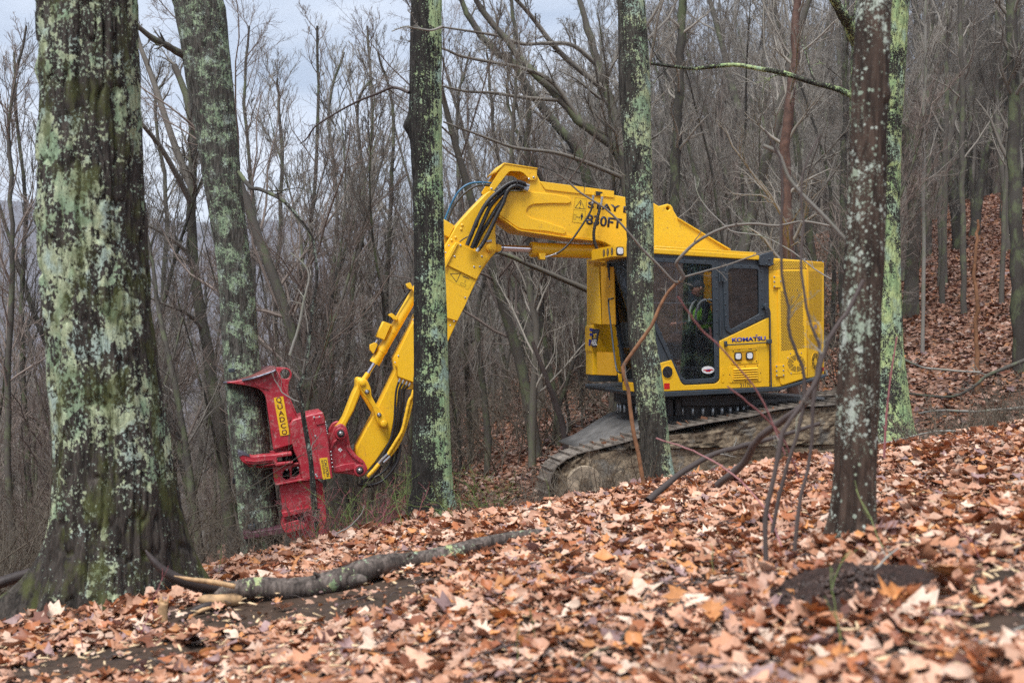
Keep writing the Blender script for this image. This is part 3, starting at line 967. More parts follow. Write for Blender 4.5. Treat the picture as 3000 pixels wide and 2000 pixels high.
def strip(name, pix, wpx, w, mat, parent, thick=0.002, closed=False):
    """thin printed line along pixels"""
    P = [ML(p, w) for p in pix]
    if closed: P = P + [P[0]]
    h = wpx * 15.6 / FP / 2
    a = Acc()
    for p, q in zip(P[:-1], P[1:]):
        d = (q - p) / (np.linalg.norm(q - p) + 1e-9); nn = np.array([-d[1], d[0]]) * h
        p = p - d * h * 0.5; q = q + d * h * 0.5
        c = [p + nn, q + nn, q - nn, p - nn]
        V = [(x[0], -w, x[1]) for x in c] + [(x[0], -w + thick, x[1]) for x in c]
        a.add(V, [np.array([(0, 1, 2, 3), (7, 6, 5, 4), (0, 4, 5, 1), (1, 5, 6, 2), (2, 6, 7, 3), (3, 7, 4, 0)])])
    return a.build(name, mat, parent, False)

# ================================================================= CAB
cab_side = zS((1838, 737), (2252, 762), (2254, 1140), (1895, 1151))
door_hole = roundpoly(zB((405, 549), (945, 577), (968, 1388), (748, 1402), (700, 1330), (412, 690)), [6, 6, 10, 10, 4, 4])
rear_hole = roundpoly(zB((1062, 602), (1279, 610), (1283, 930), (1078, 1043), (1068, 1000)), [12, 8, 4, 8, 6])
cab = plate("cab", [cab_side, door_hole, rear_hole], 0.0, 0.035, SLATE, MACH)
CABW = 0.90
def off_to(pix, w_from): return pix
# far side wall, with the same openings
plate("far_window_pane", [door_hole], CABW - 0.02, CABW - 0.015, GLASSDK, cab, bevel=0.001, wd=0.0)  # pane added with a dark tint to dim the view through the cab
far_side = plate("far_side_wall", [cab_side, door_hole, rear_hole], CABW - 0.035, CABW, SLATE, cab, wd=0.0)
# rear wall, floor, roof slab
sR, zR = ML((2254, 1140), 0); sF, zF = ML((1895, 1151), 0)
zTopR = ML((2252, 762), 0)[1]; zTopF = ML((1838, 737), 0)[1]
boxl("rear_wall", sR, sR + 0.03, 0.037, CABW - 0.037, zR, zTopR - 0.02, CABIN, cab)
poly3("floor", ([(sR + .03, -0.04, zR + .0), (sF, -0.04, zF), (sF, -CABW + .04, zF), (sR + .03, -CABW + .04, zR)], [(sR + .03, -0.04, zR + .06), (sF, -0.04, zF + .06), (sF, -CABW + .04, zF + .06), (sR + .03, -CABW + .04, zR + .06)]), DARK, cab)
# door frame ring and bolts
d_out = roundpoly(zB((375, 520), (992, 552), (999, 1420), (730, 1437), (655, 1290), (378, 700)), [8, 10, 22, 18, 4, 4])
door = plate("door", [d_out, door_hole], -0.022, -0.002, SLATE, cab)
bp = [(x, 532 + (x - 560) * 0.054) for x in range(600, 980, 74)] + [(975 + (y - 560) * 0.013, y) for y in range(660, 1390, 81)] + [(x, 1418 - (x - 780) * .04) for x in range(790, 960, 62)] + [(545 + (y - 985) * .44, y) for y in range(985, 1400, 82)]
bolts("bolt_heads", zB(*bp), -0.022, 2.6, SLATE, door, 0.010)
plate("window_pane", [roundpoly(zB((398, 542), (952, 570), (975, 1395), (744, 1410), (692, 1332), (405, 692)), 4)], 0.004, 0.010, GLASS, door, bevel=0.001)
fr2 = roundpoly(zB((1025, 640), (1060, 573), (1318, 590), (1325, 955), (1085, 1077), (1040, 1045)), [10, 10, 12, 6, 14, 10])
rwf = plate("rear_side_window", [fr2, rear_hole], -0.020, -0.002, SLATE, cab)
bp = [(1094, 577), (1155, 581), (1218, 585), (1290, 592), (1298, 624), (1300, 690), (1303, 755), (1304, 820), (1305, 886), (1304, 938), (1258, 968), (1202, 997), (1148, 1024), (1095, 1050), (1048, 1018), (1043, 940), (1040, 860), (1038, 780), (1036, 700), (1040, 622)]
bolts("bolt_heads", zB(*bp), -0.020, 2.4, SLATE, rwf, 0.010)
plate("window_pane", [roundpoly(zB((1056, 596), (1285, 604), (1289, 934), (1078, 1050), (1062, 1005)), 4)], 0.004, 0.010, GLASSDK, rwf, bevel=0.001)
# yellow skins
lower = plate("lower_skin", [roundpoly(zB((432, 1322), (655, 1260), (722, 1418), (745, 1442), (975, 1430), (1003, 1405), (1001, 1124), (1353, 956), (1358, 1451), (470, 1490)), [2, 2, 6, 10, 10, 6, 2, 2, 2, 2])], -0.030, -0.002, YEL, cab)
# door latch, bars and hinges on the dark post
for (a, b) in (((998, 592), (1001, 700)), ((1004, 955), (1008, 1090))):
    mtube("door_hinge", zB(a, b), -0.03, 3.0, SLATE, cab)
mtube("door_handle", zB((1018, 650), (1020, 695)), -0.035, 3.2, SLATE, cab)
mtube("hand_rail", zK((170, 1035), (400, 1022), (640, 1005)), -0.07, 2.0, SLATE, cab)
plate("rail_bracket", [zK((160, 995), (182, 993), (185, 1052), (163, 1054))], -0.09, -0.031, SLATE, cab)
plate("rail_bracket", [zK((606, 978), (648, 974), (650, 1018), (608, 1022))], -0.10, -0.031, SLATE, cab)
mtube("grab_rail", zK((592, 640), (615, 655), (626, 690), (630, 1000), (640, 1475)), -0.085, 2.2, SLATE, cab)
plate("rail_bracket", [zK((575, 605), (606, 600), (608, 665), (578, 670))], -0.09, -0.002, SLATE, cab)
# round black port, red marking, lamps, louvres
plate("port_ring", [ell((1956, 1090), 17.5, 20), ell((1956, 1090), 15, 17.5)], -0.036, -0.0305, YEL, cab)
plate("round_port", [ell((1956, 1090), 14.6, 17.2)], -0.040, -0.0305, BLACK, cab)
plate("port_slat", [ell((1957, 1090), 3, 14, rot=-0.5)], -0.048, -0.041, DARK, cab)
plate("red_reflector", [zJ((803, 1250), (856, 1248), (857, 1303), (803, 1306))], -0.034, -0.031, REDINK, cab, bevel=0.0005)
lp = plate("lamp_panel", [roundpoly(zK((212, 1075), (500, 1060), (508, 1225), (225, 1240)), 5), roundpoly(zK((250, 1110), (478, 1092), (482, 1195), (258, 1208)), 4)], -0.038, -0.031, YEL, cab, bevel=0.003)
plate("recess_panel", [roundpoly(zK((248, 1108), (480, 1090), (484, 1197), (256, 1210)), 4)], -0.0325, -0.0305, YEL_MATT, lp, bevel=0.0005)
for c in ((297, 1152), (417, 1147)):
    h = plate("work_lamp", [roundpoly(zK((c[0] - 38, c[1] - 40), (c[0] + 38, c[1] - 42), (c[0] + 38, c[1] + 40), (c[0] - 38, c[1] + 42)), 7)], -0.055, -0.033, BLACK, cab)
    plate("lens", [roundpoly(zK((c[0] - 28, c[1] - 30), (c[0] + 28, c[1] - 31), (c[0] + 28, c[1] + 30), (c[0] - 28, c[1] + 31)), 6)], -0.060, -0.056, LENS, h)
strip("slot_marks", zK((285, 1083), (318, 1081)), 1.2, -0.0385, INK, lp); strip("slot_marks", zK((403, 1077), (438, 1075)), 1.2, -0.0385, INK, lp)
strip("slot_marks", zK((288, 1222), (322, 1220)), 1.2, -0.0385, INK, lp); strip("slot_marks", zK((405, 1217), (440, 1215)), 1.2, -0.0385, INK, lp)
bolts("bolt_heads", zK((242, 1100), (482, 1087), (244, 1214), (484, 1202)), -0.038, 1.8, DARK, lp, 0.006)
lv = plate("louvre_panel", [roundpoly(zK((198, 1258), (528, 1240), (536, 1415), (205, 1432)), 4)], -0.037, -0.031, YEL, cab, bevel=0.002)
for i in range(5):
    y = 1288 + i * 24.5
    a, b = M3(zK((245, y))[0], -0.045), M3(zK((495, y - 13))[0], -0.045)
    ac = Acc()
    r = 0.009
    V = [a + (0, .0, r), b + (0, .0, r), b + (0, -0.012, r), a + (0, -0.012, r), a + (0, .016, -r), b + (0, .016, -r), b + (0, -0.010, -r), a + (0, -0.010, -r)]
    ac.add(V, [np.array([(0, 1, 2, 3), (7, 6, 5, 4), (0, 4, 5, 1), (1, 5, 6, 2), (2, 6, 7, 3), (3, 7, 4, 0)])])
    ac.build("slat", YEL, lv, False)
    strip("slat_shade", zK((247, y + 9), (494, y - 4)), 1.6, -0.0385, plain("slat_shadow_gap", (.2, .1, .01), bump=0) if i == 0 else bpy.data.materials["slat_shadow_gap"], lv)  # brown strip paints the shade below each slat
bolts("bolt_heads", zK((206, 1343), (365, 1256), (494, 1248), (527, 1327), (237, 1420), (369, 1414), (500, 1405)), -0.037, 1.6, DARK, lv, 0.005)
plate("small_hinge", [zK((118, 1268), (130, 1268), (131, 1305), (148, 1306), (149, 1345), (133, 1347), (134, 1400), (148, 1400), (148, 1424), (121, 1428))], -0.036, -0.031, YEL, cab, bevel=0.002)
text("maker_name", "KOMATSU", zK((230, 1004))[0], zK((582, 985))[0], 12.6, -0.0315, BLUEINK, cab, bold=0.04)
strip("name_tick", zK((478, 932), (493, 931)), 2.6, -0.0325, BLUEINK, cab)
text("fleet_number", "31170", zK((316, 1476))[0], zK((430, 1468))[0], 11.8, -0.0315, INK, cab)
stk = plate("oval_sticker", [ell(zB((917, 1331))[0], 18.5, 11)], -0.001, 0.003, WHITE, door, bevel=0.0005)
plate("red_wing", [zB((886, 1330), (945, 1324), (958, 1334), (940, 1334), (930, 1344), (905, 1344), (898, 1336), (883, 1337))], -0.003, -0.0015, REDINK, stk, bevel=0.0003)
text("sticker_letters", "ASP", zB((905, 1336))[0], zB((930, 1335))[0], 4.2, -0.004, BLUEINK, stk, bold=0.02, thick=0.0008)

# roof with its double lip and front brow
r0, r1 = ML((1925, 729), -0.03), ML((2228, 748), -0.03)
lip = zS((1913, 742), (1913, 728), (1920, 725), (2227, 746), (2229, 761), (1913, 742.5))
lip = zS((1905, 727), (2228, 748), (2228, 762), (1905, 742))
roof = plate("roof", [lip], -0.035, 0.10, YEL, cab, bevel=0.012)
plate("far_roof_rail", [lip], CABW - 0.10, CABW + 0.03, YEL, roof, bevel=0.012, wd=-0.035)
zr0, zr1 = ML((2228, 762), 0)[1], ML((2228, 750), 0)[1]
boxl("rear_roof_strip", sR + .06, sR + .50, 0.102, CABW - 0.102, zr0 + .01, zr1, YEL, roof)
boxl("added_skylight", sR + .505, ML((1905, 742), 0)[0] - .02, 0.102, CABW - 0.102, zr0 + .04, zr0 + .048, GLASS, roof)  # unseen glass roof opening, added to let daylight onto the operator
plate("roof_ridge", [zS((1920, 720), (2216, 739), (2216, 750), (1920, 731))], -0.020, 0.08, YEL, roof, bevel=0.010)
# brow with work lamp and slots
zt, zb2 = ML((1800, 719), -0.05)[1], ML((1800, 752), -0.05)[1]
c0 = ML((1905, 740), -0.05)[0]; c1 = ML((1798, 740), -0.05)[0]
wq = 0.52
c2 = None
for s_try in np.linspace(-0.6, 1.2, 400):      # corner seen at px 1755 for the chamfered face
    w_, _ = MW((1756, 735), s_try)
    if abs(w_ - wq) < 0.02: c2 = s_try; break
c2 = 0.12 if c2 is None else c2
plan = [(c0 - .02, 0.05), (c1, 0.05), (c2, -wq), (c2, -CABW), (c0 - .02, -CABW)]
brow = poly3("light_brow", ([(p[0], p[1], zb2) for p in plan], [(p[0], p[1], zt + 0.004) for p in plan]), YEL, cab)
h = plate("work_lamp", [roundpoly(zG((1375, 1150), (1395, 1138), (1480, 1138), (1495, 1155), (1495, 1260), (1480, 1278), (1395, 1275), (1375, 1258)), 3)], -0.062, -0.0505, BLACK, brow)
plate("lens", [roundpoly(zG((1392, 1152), (1488, 1152), (1490, 1256), (1394, 1256)), 6)], -0.070, -0.063, LENS, h)
# slots on the chamfered face
A3 = np.array([c1, 0.05, 0]); B3 = np.array([c2, -wq, 0]); dv = B3 - A3; nrm = np.array([-dv[1], dv[0], 0]); nrm /= np.linalg.norm(nrm)
if nrm[1] < 0: nrm = -nrm
for q in (0.12, 0.42, 0.70):
    c = A3 + dv * q; u = dv / np.linalg.norm(dv) * 0.045
    zc, hz = (zt + zb2) / 2, (zt - zb2) * 0.36
    for nm, k_, o_, m_ in (("slot", 1.0, 0.002, DARK), ("slot_reflector", 0.55, 0.004, STEEL)):
        ring = [c + u * k_ * math.cos(t) * (1 if abs(math.sin(t)) < .8 else .8) + np.array([0, 0, zc + hz * (1.0 if k_ == 1 else .85) * math.sin(t)]) + nrm * o_ for t in np.arange(16) * math.pi / 8]
        back = [p - nrm * 0.008 for p in ring]
        poly = Acc(); V = np.array(back + ring); f = [(i, (i + 1) % 16, 16 + (i + 1) % 16, 16 + i) for i in range(16)]
        poly.add(V, [np.array(f), np.array([list(range(16, 32))]), np.array([list(range(15, -1, -1))])])
        poly.build(nm, m_, brow, False)

# windscreen: slopes back towards the bottom
wt = 0.86
a_ = M3((1842, 757), 0.012); b_ = M3((1893, 1120), 0.012)
sa, za = a_[0], a_[2]; sb_, zb_ = b_[0], b_[2]
nr = 0.012
ws = [(sa, -0.012, za), (sb_, -0.012, zb_), (sb_, -wt, zb_), (sa, -wt, za)]
poly3("windscreen", ([(p[0] - 0.01, p[1], p[2]) for p in ws], ws), GLASSDK, cab)
fw = Acc()
def bar3(acc, p, q, wx, wy):
    p, q = np.array(p, float), np.array(q, float); d = q - p; d /= np.linalg.norm(d)
    x = np.cross(d, (1, 0, 0)) if abs(d[0]) < .8 else np.cross(d, (0, 1, 0)); x /= np.linalg.norm(x); y = np.cross(d, x)
    c = [p + x * i * wx + y * j * wy for i, j in ((-1, -1), (1, -1), (1, 1), (-1, 1))] + [q + x * i * wx + y * j * wy for i, j in ((-1, -1), (1, -1), (1, 1), (-1, 1))]
    acc.add(c, [np.array([(0, 1, 2, 3), (7, 6, 5, 4), (0, 4, 5, 1), (1, 5, 6, 2), (2, 6, 7, 3), (3, 7, 4, 0)])])
for (i, j) in ((0, 1), (1, 2), (2, 3), (3, 0)):
    bar3(fw, np.array(ws[i]) + (.012, 0, 0), np.array(ws[j]) + (.012, 0, 0), 0.022, 0.018)
frm = fw.build("windscreen_frame", SLATE, cab, False)
bb = Acc()
for t in np.linspace(.04, .96, 12):
    p = np.array(ws[3]) * (1 - t) + np.array(ws[2]) * t + (0.03, 0, 0)
    bb.tube([p, p + (0.02, 0, 0)], [0.012, 0.009], 8)
bb.build("bolt_heads", SLATE, frm)
boxl("front_sill", sb_ - 0.06, sb_ + 0.05, 0.0, wt, zF + 0.0, zb_ - 0.02, YEL, cab)
# grab bar in front of the windscreen
def gp(px, py, s): 
    w_, z_ = MW((px, py), s); return (s, -w_, z_)
sg = 0.09
g = [gp(*zJ((318, 438))[0], sa + .04), gp(*zJ((290, 445))[0], sa + .12), gp(*zJ((270, 475))[0], sa + .12), gp(*zJ((300, 760))[0], sg), gp(*zJ((340, 1080))[0], sg), gp(*zJ((365, 1140))[0], sg), gp(*zJ((398, 1152))[0], sg - .08)]
gb = Acc(); gb.tube(smoothpath(g, 24), 0.013, 8); gb.build("front_grab_bar", SLATE, cab)
# inside: seat, consoles, window bars
sc = ML(zB((900, 900))[0], 0.45)
boxl("seat_riser", sc[0] - .25, sc[0] + .75, .14, .76, zR + .062, zR + .34, CABIN, cab)
boxl("seat_base", sc[0] - .22, sc[0] + .28, .25, .68, zR + .345, zR + .70, CABIN, cab)
boxl("seat_back", sc[0] - .30, sc[0] - .20, .24, .68, zR + .73, zR + 1.42, CABIN, cab)
boxl("console", sc[0] + .0, sc[0] + .30, .14, .22, zR + .345, zR + .86, CABIN, cab)
boxl("console", sc[0] - .1, sc[0] + .34, .72, .82, zR + .345, zR + .86, CABIN, cab)
for x in (690, 862):
    mtube("guard_bar", zB((x, 560), (x + 6, 1400)), CABW - 0.06, 3.2, SLATE, cab)
mtube("guard_bar", zB((420, 850), (960, 860)), CABW - 0.07, 3.0, SLATE, cab)

# black mount between cab roof and hood
mt_ = plate("roof_mount", [zK((520, 95), (660, 60), (668, 120), (655, 205), (625, 215), (515, 200))], -0.06, 0.10, SLATE, MACH)
bolts("bolt_heads", zK((617, 140), (617, 200), (588, 190), (652, 190)), -0.06, 3.2, SLATE, mt_)

# ================================================================= ENGINE HOOD behind the cab
HW = 2.55
hood_side = roundpoly(zK((618, 150), (645, 128), (960, 150), (1020, 158), (1022, 1380), (990, 1388), (745, 1468), (628, 1478)), [2, 4, 0, 0, 0, 0, 6, 0])
hood = plate("engine_hood", [hood_side], -0.012, HW, YEL, MACH, bevel=0.012)
# rear quarter, turned away
qa = [M3(zK((1018, 156))[0], -0.012), M3(zK((1018, 1382))[0], -0.012)]
wq2 = 0.16
sq = ML(zK((1190, 170))[0], wq2)[0]; 
qb = [np.array([sq, -wq2, ML(zK((1190, 168))[0], wq2)[1]]), np.array([sq, -wq2, ML(zK((1205, 1342))[0], wq2)[1]])]
poly3("rear_quarter", ([qa[1], qb[1], (sq - 0.05, -wq2 - .12, qb[1][2]), (sq - 0.05, -HW + .1, qb[1][2]), (qa[1][0], -HW + .1, qa[1][2])],
                       [qa[0], qb[0], (sq - 0.05, -wq2 - .12, qb[0][2]), (sq - 0.05, -HW + .1, qb[0][2]), (qa[0][0], -HW + .1, qa[0][2])]), YEL, hood)
# hood door panel proud of the side
panel = plate("hood_door", [roundpoly(zK((705, 255), (985, 243), (1008, 248), (1012, 1375), (985, 1380), (757, 1452), (738, 1440), (730, 1400), (722, 1100)), [4, 2, 4, 2, 2, 8, 4, 2, 0])], -0.030, -0.0125, YEL, hood)
def holes(acc, pts3, r, nrm, k=6):  # solid dark discs stand in for the shaded inside of open holes
    for p in pts3:
        n_ = np.array(nrm, float); x = np.cross(n_, (0, 0, 1.0)); x /= np.linalg.norm(x); y = np.array([0, 0, 1.0])
        ring = [np.array(p) + x * r * math.cos(t) + y * r * math.sin(t) for t in np.arange(k) * 2 * math.pi / k]
        V = [q - n_ * 0.004 for q in ring] + ring
        acc.add(V, [np.array([(i, (i + 1) % k, k + (i + 1) % k, k + i) for i in range(k)]), np.array([list(range(k, 2 * k))])])
ha = Acc(); pts = []
row = 0
y = 272.0
while y < 1090:
    t = (y - 272) / (1083 - 272)
    xl = (770 if y < 470 else 740) + 8 * (row % 2) + 10 * max(0, (y - 400) / 680)
    xr = 955 + 32 * t
    x = xl
    while x <= xr:
        yy = y - (x - 750) * (0.01 + 0.11 * t)
        pts.append(M3(zK((x, yy))[0], -0.032)); x += 17.2
    y += 14.6; row += 1
holes(ha, pts, 0.0082, (0, 1, 0), 8)
ha.build("perforation", DARK, panel, False)
ha = Acc(); pts = []
for r_ in range(5):
    x = 655 + 9 * (r_ % 2)
    while x < 1000:
        if not (668 < x < 690 and r_ < 1):
            pts.append(M3(zK((x, 168 + r_ * 15.0 - (0 if x > 700 else -6) + (x - 820) * 0.028))[0], -0.0135))
        x += 18
holes(ha, pts, 0.0082, (0, 1, 0), 8)
ha.build("top_perforation", DARK, hood, False)
strip("top_seam", zK((630, 246), (1010, 238)), 1.3, -0.0135, DARK, hood)
# rear quarter perforation: small slots in rows
q0 = qa[0]; qd = qb[0] - qa[0]; qw = np.array([qd[0], qd[1], 0]); qn = np.array([-qw[1], qw[0], 0]); qn /= np.linalg.norm(qn)
if qn[1] < 0: qn = -qn
def onq(px, py, o=0.003):
    u = (px - 1018) / (1190 - 1018)
    base = qa[0] * (1 - u) + qb[0] * u; bot = qa[1] * (1 - u) + qb[1] * u
    ya, yb_ = 156 + 12 * u, 1382 - 40 * u
    v = (py - ya) / (yb_ - ya)
    return base * (1 - v) + bot * v + qn * o
ha = Acc(); pts = []
r_ = 0; y = 268.0
while y < 1075:
    if not (790 < y < 930 and True):
        x = 1034 + 4.5 * (r_ % 2)
        while x < 1166:
            pts.append(onq(x, y - (x - 1034) * 0.05 * (y - 268) / 800)); x += 9.2
    y += 10.2; r_ += 1
for r_ in range(4):
    x = 1020 + 5 * (r_ % 2)
    while x < 1178: pts.append(onq(x, 182 + r_ * 10.5 + (x - 1020) * .03)); x += 10
holes(ha, pts, 0.0042, qn, 5)
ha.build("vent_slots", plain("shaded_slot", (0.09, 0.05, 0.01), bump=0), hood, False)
strip("rear_seam", zK((1195, 240), (1210, 1340)), 1.0, wq2 - .004, DARK, hood)
a = Acc(); a.add([onq(1078, 808, .004), onq(1126, 802, .004), onq(1126, 915, .004), onq(1078, 920, .004), onq(1078, 808, -.01), onq(1126, 802, -.01), onq(1126, 915, -.01), onq(1078, 920, -.01)], [np.array([(0, 1, 2, 3), (0, 4, 5, 1), (1, 5, 6, 2), (2, 6, 7, 3), (3, 7, 4, 0)])])
lt = a.build("door_latch", YEL_MATT, hood, False)
a = Acc(); a.add([onq(1084, 825, .007), onq(1112, 822, .007), onq(1112, 860, .007), onq(1084, 862, .007), onq(1084, 825, 0), onq(1112, 822, 0), onq(1112, 860, 0), onq(1084, 862, 0)], [np.array([(0, 1, 2, 3), (0, 4, 5, 1), (1, 5, 6, 2), (2, 6, 7, 3), (3, 7, 4, 0)])])
a.build("latch_pull", STEEL, lt, False)
# round fan grilles: eight fields of diagonal slots
def fan_grille(cx, cy, rx, ry, fn, parent, w=None, half=False):
    a = Acc()
    for k in range(8):
        if half and k in (3, 4): continue
        am = (k + 0.5) * math.pi / 4
        for j in range(5):
            rr = 0.35 + 0.13 * j
            da = 0.34 if j > 0 else 0.2
            p = []
            for (r_, a_2) in ((rr, am - da), (rr, am + da), (rr + 0.06, am + da), (rr + 0.06, am - da)):
                p.append(fn(cx + rx * r_ * math.cos(a_2), cy + ry * r_ * math.sin(a_2)))
            q = [x - np.array([0, .004, 0]) for x in p]
            a.add(p + q, [np.array([(0, 1, 2, 3), (0, 4, 5, 1), (1, 5, 6, 2), (2, 6, 7, 3), (3, 7, 4, 0)])])
    return a.build("grille_slots", DARK, parent, False)
oct_ = [(cx_, cy_) for cx_, cy_ in ((850, 1118), (955, 1108), (998, 1155), (1000, 1275), (962, 1325), (852, 1338), (808, 1298), (806, 1165))]
fgp = plate("fan_grille", [roundpoly(zK(*oct_), 3)], -0.034, -0.0305, YEL, hood, bevel=0.001)
fan_grille(902, 1226, 98, 96, lambda x, y: M3(zK((x, y))[0], -0.0355), fgp)
bolts("bolt_heads", zK((840, 1124), (953, 1118), (846, 1330), (962, 1318), (812, 1170), (996, 1270)), -0.034, 2.0, BOLT, fgp, 0.006)
fgq = Acc(); ring = [onq(1096 + 44 * math.cos(t), 1208 + 105 * math.sin(t), .004) for t in (np.arange(8) + .5) * math.pi / 4]
fgq.add(ring + [p - qn * .01 for p in ring], [np.array([list(range(8))]), np.array([(i, 8 + i, 8 + (i + 1) % 8, (i + 1) % 8) for i in range(8)])])
fgq = fgq.build("fan_grille", YEL, hood, False)
fan_grille(1098, 1206, 42, 98, lambda x, y: onq(x, y, .0065), fgq)
# hinges
for nm, out, bl in (("hinge", [(655, 315), (695, 312), (697, 320), (735, 316), (737, 435), (658, 438)], [(670, 325), (671, 375), (672, 425), (738, 370)]),
                    ("hinge", [(683, 1243), (772, 1238), (778, 1362), (688, 1367)], [(693, 1256), (765, 1251), (694, 1305), (766, 1300), (696, 1353), (767, 1350)])):
    hg = plate(nm, [roundpoly(zK(*out), 2)], -0.042, -0.0315, YEL, hood, bevel=0.003)
    bolts("bolt_heads", zK(*bl), -0.042, 2.8, BOLT, hg, 0.008)
bolts("roof_bolts", zK((985, 143), (1120, 158), (1178, 168)), -0.01, 2.4, BOLT, hood, 0.008)
plate("red_reflector", [zK((1165, 1268), (1188, 1266), (1190, 1305), (1166, 1308))], 0.10, 0.115, REDINK, hood, bevel=0.001)
mtube("rear_bumper_end", zK((1212, 1300), (1222, 1350)), 0.16, 4.0, BOLT, hood)

# ================================================================= BASE FRAME and turntable
base = plate("base_frame", [zB((470, 1492), (605, 1489), (1356, 1453), (1440, 1456), (1560, 1420), (1745, 1368), (1768, 1362), (1762, 1385), (1440, 1478), (1435, 1483), (605, 1526), (470, 1530))], -0.035, HW + .2, SLATE, MACH, bevel=0.01)
zbz = ML((2000, 1158), 0)[1]
cyl = Acc(); cs = ML((2010, 1165), 1.2)[0]
ctr = np.array([cs + 0.0, -1.25, 0])
def ring_z(acc, c, z0, z1, r, k=40):
    acc.tube([np.array([c[0], c[1], z0]), np.array([c[0], c[1], z1])], [r, r], k)
ring_z(cyl, ctr, zbz - 0.5, zbz - .05, 0.98); ring_z(cyl, ctr, zbz - 0.16, zbz - .02, 1.08)
tt = cyl.build("turntable", BLACK, MACH)
autosmooth(tt.data)
for k in range(44):
    a = 2 * math.pi * k / 44
    if math.sin(a) < -0.2: continue
    p = ctr + np.array([1.03 * math.cos(a), 1.03 * math.sin(a), 0])
    ba = Acc(); ba.tube([p + (0, 0, zbz - .30), p + (0, 0, zbz - .19)], .022, 8)
    ba.build("turntable_bolt", BOLT, tt)
for x in (960, 985, 1035):
    mtube("swing_pipe", zD((x, 190), (x + 4, 290)), 0.25, 12 if x > 960 else 7, BLACK, tt)

# ================================================================= TRACKS
def mud_mat():
    t = NT("dried_mud"); v = t.coord()
    n1 = t.noise(v, 3.0, 6, 0.65); n2 = t.noise(v, 14, 6, 0.7)
    b = t.mix(t.ramp(n1, [(0.35, 0.0), (0.6, 1.0)]), (0.14, 0.10, 0.062), (0.32, 0.25, 0.17))
    b = t.mix(t.ramp(n2, [(0.38, 0.75), (0.55, 0.0)]), b, (0.045, 0.03, 0.02))
    gr = t.noise(t.coord((1, 1, 1), (4, 4, 4)), 2.1, 5, 0.6)
    b = t.mix(t.ramp(gr, [(0.58, 0.0), (0.66, 0.7)]), b, (0.17, 0.17, 0.16))
    t.base(b); t.rough(0.9); t.bump(t.math('ADD', n1, t.math('MULTIPLY', n2, 0.6)), 0.9, 0.05)
    return t.m
MUD = mud_mat()
PALEMUD = plain("pale_scraped_mud", (0.36, 0.29, 0.21), 0.8, var=0.45, scale=6, bump=0.4)
TRK = plain("worn_muddy_track_steel", (0.19, 0.165, 0.14), 0.6, 0.2, 0.6, 7)

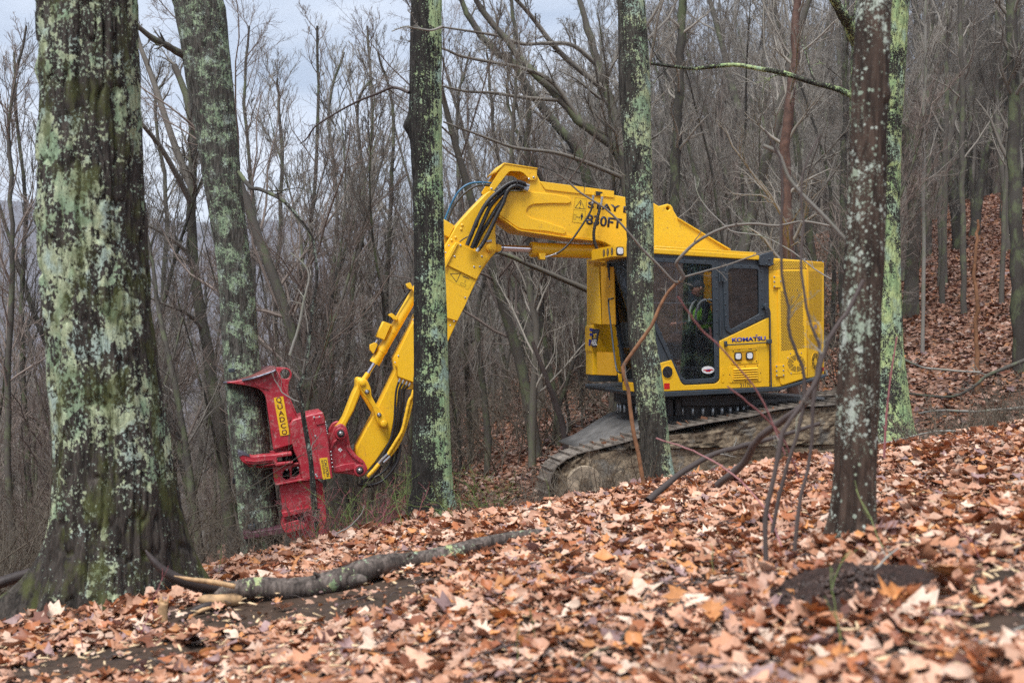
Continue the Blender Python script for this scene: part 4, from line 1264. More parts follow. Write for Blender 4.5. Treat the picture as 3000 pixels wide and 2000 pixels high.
def track(w0, w1, ds=0.0):
    # belt path (upper run read from the photograph), closed below ground
    top = zD((2250, 168), (2090, 205), (1960, 228), (1800, 236), (1640, 255), (1500, 290), (1350, 315), (1180, 342), (1000, 378), (800, 425), (640, 470), (500, 505), (400, 530), (320, 570), (270, 610), (240, 660), (228, 720), (225, 790))
    T = [ML(p, 0.0 - 0.05) for p in top]
    T = [np.array(t) + (ds, 0) for t in T]
    # front idler round and lower run
    fb = T[-1]
    low = [fb + (-0.08, -0.22), fb + (-0.30, -0.36), fb + (-1.2, -0.42), np.array([T[0][0] + 0.4, T[0][1] - 1.15]), np.array([T[0][0] - .25, T[0][1] - 0.95]), np.array([T[0][0] - .38, T[0][1] - 0.5]), np.array([T[0][0] - .25, T[0][1] - 0.15])]
    loop = np.array(T + low)
    sm = smoothpath(np.vstack([loop, loop[:1]]), 400)
    L = np.concatenate([[0], np.cumsum(np.linalg.norm(np.diff(sm, axis=0), axis=1))])
    ns = int(L[-1] / 0.155)
    shoes = Acc(); pad = Acc()
    ctrd = sm.mean(0)
    for i in range(ns):
        q = L[-1] * i / ns
        p = np.array([np.interp(q, L, sm[:, 0]), np.interp(q, L, sm[:, 1])])
        p2 = np.array([np.interp((q + .05) % L[-1], L, sm[:, 0]), np.interp((q + .05) % L[-1], L, sm[:, 1])])
        d = (p2 - p) / (np.linalg.norm(p2 - p) + 1e-9); nn = np.array([-d[1], d[0]])
        if nn @ (p - ctrd) < 0: nn = -nn
        # plate with a grouser bar: profile in (d, nn), extruded along w
        prof = [(-.076, 0), (.076, 0), (.076, .014), (.03, .016), (.022, .052), (.008, .052), (0.0, .016), (-.076, .014)]
        prof = [p + d * a_ + nn * b_2 for a_, b_2 in prof]
        V = [(x[0], -w0, x[1]) for x in prof] + [(x[0], -w1, x[1]) for x in prof]
        n8 = len(prof)
        shoes.add(V, [np.array([(k, (k + 1) % n8, n8 + (k + 1) % n8, n8 + k) for k in range(n8)]), np.array([list(range(n8)), list(range(2 * n8 - 1, n8 - 1, -1))])])
    tr_ = shoes.build("track", TRK, MACH, False)
    # muddy track frame inside the belt
    inner = []
    for i in range(0, 400, 3):
        p = sm[i]; v = ctrd - p
        inner.append(p + v / np.linalg.norm(v) * 0.12)
    bm = bmesh.new()
    N_ = len(inner); rings = []
    ww = np.linspace(w0 + 0.06, w1 - 0.06, 6)
    # outer face grid towards the centre line so it can be lumpy
    K = 26
    grid = []
    for k in range(K):
        f = k / (K - 1)
        row_ = []
        for p in inner:
            c = np.array([p[0] * 1.0, ctrd[1]])
            q = p * (1 - f) + np.array([ctrd[0] + (p[0] - ctrd[0]) * 0.80, ctrd[1]]) * f
            lump = 0.07 * vnoise(np.array(q[0] * 4.1), np.array(q[1] * 5.3), 31) + 0.05 * vnoise(np.array(q[0] * 13.0), np.array(q[1] * 12.0), 32) + 0.04 * vnoise(np.array(q[0] * 29.0), np.array(q[1] * 31.0), 33)
            bul = 0.04 * math.sin(f * math.pi / 2)
            row_.append(bm.verts.new((q[0], -(w0 + 0.055 - bul - float(lump) * (1 if k else .2)), q[1])))
        grid.append(row_)
    for k in range(K - 1):
        for i in range(N_):
            bm.faces.new((grid[k][i], grid[k][(i + 1) % N_], grid[k + 1][(i + 1) % N_], grid[k + 1][i]))
    bm.faces.new(grid[K - 1])
    back = [bm.verts.new((p[0], -w1 + 0.06, p[1])) for p in inner]
    for i in range(N_):
        bm.faces.new((grid[0][i], back[i], back[(i + 1) % N_], grid[0][(i + 1) % N_]))
    bm.faces.new(back)
    bmesh.ops.recalc_face_normals(bm, faces=bm.faces)
    me = bpy.data.meshes.new("muddy_track_frame"); bm.to_mesh(me); bm.free()
    for p in me.polygons: p.use_smooth = True
    autosmooth(me, 50)
    addobj("muddy_track_frame", me, MUD, tr_)
    return tr_
tn = track(-0.16, 0.42)
wh = disc("idler_wheel", zD((460, 720))[0], -0.22, 0.0, 52, PALEMUD, tn, 36)
disc("idler_hub", zD((462, 722))[0], -0.25, -0.22, 20, MUD, tn, 20)
# mud caked lower wheels and rail
for x, y in ((700, 700), (900, 690), (1100, 680), (1300, 660), (1500, 640)):
    disc("track_roller", zD((x, y))[0], -0.19, 0.05, 30, MUD, tn, 20)
plate("track_guard", [zD((620, 600), (1700, 440), (1705, 470), (640, 640))], -0.10, -0.02, MUD, tn, bevel=0.02)
track(2.25, 2.83, -1.5)
# car body arch rising between tracks to the turntable
plate("car_body", [zD((500, 520), (620, 470), (840, 330), (980, 290), (1180, 262), (1330, 200), (1500, 190), (1780, 178), (2080, 190), (2100, 330), (1400, 420), (620, 600))], 0.46, 2.2, plain("grey_muddy_steel", (0.13, 0.125, 0.12), .6, var=.4, scale=4, bump=.3), MACH, bevel=0.03)
# loose mud, leaves and sticks caught on the upper track run
ac = Acc(); rg = np.random.default_rng(6)
for i in range(46):
    x = rg.uniform(430, 1900); yb = np.interp(x, [400, 800, 1180, 1500, 1960], [528, 423, 340, 288, 226])
    c = M3(zD((x, yb - rg.uniform(2, 18)))[0], rg.uniform(-0.1, 0.3))
    l = rg.uniform(.03, .10); an = rg.uniform(-1, 1); 
    bar3(ac, c, c + np.array([math.cos(an) * l, rg.uniform(-.03, .03), abs(math.sin(an)) * l * .8]), rg.uniform(.006, .03), .004)
ac.build("caught_leaves", plain("wet_leaf_scraps", (0.22, 0.10, 0.055), .6, var=.5), tn, False)

# ================================================================= FAR SIDE HOUSING seen in front view beyond the windscreen
def prof_box(name, s_front, px_l, px_r, ytop, ybot, depth, mat, parent, tilt=0.0, xl2=None):
    """box whose front face lies at forward offset s_front, between two pixel columns and rows"""
    wl, zt_ = MW((px_l, ytop), s_front); wr, _ = MW((px_r, ytop), s_front)
    _, zb_3 = MW((px_l, ybot), s_front)
    lo, hi = sorted((wl, wr))
    return lo, hi, zt_, zb_3
sf = -0.05
wl, z_top = MW(zJ((62, 66))[0], sf); wr = 1.65
_, z1 = MW(zJ((80, 690))[0], sf); _, z2 = MW(zJ((80, 940))[0], sf); _, z3 = MW(zJ((85, 1165))[0], sf)
prof = [(sf, z_top), (sf, z1), (sf + .03, z1 - .03), (sf + .03, z2), (sf + .015, z2 - .02), (sf + .015, z3), (sR, z3), (sR, z_top)]
fh = poly3("far_side_housing", ([(p[0], -wl, p[1]) for p in prof], [(p[0], -wr, p[1]) for p in prof]), YEL, MACH)
def on_front(name, px, s, mat, parent, th=0.012, out=0.0):
    P = []
    for p in px:
        w_, z_ = MW(p, s + out); P.append((s + out, -w_, z_))
    return poly3(name, ([(p[0], p[1], p[2]) for p in P], [(p[0] + th, p[1], p[2]) for p in P]), mat, parent)
on_front("top_cap", zJ((75, 66), (262, 70), (264, 95), (78, 92)), sf, YEL, fh, .03)
on_front("left_panel", zJ((78, 135), (180, 138), (205, 688), (90, 675)), sf, YEL, fh, .010)
on_front("mesh_panel", zJ((203, 130), (330, 132), (345, 692), (218, 688)), sf, YEL_MATT, fh, .016)
on_front("mesh_panel", zJ((165, 948), (340, 952), (352, 1178), (170, 1172)), sf + .02, YEL_MATT, fh, .016)
dc = on_front("decal_plate", zJ((120, 728), (184, 734), (155, 906), (108, 895)), sf + .035, INK, fh, .004)
for yy in (722, 768, 830):
    on_front("decal_stripe", zJ((94, yy), (128, yy + 6), (118, yy + (30 if yy < 830 else 8)), (92, yy + (26 if yy < 830 else 4))) if yy < 830 else zJ((86, 828), (104, 832), (96, 892), (84, 888)), sf + .035, BLUEINK, fh, .004)
def ftext(name, s, p0, p1, hpx, sv, mat, parent):
    cu = bpy.data.curves.new(name, 'FONT'); cu.body = s; cu.offset = 0.02
    ob = bpy.data.objects.new(name, cu); me = bpy.data.meshes.new_from_object(ob); bpy.data.objects.remove(ob)
    n = len(me.vertices); co = np.empty(n * 3, np.float32); me.vertices.foreach_get("co", co); co = co.reshape(-1, 3)
    x0, x1, y0, y1 = co[:, 0].min(), co[:, 0].max(), co[:, 1].min(), co[:, 1].max()
    w0_, z0_ = MW(p0, sv); w1_, z1_ = MW(p1, sv); h = hpx * 17.5 / FP
    u = (co[:, 0] - x0) / (x1 - x0)
    q = np.stack([np.full(n, sv), -(w0_ + (w1_ - w0_) * u), z0_ + (z1_ - z0_) * u + (co[:, 1] - y0) / (y1 - y0) * h], -1)
    me.vertices.foreach_set("co", q.astype(np.float32).ravel()); me.update()
    return addobj(name, me, mat, parent)
ftext("model_letters", "XT", zJ((124, 820))[0], zJ((156, 818))[0], 13, sf + .046, SIGNY, dc)
ftext("model_number", "465L", zJ((107, 888))[0], zJ((160, 886))[0], 17, sf + .046, WHITE, dc)
boxl("far_side_sill", sR, sf, wr, wl - .05, z3 - .10, z3 - .004, SLATE, fh)
plate("front_bracket", [zJ((370, 1150), (400, 1155), (405, 1240), (372, 1236))], 0.95, 1.0, YEL, cab)

# ================================================================= BOOM
BW0, BW1 = 1.12, 1.62
boom_out = [zA(p)[0] for p in ((1258, 245), (1285, 305), (2010, 400), (2015, 440), (2125, 462))] + [zB(p)[0] for p in ((525, 132), (565, 157), (600, 147), (625, 140), (648, 146), (662, 162), (672, 190), (700, 238), (890, 355), (1082, 468))] + \
    [zB((1078, 490))[0]] + [zA(p)[0] for p in ((2165, 955), (1985, 950), (1930, 915), (1870, 893), (1800, 882), (1540, 852), (1100, 787), (1060, 772), (880, 645), (825, 588), (960, 402), (1145, 398), (1175, 385), (1182, 290), (1200, 250))]
boom = plate("boom", [boom_out, ell(zB((630, 173))[0], 5.2, 5.6)], BW0, BW1, YEL, MACH, bevel=0.014)
dbl = [(832, 585), (960, 408), (1180, 408), (1400, 430), (1560, 458), (1592, 490), (1585, 515), (1560, 525), (1385, 523), (1215, 532), (1165, 560), (1147, 600), (1160, 640), (1190, 665), (1350, 706), (1520, 765), (1545, 800), (1520, 828), (1340, 796), (1110, 778), (1065, 764), (885, 636)]
plate("stiffener_plate", [roundpoly(zA(*dbl), 3, 3)], BW0 - 0.022, BW0 - .001, YEL, boom, bevel=0.012)
cv = plate("boom_cover", [zA((1287, 308), (2012, 402), (2014, 468), (1335, 388))], BW0 - 0.016, BW0 - .001, YEL, boom, bevel=0.004)
plate("bottom_flange", [[zA(p)[0] for p in ((885, 650), (1062, 775), (1100, 789), (1540, 854), (1800, 884), (1800, 892), (1538, 864), (1098, 799), (1055, 786), (880, 660))]], BW0 - 0.03, BW1 + .03, YEL, boom, bevel=0.004, wd=BW0)
plate("rear_gusset", [zB((698, 236), (700, 246), (890, 362), (1060, 466), (1084, 466), (890, 352))], BW0 - .03, BW1 + .03, YEL, boom, bevel=0.004)
# lettering
bt = BW0 - 0.002
text("warning_lettering", "STAY B", zG((905, 495))[0], zG((1600, 590))[0], 20.5, bt, INK, boom, bold=0.03)
text("warning_lettering", "830FT 1", zG((875, 765))[0], zG((1590, 858))[0], 32.0, bt, INK, boom, bold=0.03)
st = plate("warning_sticker", [zG((700, 330), (892, 355), (850, 757), (652, 730))], BW0 - .0025, BW0 - .0005, SIGNY, boom, bevel=0.0005)
t2 = BW0 - .004
strip("sticker_border", zG((700, 330), (892, 355), (850, 757), (652, 730)), .5, t2, MAROON, st, .0006, True)
strip("sticker_border", zG((677, 528), (872, 555)), .5, t2, MAROON, st, .0006)
strip("warning_triangle", zG((792, 372), (853, 520), (700, 498)), 1.4, t2, INK, st, .0008, True)
plate("exclamation_mark", [zG((780, 405), (797, 407), (790, 468), (783, 467))], t2 - .001, t2, INK, st, bevel=.0003)
plate("exclamation_dot", [ell(zG((778, 493))[0], 1.6)], t2 - .001, t2, INK, st, bevel=.0003)
plate("person_symbol", [zG((795, 608), (828, 612), (830, 660), (822, 662), (820, 640), (810, 702), (806, 702), (806, 665), (802, 700), (796, 700), (797, 640), (790, 655), (786, 652))], t2 - .001, t2, INK, st, bevel=.0003)
plate("person_symbol_head", [ell(zG((813, 596))[0], 1.7)], t2 - .001, t2, INK, st, bevel=.0003)
strip("distance_arrow", zG((724, 650), (774, 655)), .9, t2, INK, st, .0008)
strip("distance_arrow", zG((735, 638), (723, 650), (733, 662)), .9, t2, INK, st, .0008)
strip("distance_arrow", zG((764, 643), (775, 655), (763, 667)), .9, t2, INK, st, .0008)
strip("machine_symbol", zG((682, 606), (714, 611), (708, 690), (676, 686)), .6, t2, INK, st, .0008, True)
plate("boom_slot", [zG((1035, 225), (1150, 238), (1145, 300), (1040, 300))], BW0 - .018, BW0 - .0165, DARK, boom, bevel=.0004)
# hose guard bracket at the boom tip
gout = roundpoly(zA((928, 128), (1257, 182), (1252, 262), (1240, 300), (1183, 295), (1160, 265), (1110, 212), (985, 205), (950, 245), (832, 398), (800, 410), (772, 388), (850, 262), (895, 180)), [8, 3, 3, 6, 4, 4, 10, 10, 4, 5, 6, 5, 0, 0])
gd = plate("hose_guard", [gout], BW0 - .03, BW0 - .01, YEL, boom, bevel=0.004)
plate("far_guard_plate", [gout], BW1 - .06, BW1 - .04, YEL, gd, bevel=0.004, wd=BW0 - .03)
plate("guard_top", [zA((930, 124), (1258, 176), (1258, 186), (936, 136), (845, 226), (836, 218))], BW0 - .04, BW1, YEL, gd, bevel=0.003, wd=BW0 - .03)
bolts("bolt_heads", zA((1220, 268), (805, 380), (1175, 285)), BW0 - .03, 3.4, BOLT, gd, .014)
disc("bolt_boss", zA((1220, 268))[0], BW0 - .034, BW0 - .03, 8, YEL, gd); disc("bolt_boss", zA((802, 382))[0], BW0 - .034, BW0 - .03, 8, YEL, gd)

# ================================================================= STICK (arm) and its cylinder
AW0, AW1 = 1.20, 1.54
arm_out = zS((1438, 558), (1425, 566), (1378, 615), (1336, 662), (1303, 722), (1207, 950), (1155, 1050), (1160, 1082), (1105, 1197), (1045, 1308), (1043, 1330), (1056, 1362), (1078, 1378), (1100, 1352), (1142, 1291), (1156, 1222), (1172, 1140), (1250, 1140), (1358, 902), (1410, 795)) + \
    [zA(p)[0] for p in ((800, 1060), (845, 1010), (862, 960), (850, 900), (845, 800), (850, 720), (872, 650), (900, 560), (900, 420))]
arm = plate("stick", [arm_out], AW0, AW1, YEL, MACH, bevel=0.014)
gv = plate("guard_cover", [roundpoly(zA((468, 905), (772, 1058), (700, 1200), (660, 1272), (343, 1118), (343, 1075), (410, 960)), 3)], AW0 - .06, AW0 - .001, YEL, arm, bevel=0.006)
plate("cover_rib", [zA((455, 905), (480, 915), (350, 1165), (335, 1130))], AW0 - .085, AW0 - .06, YEL, arm, bevel=0.004)
plate("lower_cover", [zA((343, 1120), (658, 1274), (540, 1540), (470, 1680), (343, 1640))], AW0 - .035, AW0 - .001, YEL, arm, bevel=0.004)
plate("side_cover", [zC((1002, 458), (1078, 300), (1100, 260), (1160, 280), (1110, 618), (1003, 577))], AW0 - .07, AW0 - .001, YEL, arm, bevel=0.008)
plate("side_cover_lug", [roundpoly(zC((982, 475), (995, 452), (1010, 460), (1002, 530), (982, 510)), 3)], AW0 - .04, AW0 - .001, YEL, arm, bevel=0.004)
s3 = plate("warning_sticker", [zA((403, 1155), (640, 1268), (575, 1375), (362, 1262))], AW0 - .0375, AW0 - .0355, SIGNY, arm, bevel=0.0005)
strip("warning_triangle", zA((402, 1216), (500, 1212), (460, 1296)), 1.5, AW0 - .039, INK, s3, .0008, True)
strip("person_symbol", zA((525, 1240), (585, 1265)), 2.4, AW0 - .039, INK, s3, .0008)
strip("distance_arrow", zA((548, 1278), (544, 1306)), 1.2, AW0 - .039, INK, s3, .0008)
strip("machine_symbol", zA((505, 1300), (556, 1325), (546, 1345), (496, 1320)), .5, AW0 - .039, INK, s3, .0008, True)
bolts("yellow_bolt_heads", zA((517, 737), (507, 777), (452, 858), (414, 885)), AW0, 4.0, YEL, arm, .014, 6)
bolts("bolt_heads", zA((500, 935), (443, 1045), (711, 1045), (635, 1148), (690, 1145)), AW0 - .06, 3.0, BOLT, arm, .012)
bolts("bolt_heads", zA((387, 940), (400, 1010), (547, 1450), (355, 1008)), AW0 - .036, 2.6, BOLT, arm, .010)
bolts("bolt_heads", zC((1008, 463), (990, 500), (1092, 262), (1299, 292), (1320, 270)), AW0 - .07, 2.4, BOLT, arm, .010)
disc("pivot_boss", zA((795, 960))[0], AW0 - .05, AW0, 12.5, YEL, arm); disc("pivot_cap", zA((795, 960))[0], AW0 - .065, AW0 - .05, 7, YEL, arm)
plate("pin_keeper", [zA((745, 888), (808, 878), (812, 898), (750, 908))], AW0 - .03, AW0 - .002, BOLT, arm, bevel=.003)
plate("cylinder_mount", [zA((330, 675), (445, 742), (390, 862), (330, 830))], AW0 + .02, AW1 - .02, YEL, arm, bevel=.01)
disc("pin_boss", zC((925, 840))[0], AW0 - .05, AW0, 13, YEL, arm)

# lift cylinder under the boom
cw = 1.37
lc = mtube("lift_cylinder", zA((1212, 977), (1900, 1000)), cw, 22.5, YEL, MACH, 28)
mtube("rod", zA((890, 962), (1215, 976)), cw, 10.2, CHROME, lc, 20)
disc("rod_eye", zA((872, 962))[0], cw - .08, cw + .08, 12, YEL, lc)
mtube("end_flange", zA((1200, 977), (1240, 978)), cw, 24.5, YEL, lc, 28)
fl = Acc(); ax = M3(zA((1240, 978))[0], cw) - M3(zA((1200, 977))[0], cw); ax /= np.linalg.norm(ax)
for k in range(14):
    t_ = k * 2 * math.pi / 14; c = M3(zA((1199, 977))[0], cw) + 0.098 * (math.cos(t_) * np.array([0, 1, 0]) + math.sin(t_) * np.cross(ax, (0, 1, 0)))
    fl.tube([c - ax * 0.018, c + ax * .01], 0.013, 6)
fl.build("flange_bolts", YEL, lc)
mtube("barrel_ring", zA((1243, 978), (1256, 978.5)), cw, 23.2, YEL, lc, 28)
plate("port_block", [zA((1278, 1012), (1340, 1012), (1336, 1078), (1282, 1072))], cw - .16, cw - .03, YEL, lc, bevel=.005)
mtube("hose_fitting", zA((1335, 1052), (1375, 1042), (1440, 1018)), 1.22, 3.2, STEEL, lc, 10, smooth_n=8)

# bucket style tilt cylinder on the stick
tc_ = mtube("tilt_cylinder", zS((1106, 1049), (1318, 680)), 1.37, 15.5, YEL, MACH, 24)
mtube("rod", zS((1076, 1098), (1106, 1049)), 1.37, 6.4, CHROME, tc_, 16)
mtube("gland", zS((1097, 1064), (1108, 1045)), 1.37, 17, YEL, tc_, 20)
mtube("gland", zS((1117, 1030), (1123, 1020)), 1.37, 16.6, YEL, tc_, 20)
mtube("barrel_ring", zS((1148, 975), (1152, 968)), 1.37, 16.4, YEL, tc_, 20)
mtube("rod_eye", zS((1062, 1118), (1079, 1093)), 1.37, 8.5, YEL, tc_, 14)
plate("port_block", [zC((852, 400), (880, 388), (893, 400), (870, 452), (850, 430))], 1.28, 1.40, YEL, tc_, bevel=.004)
plate("guard_box", [zC((885, 355), (925, 270), (968, 285), (930, 375))], 1.26, 1.42, YEL, tc_, bevel=.006)
plate("hose_clamp", [zC((953, 232), (972, 224), (1006, 250), (1000, 264), (980, 258))], 1.24, 1.34, YEL, tc_, bevel=.004)
mtube("steel_pipe", zC((880, 392), (892, 374)), 1.30, 3.5, STEEL, tc_)
mtube("hose", zC((958, 275), (985, 215), (1020, 165), (1078, 88)), 1.28, 3.6, BLACK, tc_, 10, smooth_n=16)
plate("hose_clamp", [zC((1055, 58), (1075, 52), (1092, 85), (1075, 92), (1058, 78))], 1.24, 1.34, YEL, tc_, bevel=.004)

# tilt links
lk = plate("tilt_link", [roundpoly(zH((1920, 355), (1960, 320), (2020, 320), (2060, 360), (2105, 470), (2108, 560), (2180, 690), (2270, 790), (2330, 910), (2330, 970), (2290, 995), (2240, 985), (2190, 920), (2160, 820), (2130, 730), (2050, 600), (1990, 540), (1950, 460), (1925, 400)), 6, 4)], 1.12, 1.17, YEL, MACH, bevel=.01)
plate("cap_plate", [roundpoly(zH((1935, 340), (2035, 330), (2085, 470), (2075, 520), (2030, 530), (1950, 420)), 8)], 1.10, 1.12, YEL, lk, bevel=.006)
plate("cap_plate", [roundpoly(zH((2180, 800), (2250, 790), (2330, 910), (2325, 975), (2260, 985), (2205, 900)), 8)], 1.10, 1.12, YEL, lk, bevel=.006)
for p in ((1990, 385), (2280, 945)):
    disc("pin_cap", zH(p)[0], 1.075, 1.10, 9, YEL, lk); disc("pin_centre", zH(p)[0], 1.068, 1.075, 4.5, YEL, lk)
for p in ((2048, 505), (2215, 822)):
    disc("washer", zH(p)[0], 1.09, 1.10, 7, DARK, lk); disc("bolt_head", zH(p)[0], 1.07, 1.09, 5, BOLT, lk, 12)
plate("far_link", [roundpoly(zH((1920, 355), (1960, 320), (2020, 320), (2060, 360), (2108, 560), (2270, 790), (2330, 910), (2290, 995), (2240, 985), (2160, 820), (1990, 540), (1925, 400)), 6, 4)], 1.57, 1.61, YEL, lk, bevel=.01, wd=1.12)
pl_ = plate("push_link", [roundpoly(zH((1905, 330), (1950, 300), (1990, 340), (1985, 460), (1870, 760), (1760, 960), (1755, 1010), (1700, 1060), (1650, 1040), (1620, 1010), (1670, 960), (1730, 860), (1860, 530), (1905, 440)), 5, 4)], 1.20, 1.54, YEL, MACH, bevel=.02)

# ================================================================= HOSES of boom and stick
def hose(pts, w, r, n=70, m=BLACK, wv=0.05, parent=None, name="hose"):
    return mtube(name, pts, w, r, m, parent or boom, 10, smooth_n=n, wv=wv)
hose(zA((1140, 332), (1050, 310), (960, 340), (870, 410), (760, 520), (680, 660), (620, 800), (565, 935)), 1.03, 6.2)
hose(zA((1150, 350), (1080, 322), (990, 360), (905, 430), (800, 545), (730, 690), (660, 850), (612, 965)), 1.06, 6.0)
hose(zA((1140, 378), (1060, 345), (980, 385), (930, 470), (850, 580), (780, 700), (700, 830), (640, 960)), 1.09, 5.8)
hose(zA((1125, 372), (1040, 350), (965, 400), (920, 520), (860, 640), (790, 790), (720, 920), (672, 985)), 1.02, 6.0)
hose(zA((1120, 385), (1060, 380), (960, 390), (850, 480), (740, 560), (690, 640), (650, 760)), 1.12, 4.5, m=BLACK)
for a, b in (((1120, 335), (1180, 352)), ((1112, 378), (1165, 392)), ((1125, 372), (1175, 375))):
    mtube("hose_fitting", zA(a, b), 1.06, 5.2, BOLT, boom, 10)
mtube("hose_fitting", zA((680, 968), (662, 998)), 1.0, 5.5, BOLT, boom, 10)
hose(zA((860, 322), (800, 325), (690, 318), (580, 335), (490, 400), (425, 500), (385, 590), (345, 690)), 1.45, 3.4, m=BLUEHOSE, wv=None)
hose(zA((860, 345), (800, 350), (700, 345), (610, 375), (510, 455), (430, 560), (392, 650), (368, 700)), 1.40, 3.6, wv=None)
hose(zA((755, 430), (720, 465), (690, 500)), 1.25, 2.0, wv=None, n=14)
hose(zA((492, 905), (520, 880), (572, 850)), 1.14, 1.8, wv=None, n=14)
hose(zA((850, 830), (890, 870), (920, 930), (905, 1000), (835, 1025)), 1.14, 1.8, wv=None, n=30)
hose(zG((985, 430), (955, 550), (850, 730), (720, 925), (600, 1080), (500, 1180), (392, 1252)), 1.04, 3.2, wv=None, parent=lc)
hose(zG((1105, 470), (1090, 570), (1052, 700), (1012, 850), (1008, 1000), (1045, 1140), (1095, 1230), (1210, 1345)), 0.99, 4.6, n=110, wv=0.045)
mtube("hose_collar", zG((378, 1257), (408, 1242)), 1.10, 3.8, WHITE, lc, 12)
for x0_, x1_ in (((1000, 245), (985, 430)), ((1145, 270), (1120, 470))):
    mtube("hose_elbow", zG(x0_, (x0_[0], x0_[1] + 45)), 1.05, 5.6, YEL, boom, 14)
    mtube("hose_fitting", zG((x0_[0] - 3, x0_[1] + 48), (x0_[0] - 6, x0_[1] + 85)), 1.05, 4.6, BOLT, boom, 8)
    mtube("hose_fitting", zG((x0_[0] - 5, x0_[1] + 85), x1_), 1.05, 3.6, BOLT, boom, 10)
plate("tag_strip", [zA((930, 500), (938, 503), (912, 558), (903, 555))], 1.0, 1.005, WHITE, boom, bevel=.001)
# hoses down the stick to the felling head
hh = lambda pts, w, r, m=BLACK, wv=.035, n=60: hose(pts, w, r, n, m, wv, arm)
for k, (dx, w_) in enumerate(((0, 1.08), (16, 1.10), (32, 1.12), (46, 1.15))):
    mtube("hose_fitting", zC((1018 + dx * 1.25, 590 + k * 8), (1010 + dx * 1.2, 612 + k * 8)), w_, 3.0, BOLT, arm, 8)
    hh(zC((1010 + dx * 1.2, 608 + k * 8), (996 + dx, 660), (990 + dx, 740), (985 + dx * .8, 830), (972 + dx * .8, 910), (945 + dx * .8, 970), (915 + dx * .7, 1030)), w_, 3.1)
hh(zC((1095, 655), (1085, 690), (1068, 720), (1050, 800), (1030, 880), (990, 950), (950, 1015)), 1.06, 5.0, YELHOSE, .03)
hh(zC((1100, 680), (1078, 740), (1062, 810), (1040, 880), (1005, 960), (962, 1022)), 1.09, 5.0, YELHOSE, .03)
for a, b in (((950, 1010), (915, 1045)), ((962, 1025), (925, 1060)), ((915, 1045), (890, 1075))):
    mtube("hose_fitting", zC(a, b), 1.06, 4.4, STEEL, arm, 8)
hh(zC((900, 1068), (870, 1105), (835, 1140)), 1.05, 6.0, YELHOSE, .03, 30)
hh(zC((912, 1075), (880, 1120), (850, 1150), (800, 1170)), 1.12, 4.2, BLACK, .03, 30)
hh(zC((1020, 960), (1010, 1040), (970, 1110), (915, 1165), (850, 1185), (790, 1180)), 1.10, 3.6)
hh(zC((1005, 980), (990, 1060), (950, 1130), (890, 1180), (850, 1195), (780, 1185)), 1.15, 3.6)
hh(zC((985, 990), (960, 1070), (915, 1120), (860, 1150), (800, 1160)), 1.2, 3.6)
# ================================================================= FELLING HEAD
head = plate("felling_head", [roundpoly(zC((398, 850), (412, 822), (445, 812), (520, 790), (585, 778), (595, 805), (618, 930), (642, 1150), (560, 1152), (512, 1162), (470, 1165), (452, 1060), (425, 1000), (408, 930)), [6, 6, 4, 0, 3, 3, 0, 3, 0, 0, 3, 0, 8, 0])], 0.95, 1.75, RED, MACH, bevel=0.02)
plate("side_cover", [roundpoly(zC((524, 815), (540, 806), (588, 800), (612, 920), (640, 1148), (575, 1155), (548, 960)), 3)], 0.89, 0.949, RED, head, bevel=.012)
plate("upper_cover", [zC((540, 812), (588, 802), (596, 840), (548, 850))], 0.875, 0.89, RED, head, bevel=.004)
bolts("bolt_heads", zC((536, 808), (566, 806), (543, 912), (546, 1128), (553, 1138)), 0.885, 3.2, BOLT, head, .012)
rb = [(600 + i * 1.9, 835 + i * 12.5) for i in range(6)] + [(630, 1000), (632, 1020), (634, 1042), (637, 1062), (640, 1085)]
bolts("flange_bolts", zC(*rb), 0.93, 2.4, BOLT, head, .012)
mtube("motor", zC((600, 870), (614, 868)), 1.3, 14, BLACK, head, 16)
# upper guide: horn body, top plate, lug
horn = plate("upper_horn", [roundpoly(zH((110, 378), (400, 322), (700, 232), (795, 195), (830, 260), (960, 540), (1050, 740), (1105, 880), (985, 905), (982, 960), (1022, 1228), (760, 1300), (715, 1000), (660, 620), (640, 555), (600, 500), (545, 458), (400, 420), (200, 395)), [2, 0, 0, 3, 0, 0, 0, 3, 3, 0, 2, 2, 0, 4, 4, 4, 6, 0, 2])], 1.02, 1.62, RED, head, bevel=.012)
plate("horn_edge", [zH((795, 195), (812, 200), (975, 560), (1110, 880), (1098, 882), (950, 560))], 0.995, 1.02, RED, horn, bevel=.004)
ribp = [zH(p)[0] for p in ((500, 345), (520, 390), (590, 430), (690, 455), (690, 470), (580, 450), (505, 400))]
plate("horn_gusset", [ribp], 1.0, 1.02, RED, horn, bevel=.004)
tipz = M3(zH((78, 362))[0], 1.30); nearr = M3(zH((792, 188))[0], 0.96); nearm = M3(zH((420, 312))[0], 0.98)
fr_, fm_, fl_ = M3(zH((790, 152))[0], 1.62), M3(zH((560, 158))[0], 1.70), M3(zH((240, 300))[0], 1.60)
topp = [tipz, nearm, M3(zH((700, 228))[0], .96), nearr, fr_, M3(zH((700, 137))[0], 1.68), fm_, fl_]
poly3("top_plate", ([p - np.array([0, 0, .035]) for p in topp], topp), plain("scraped_red_plate", (0.20, 0.07, 0.065), .5, .3, .6, 9), horn)
edge = Acc(); edge.tube(smoothpath([tipz - (0, 0, .02), nearm + (0, .012, -.02), M3(zH((700, 228))[0], .95) - (0, 0, .02), nearr - (0, 0, .02)], 20), 0.018, 8)
edge.build("worn_edge", WORN, horn)
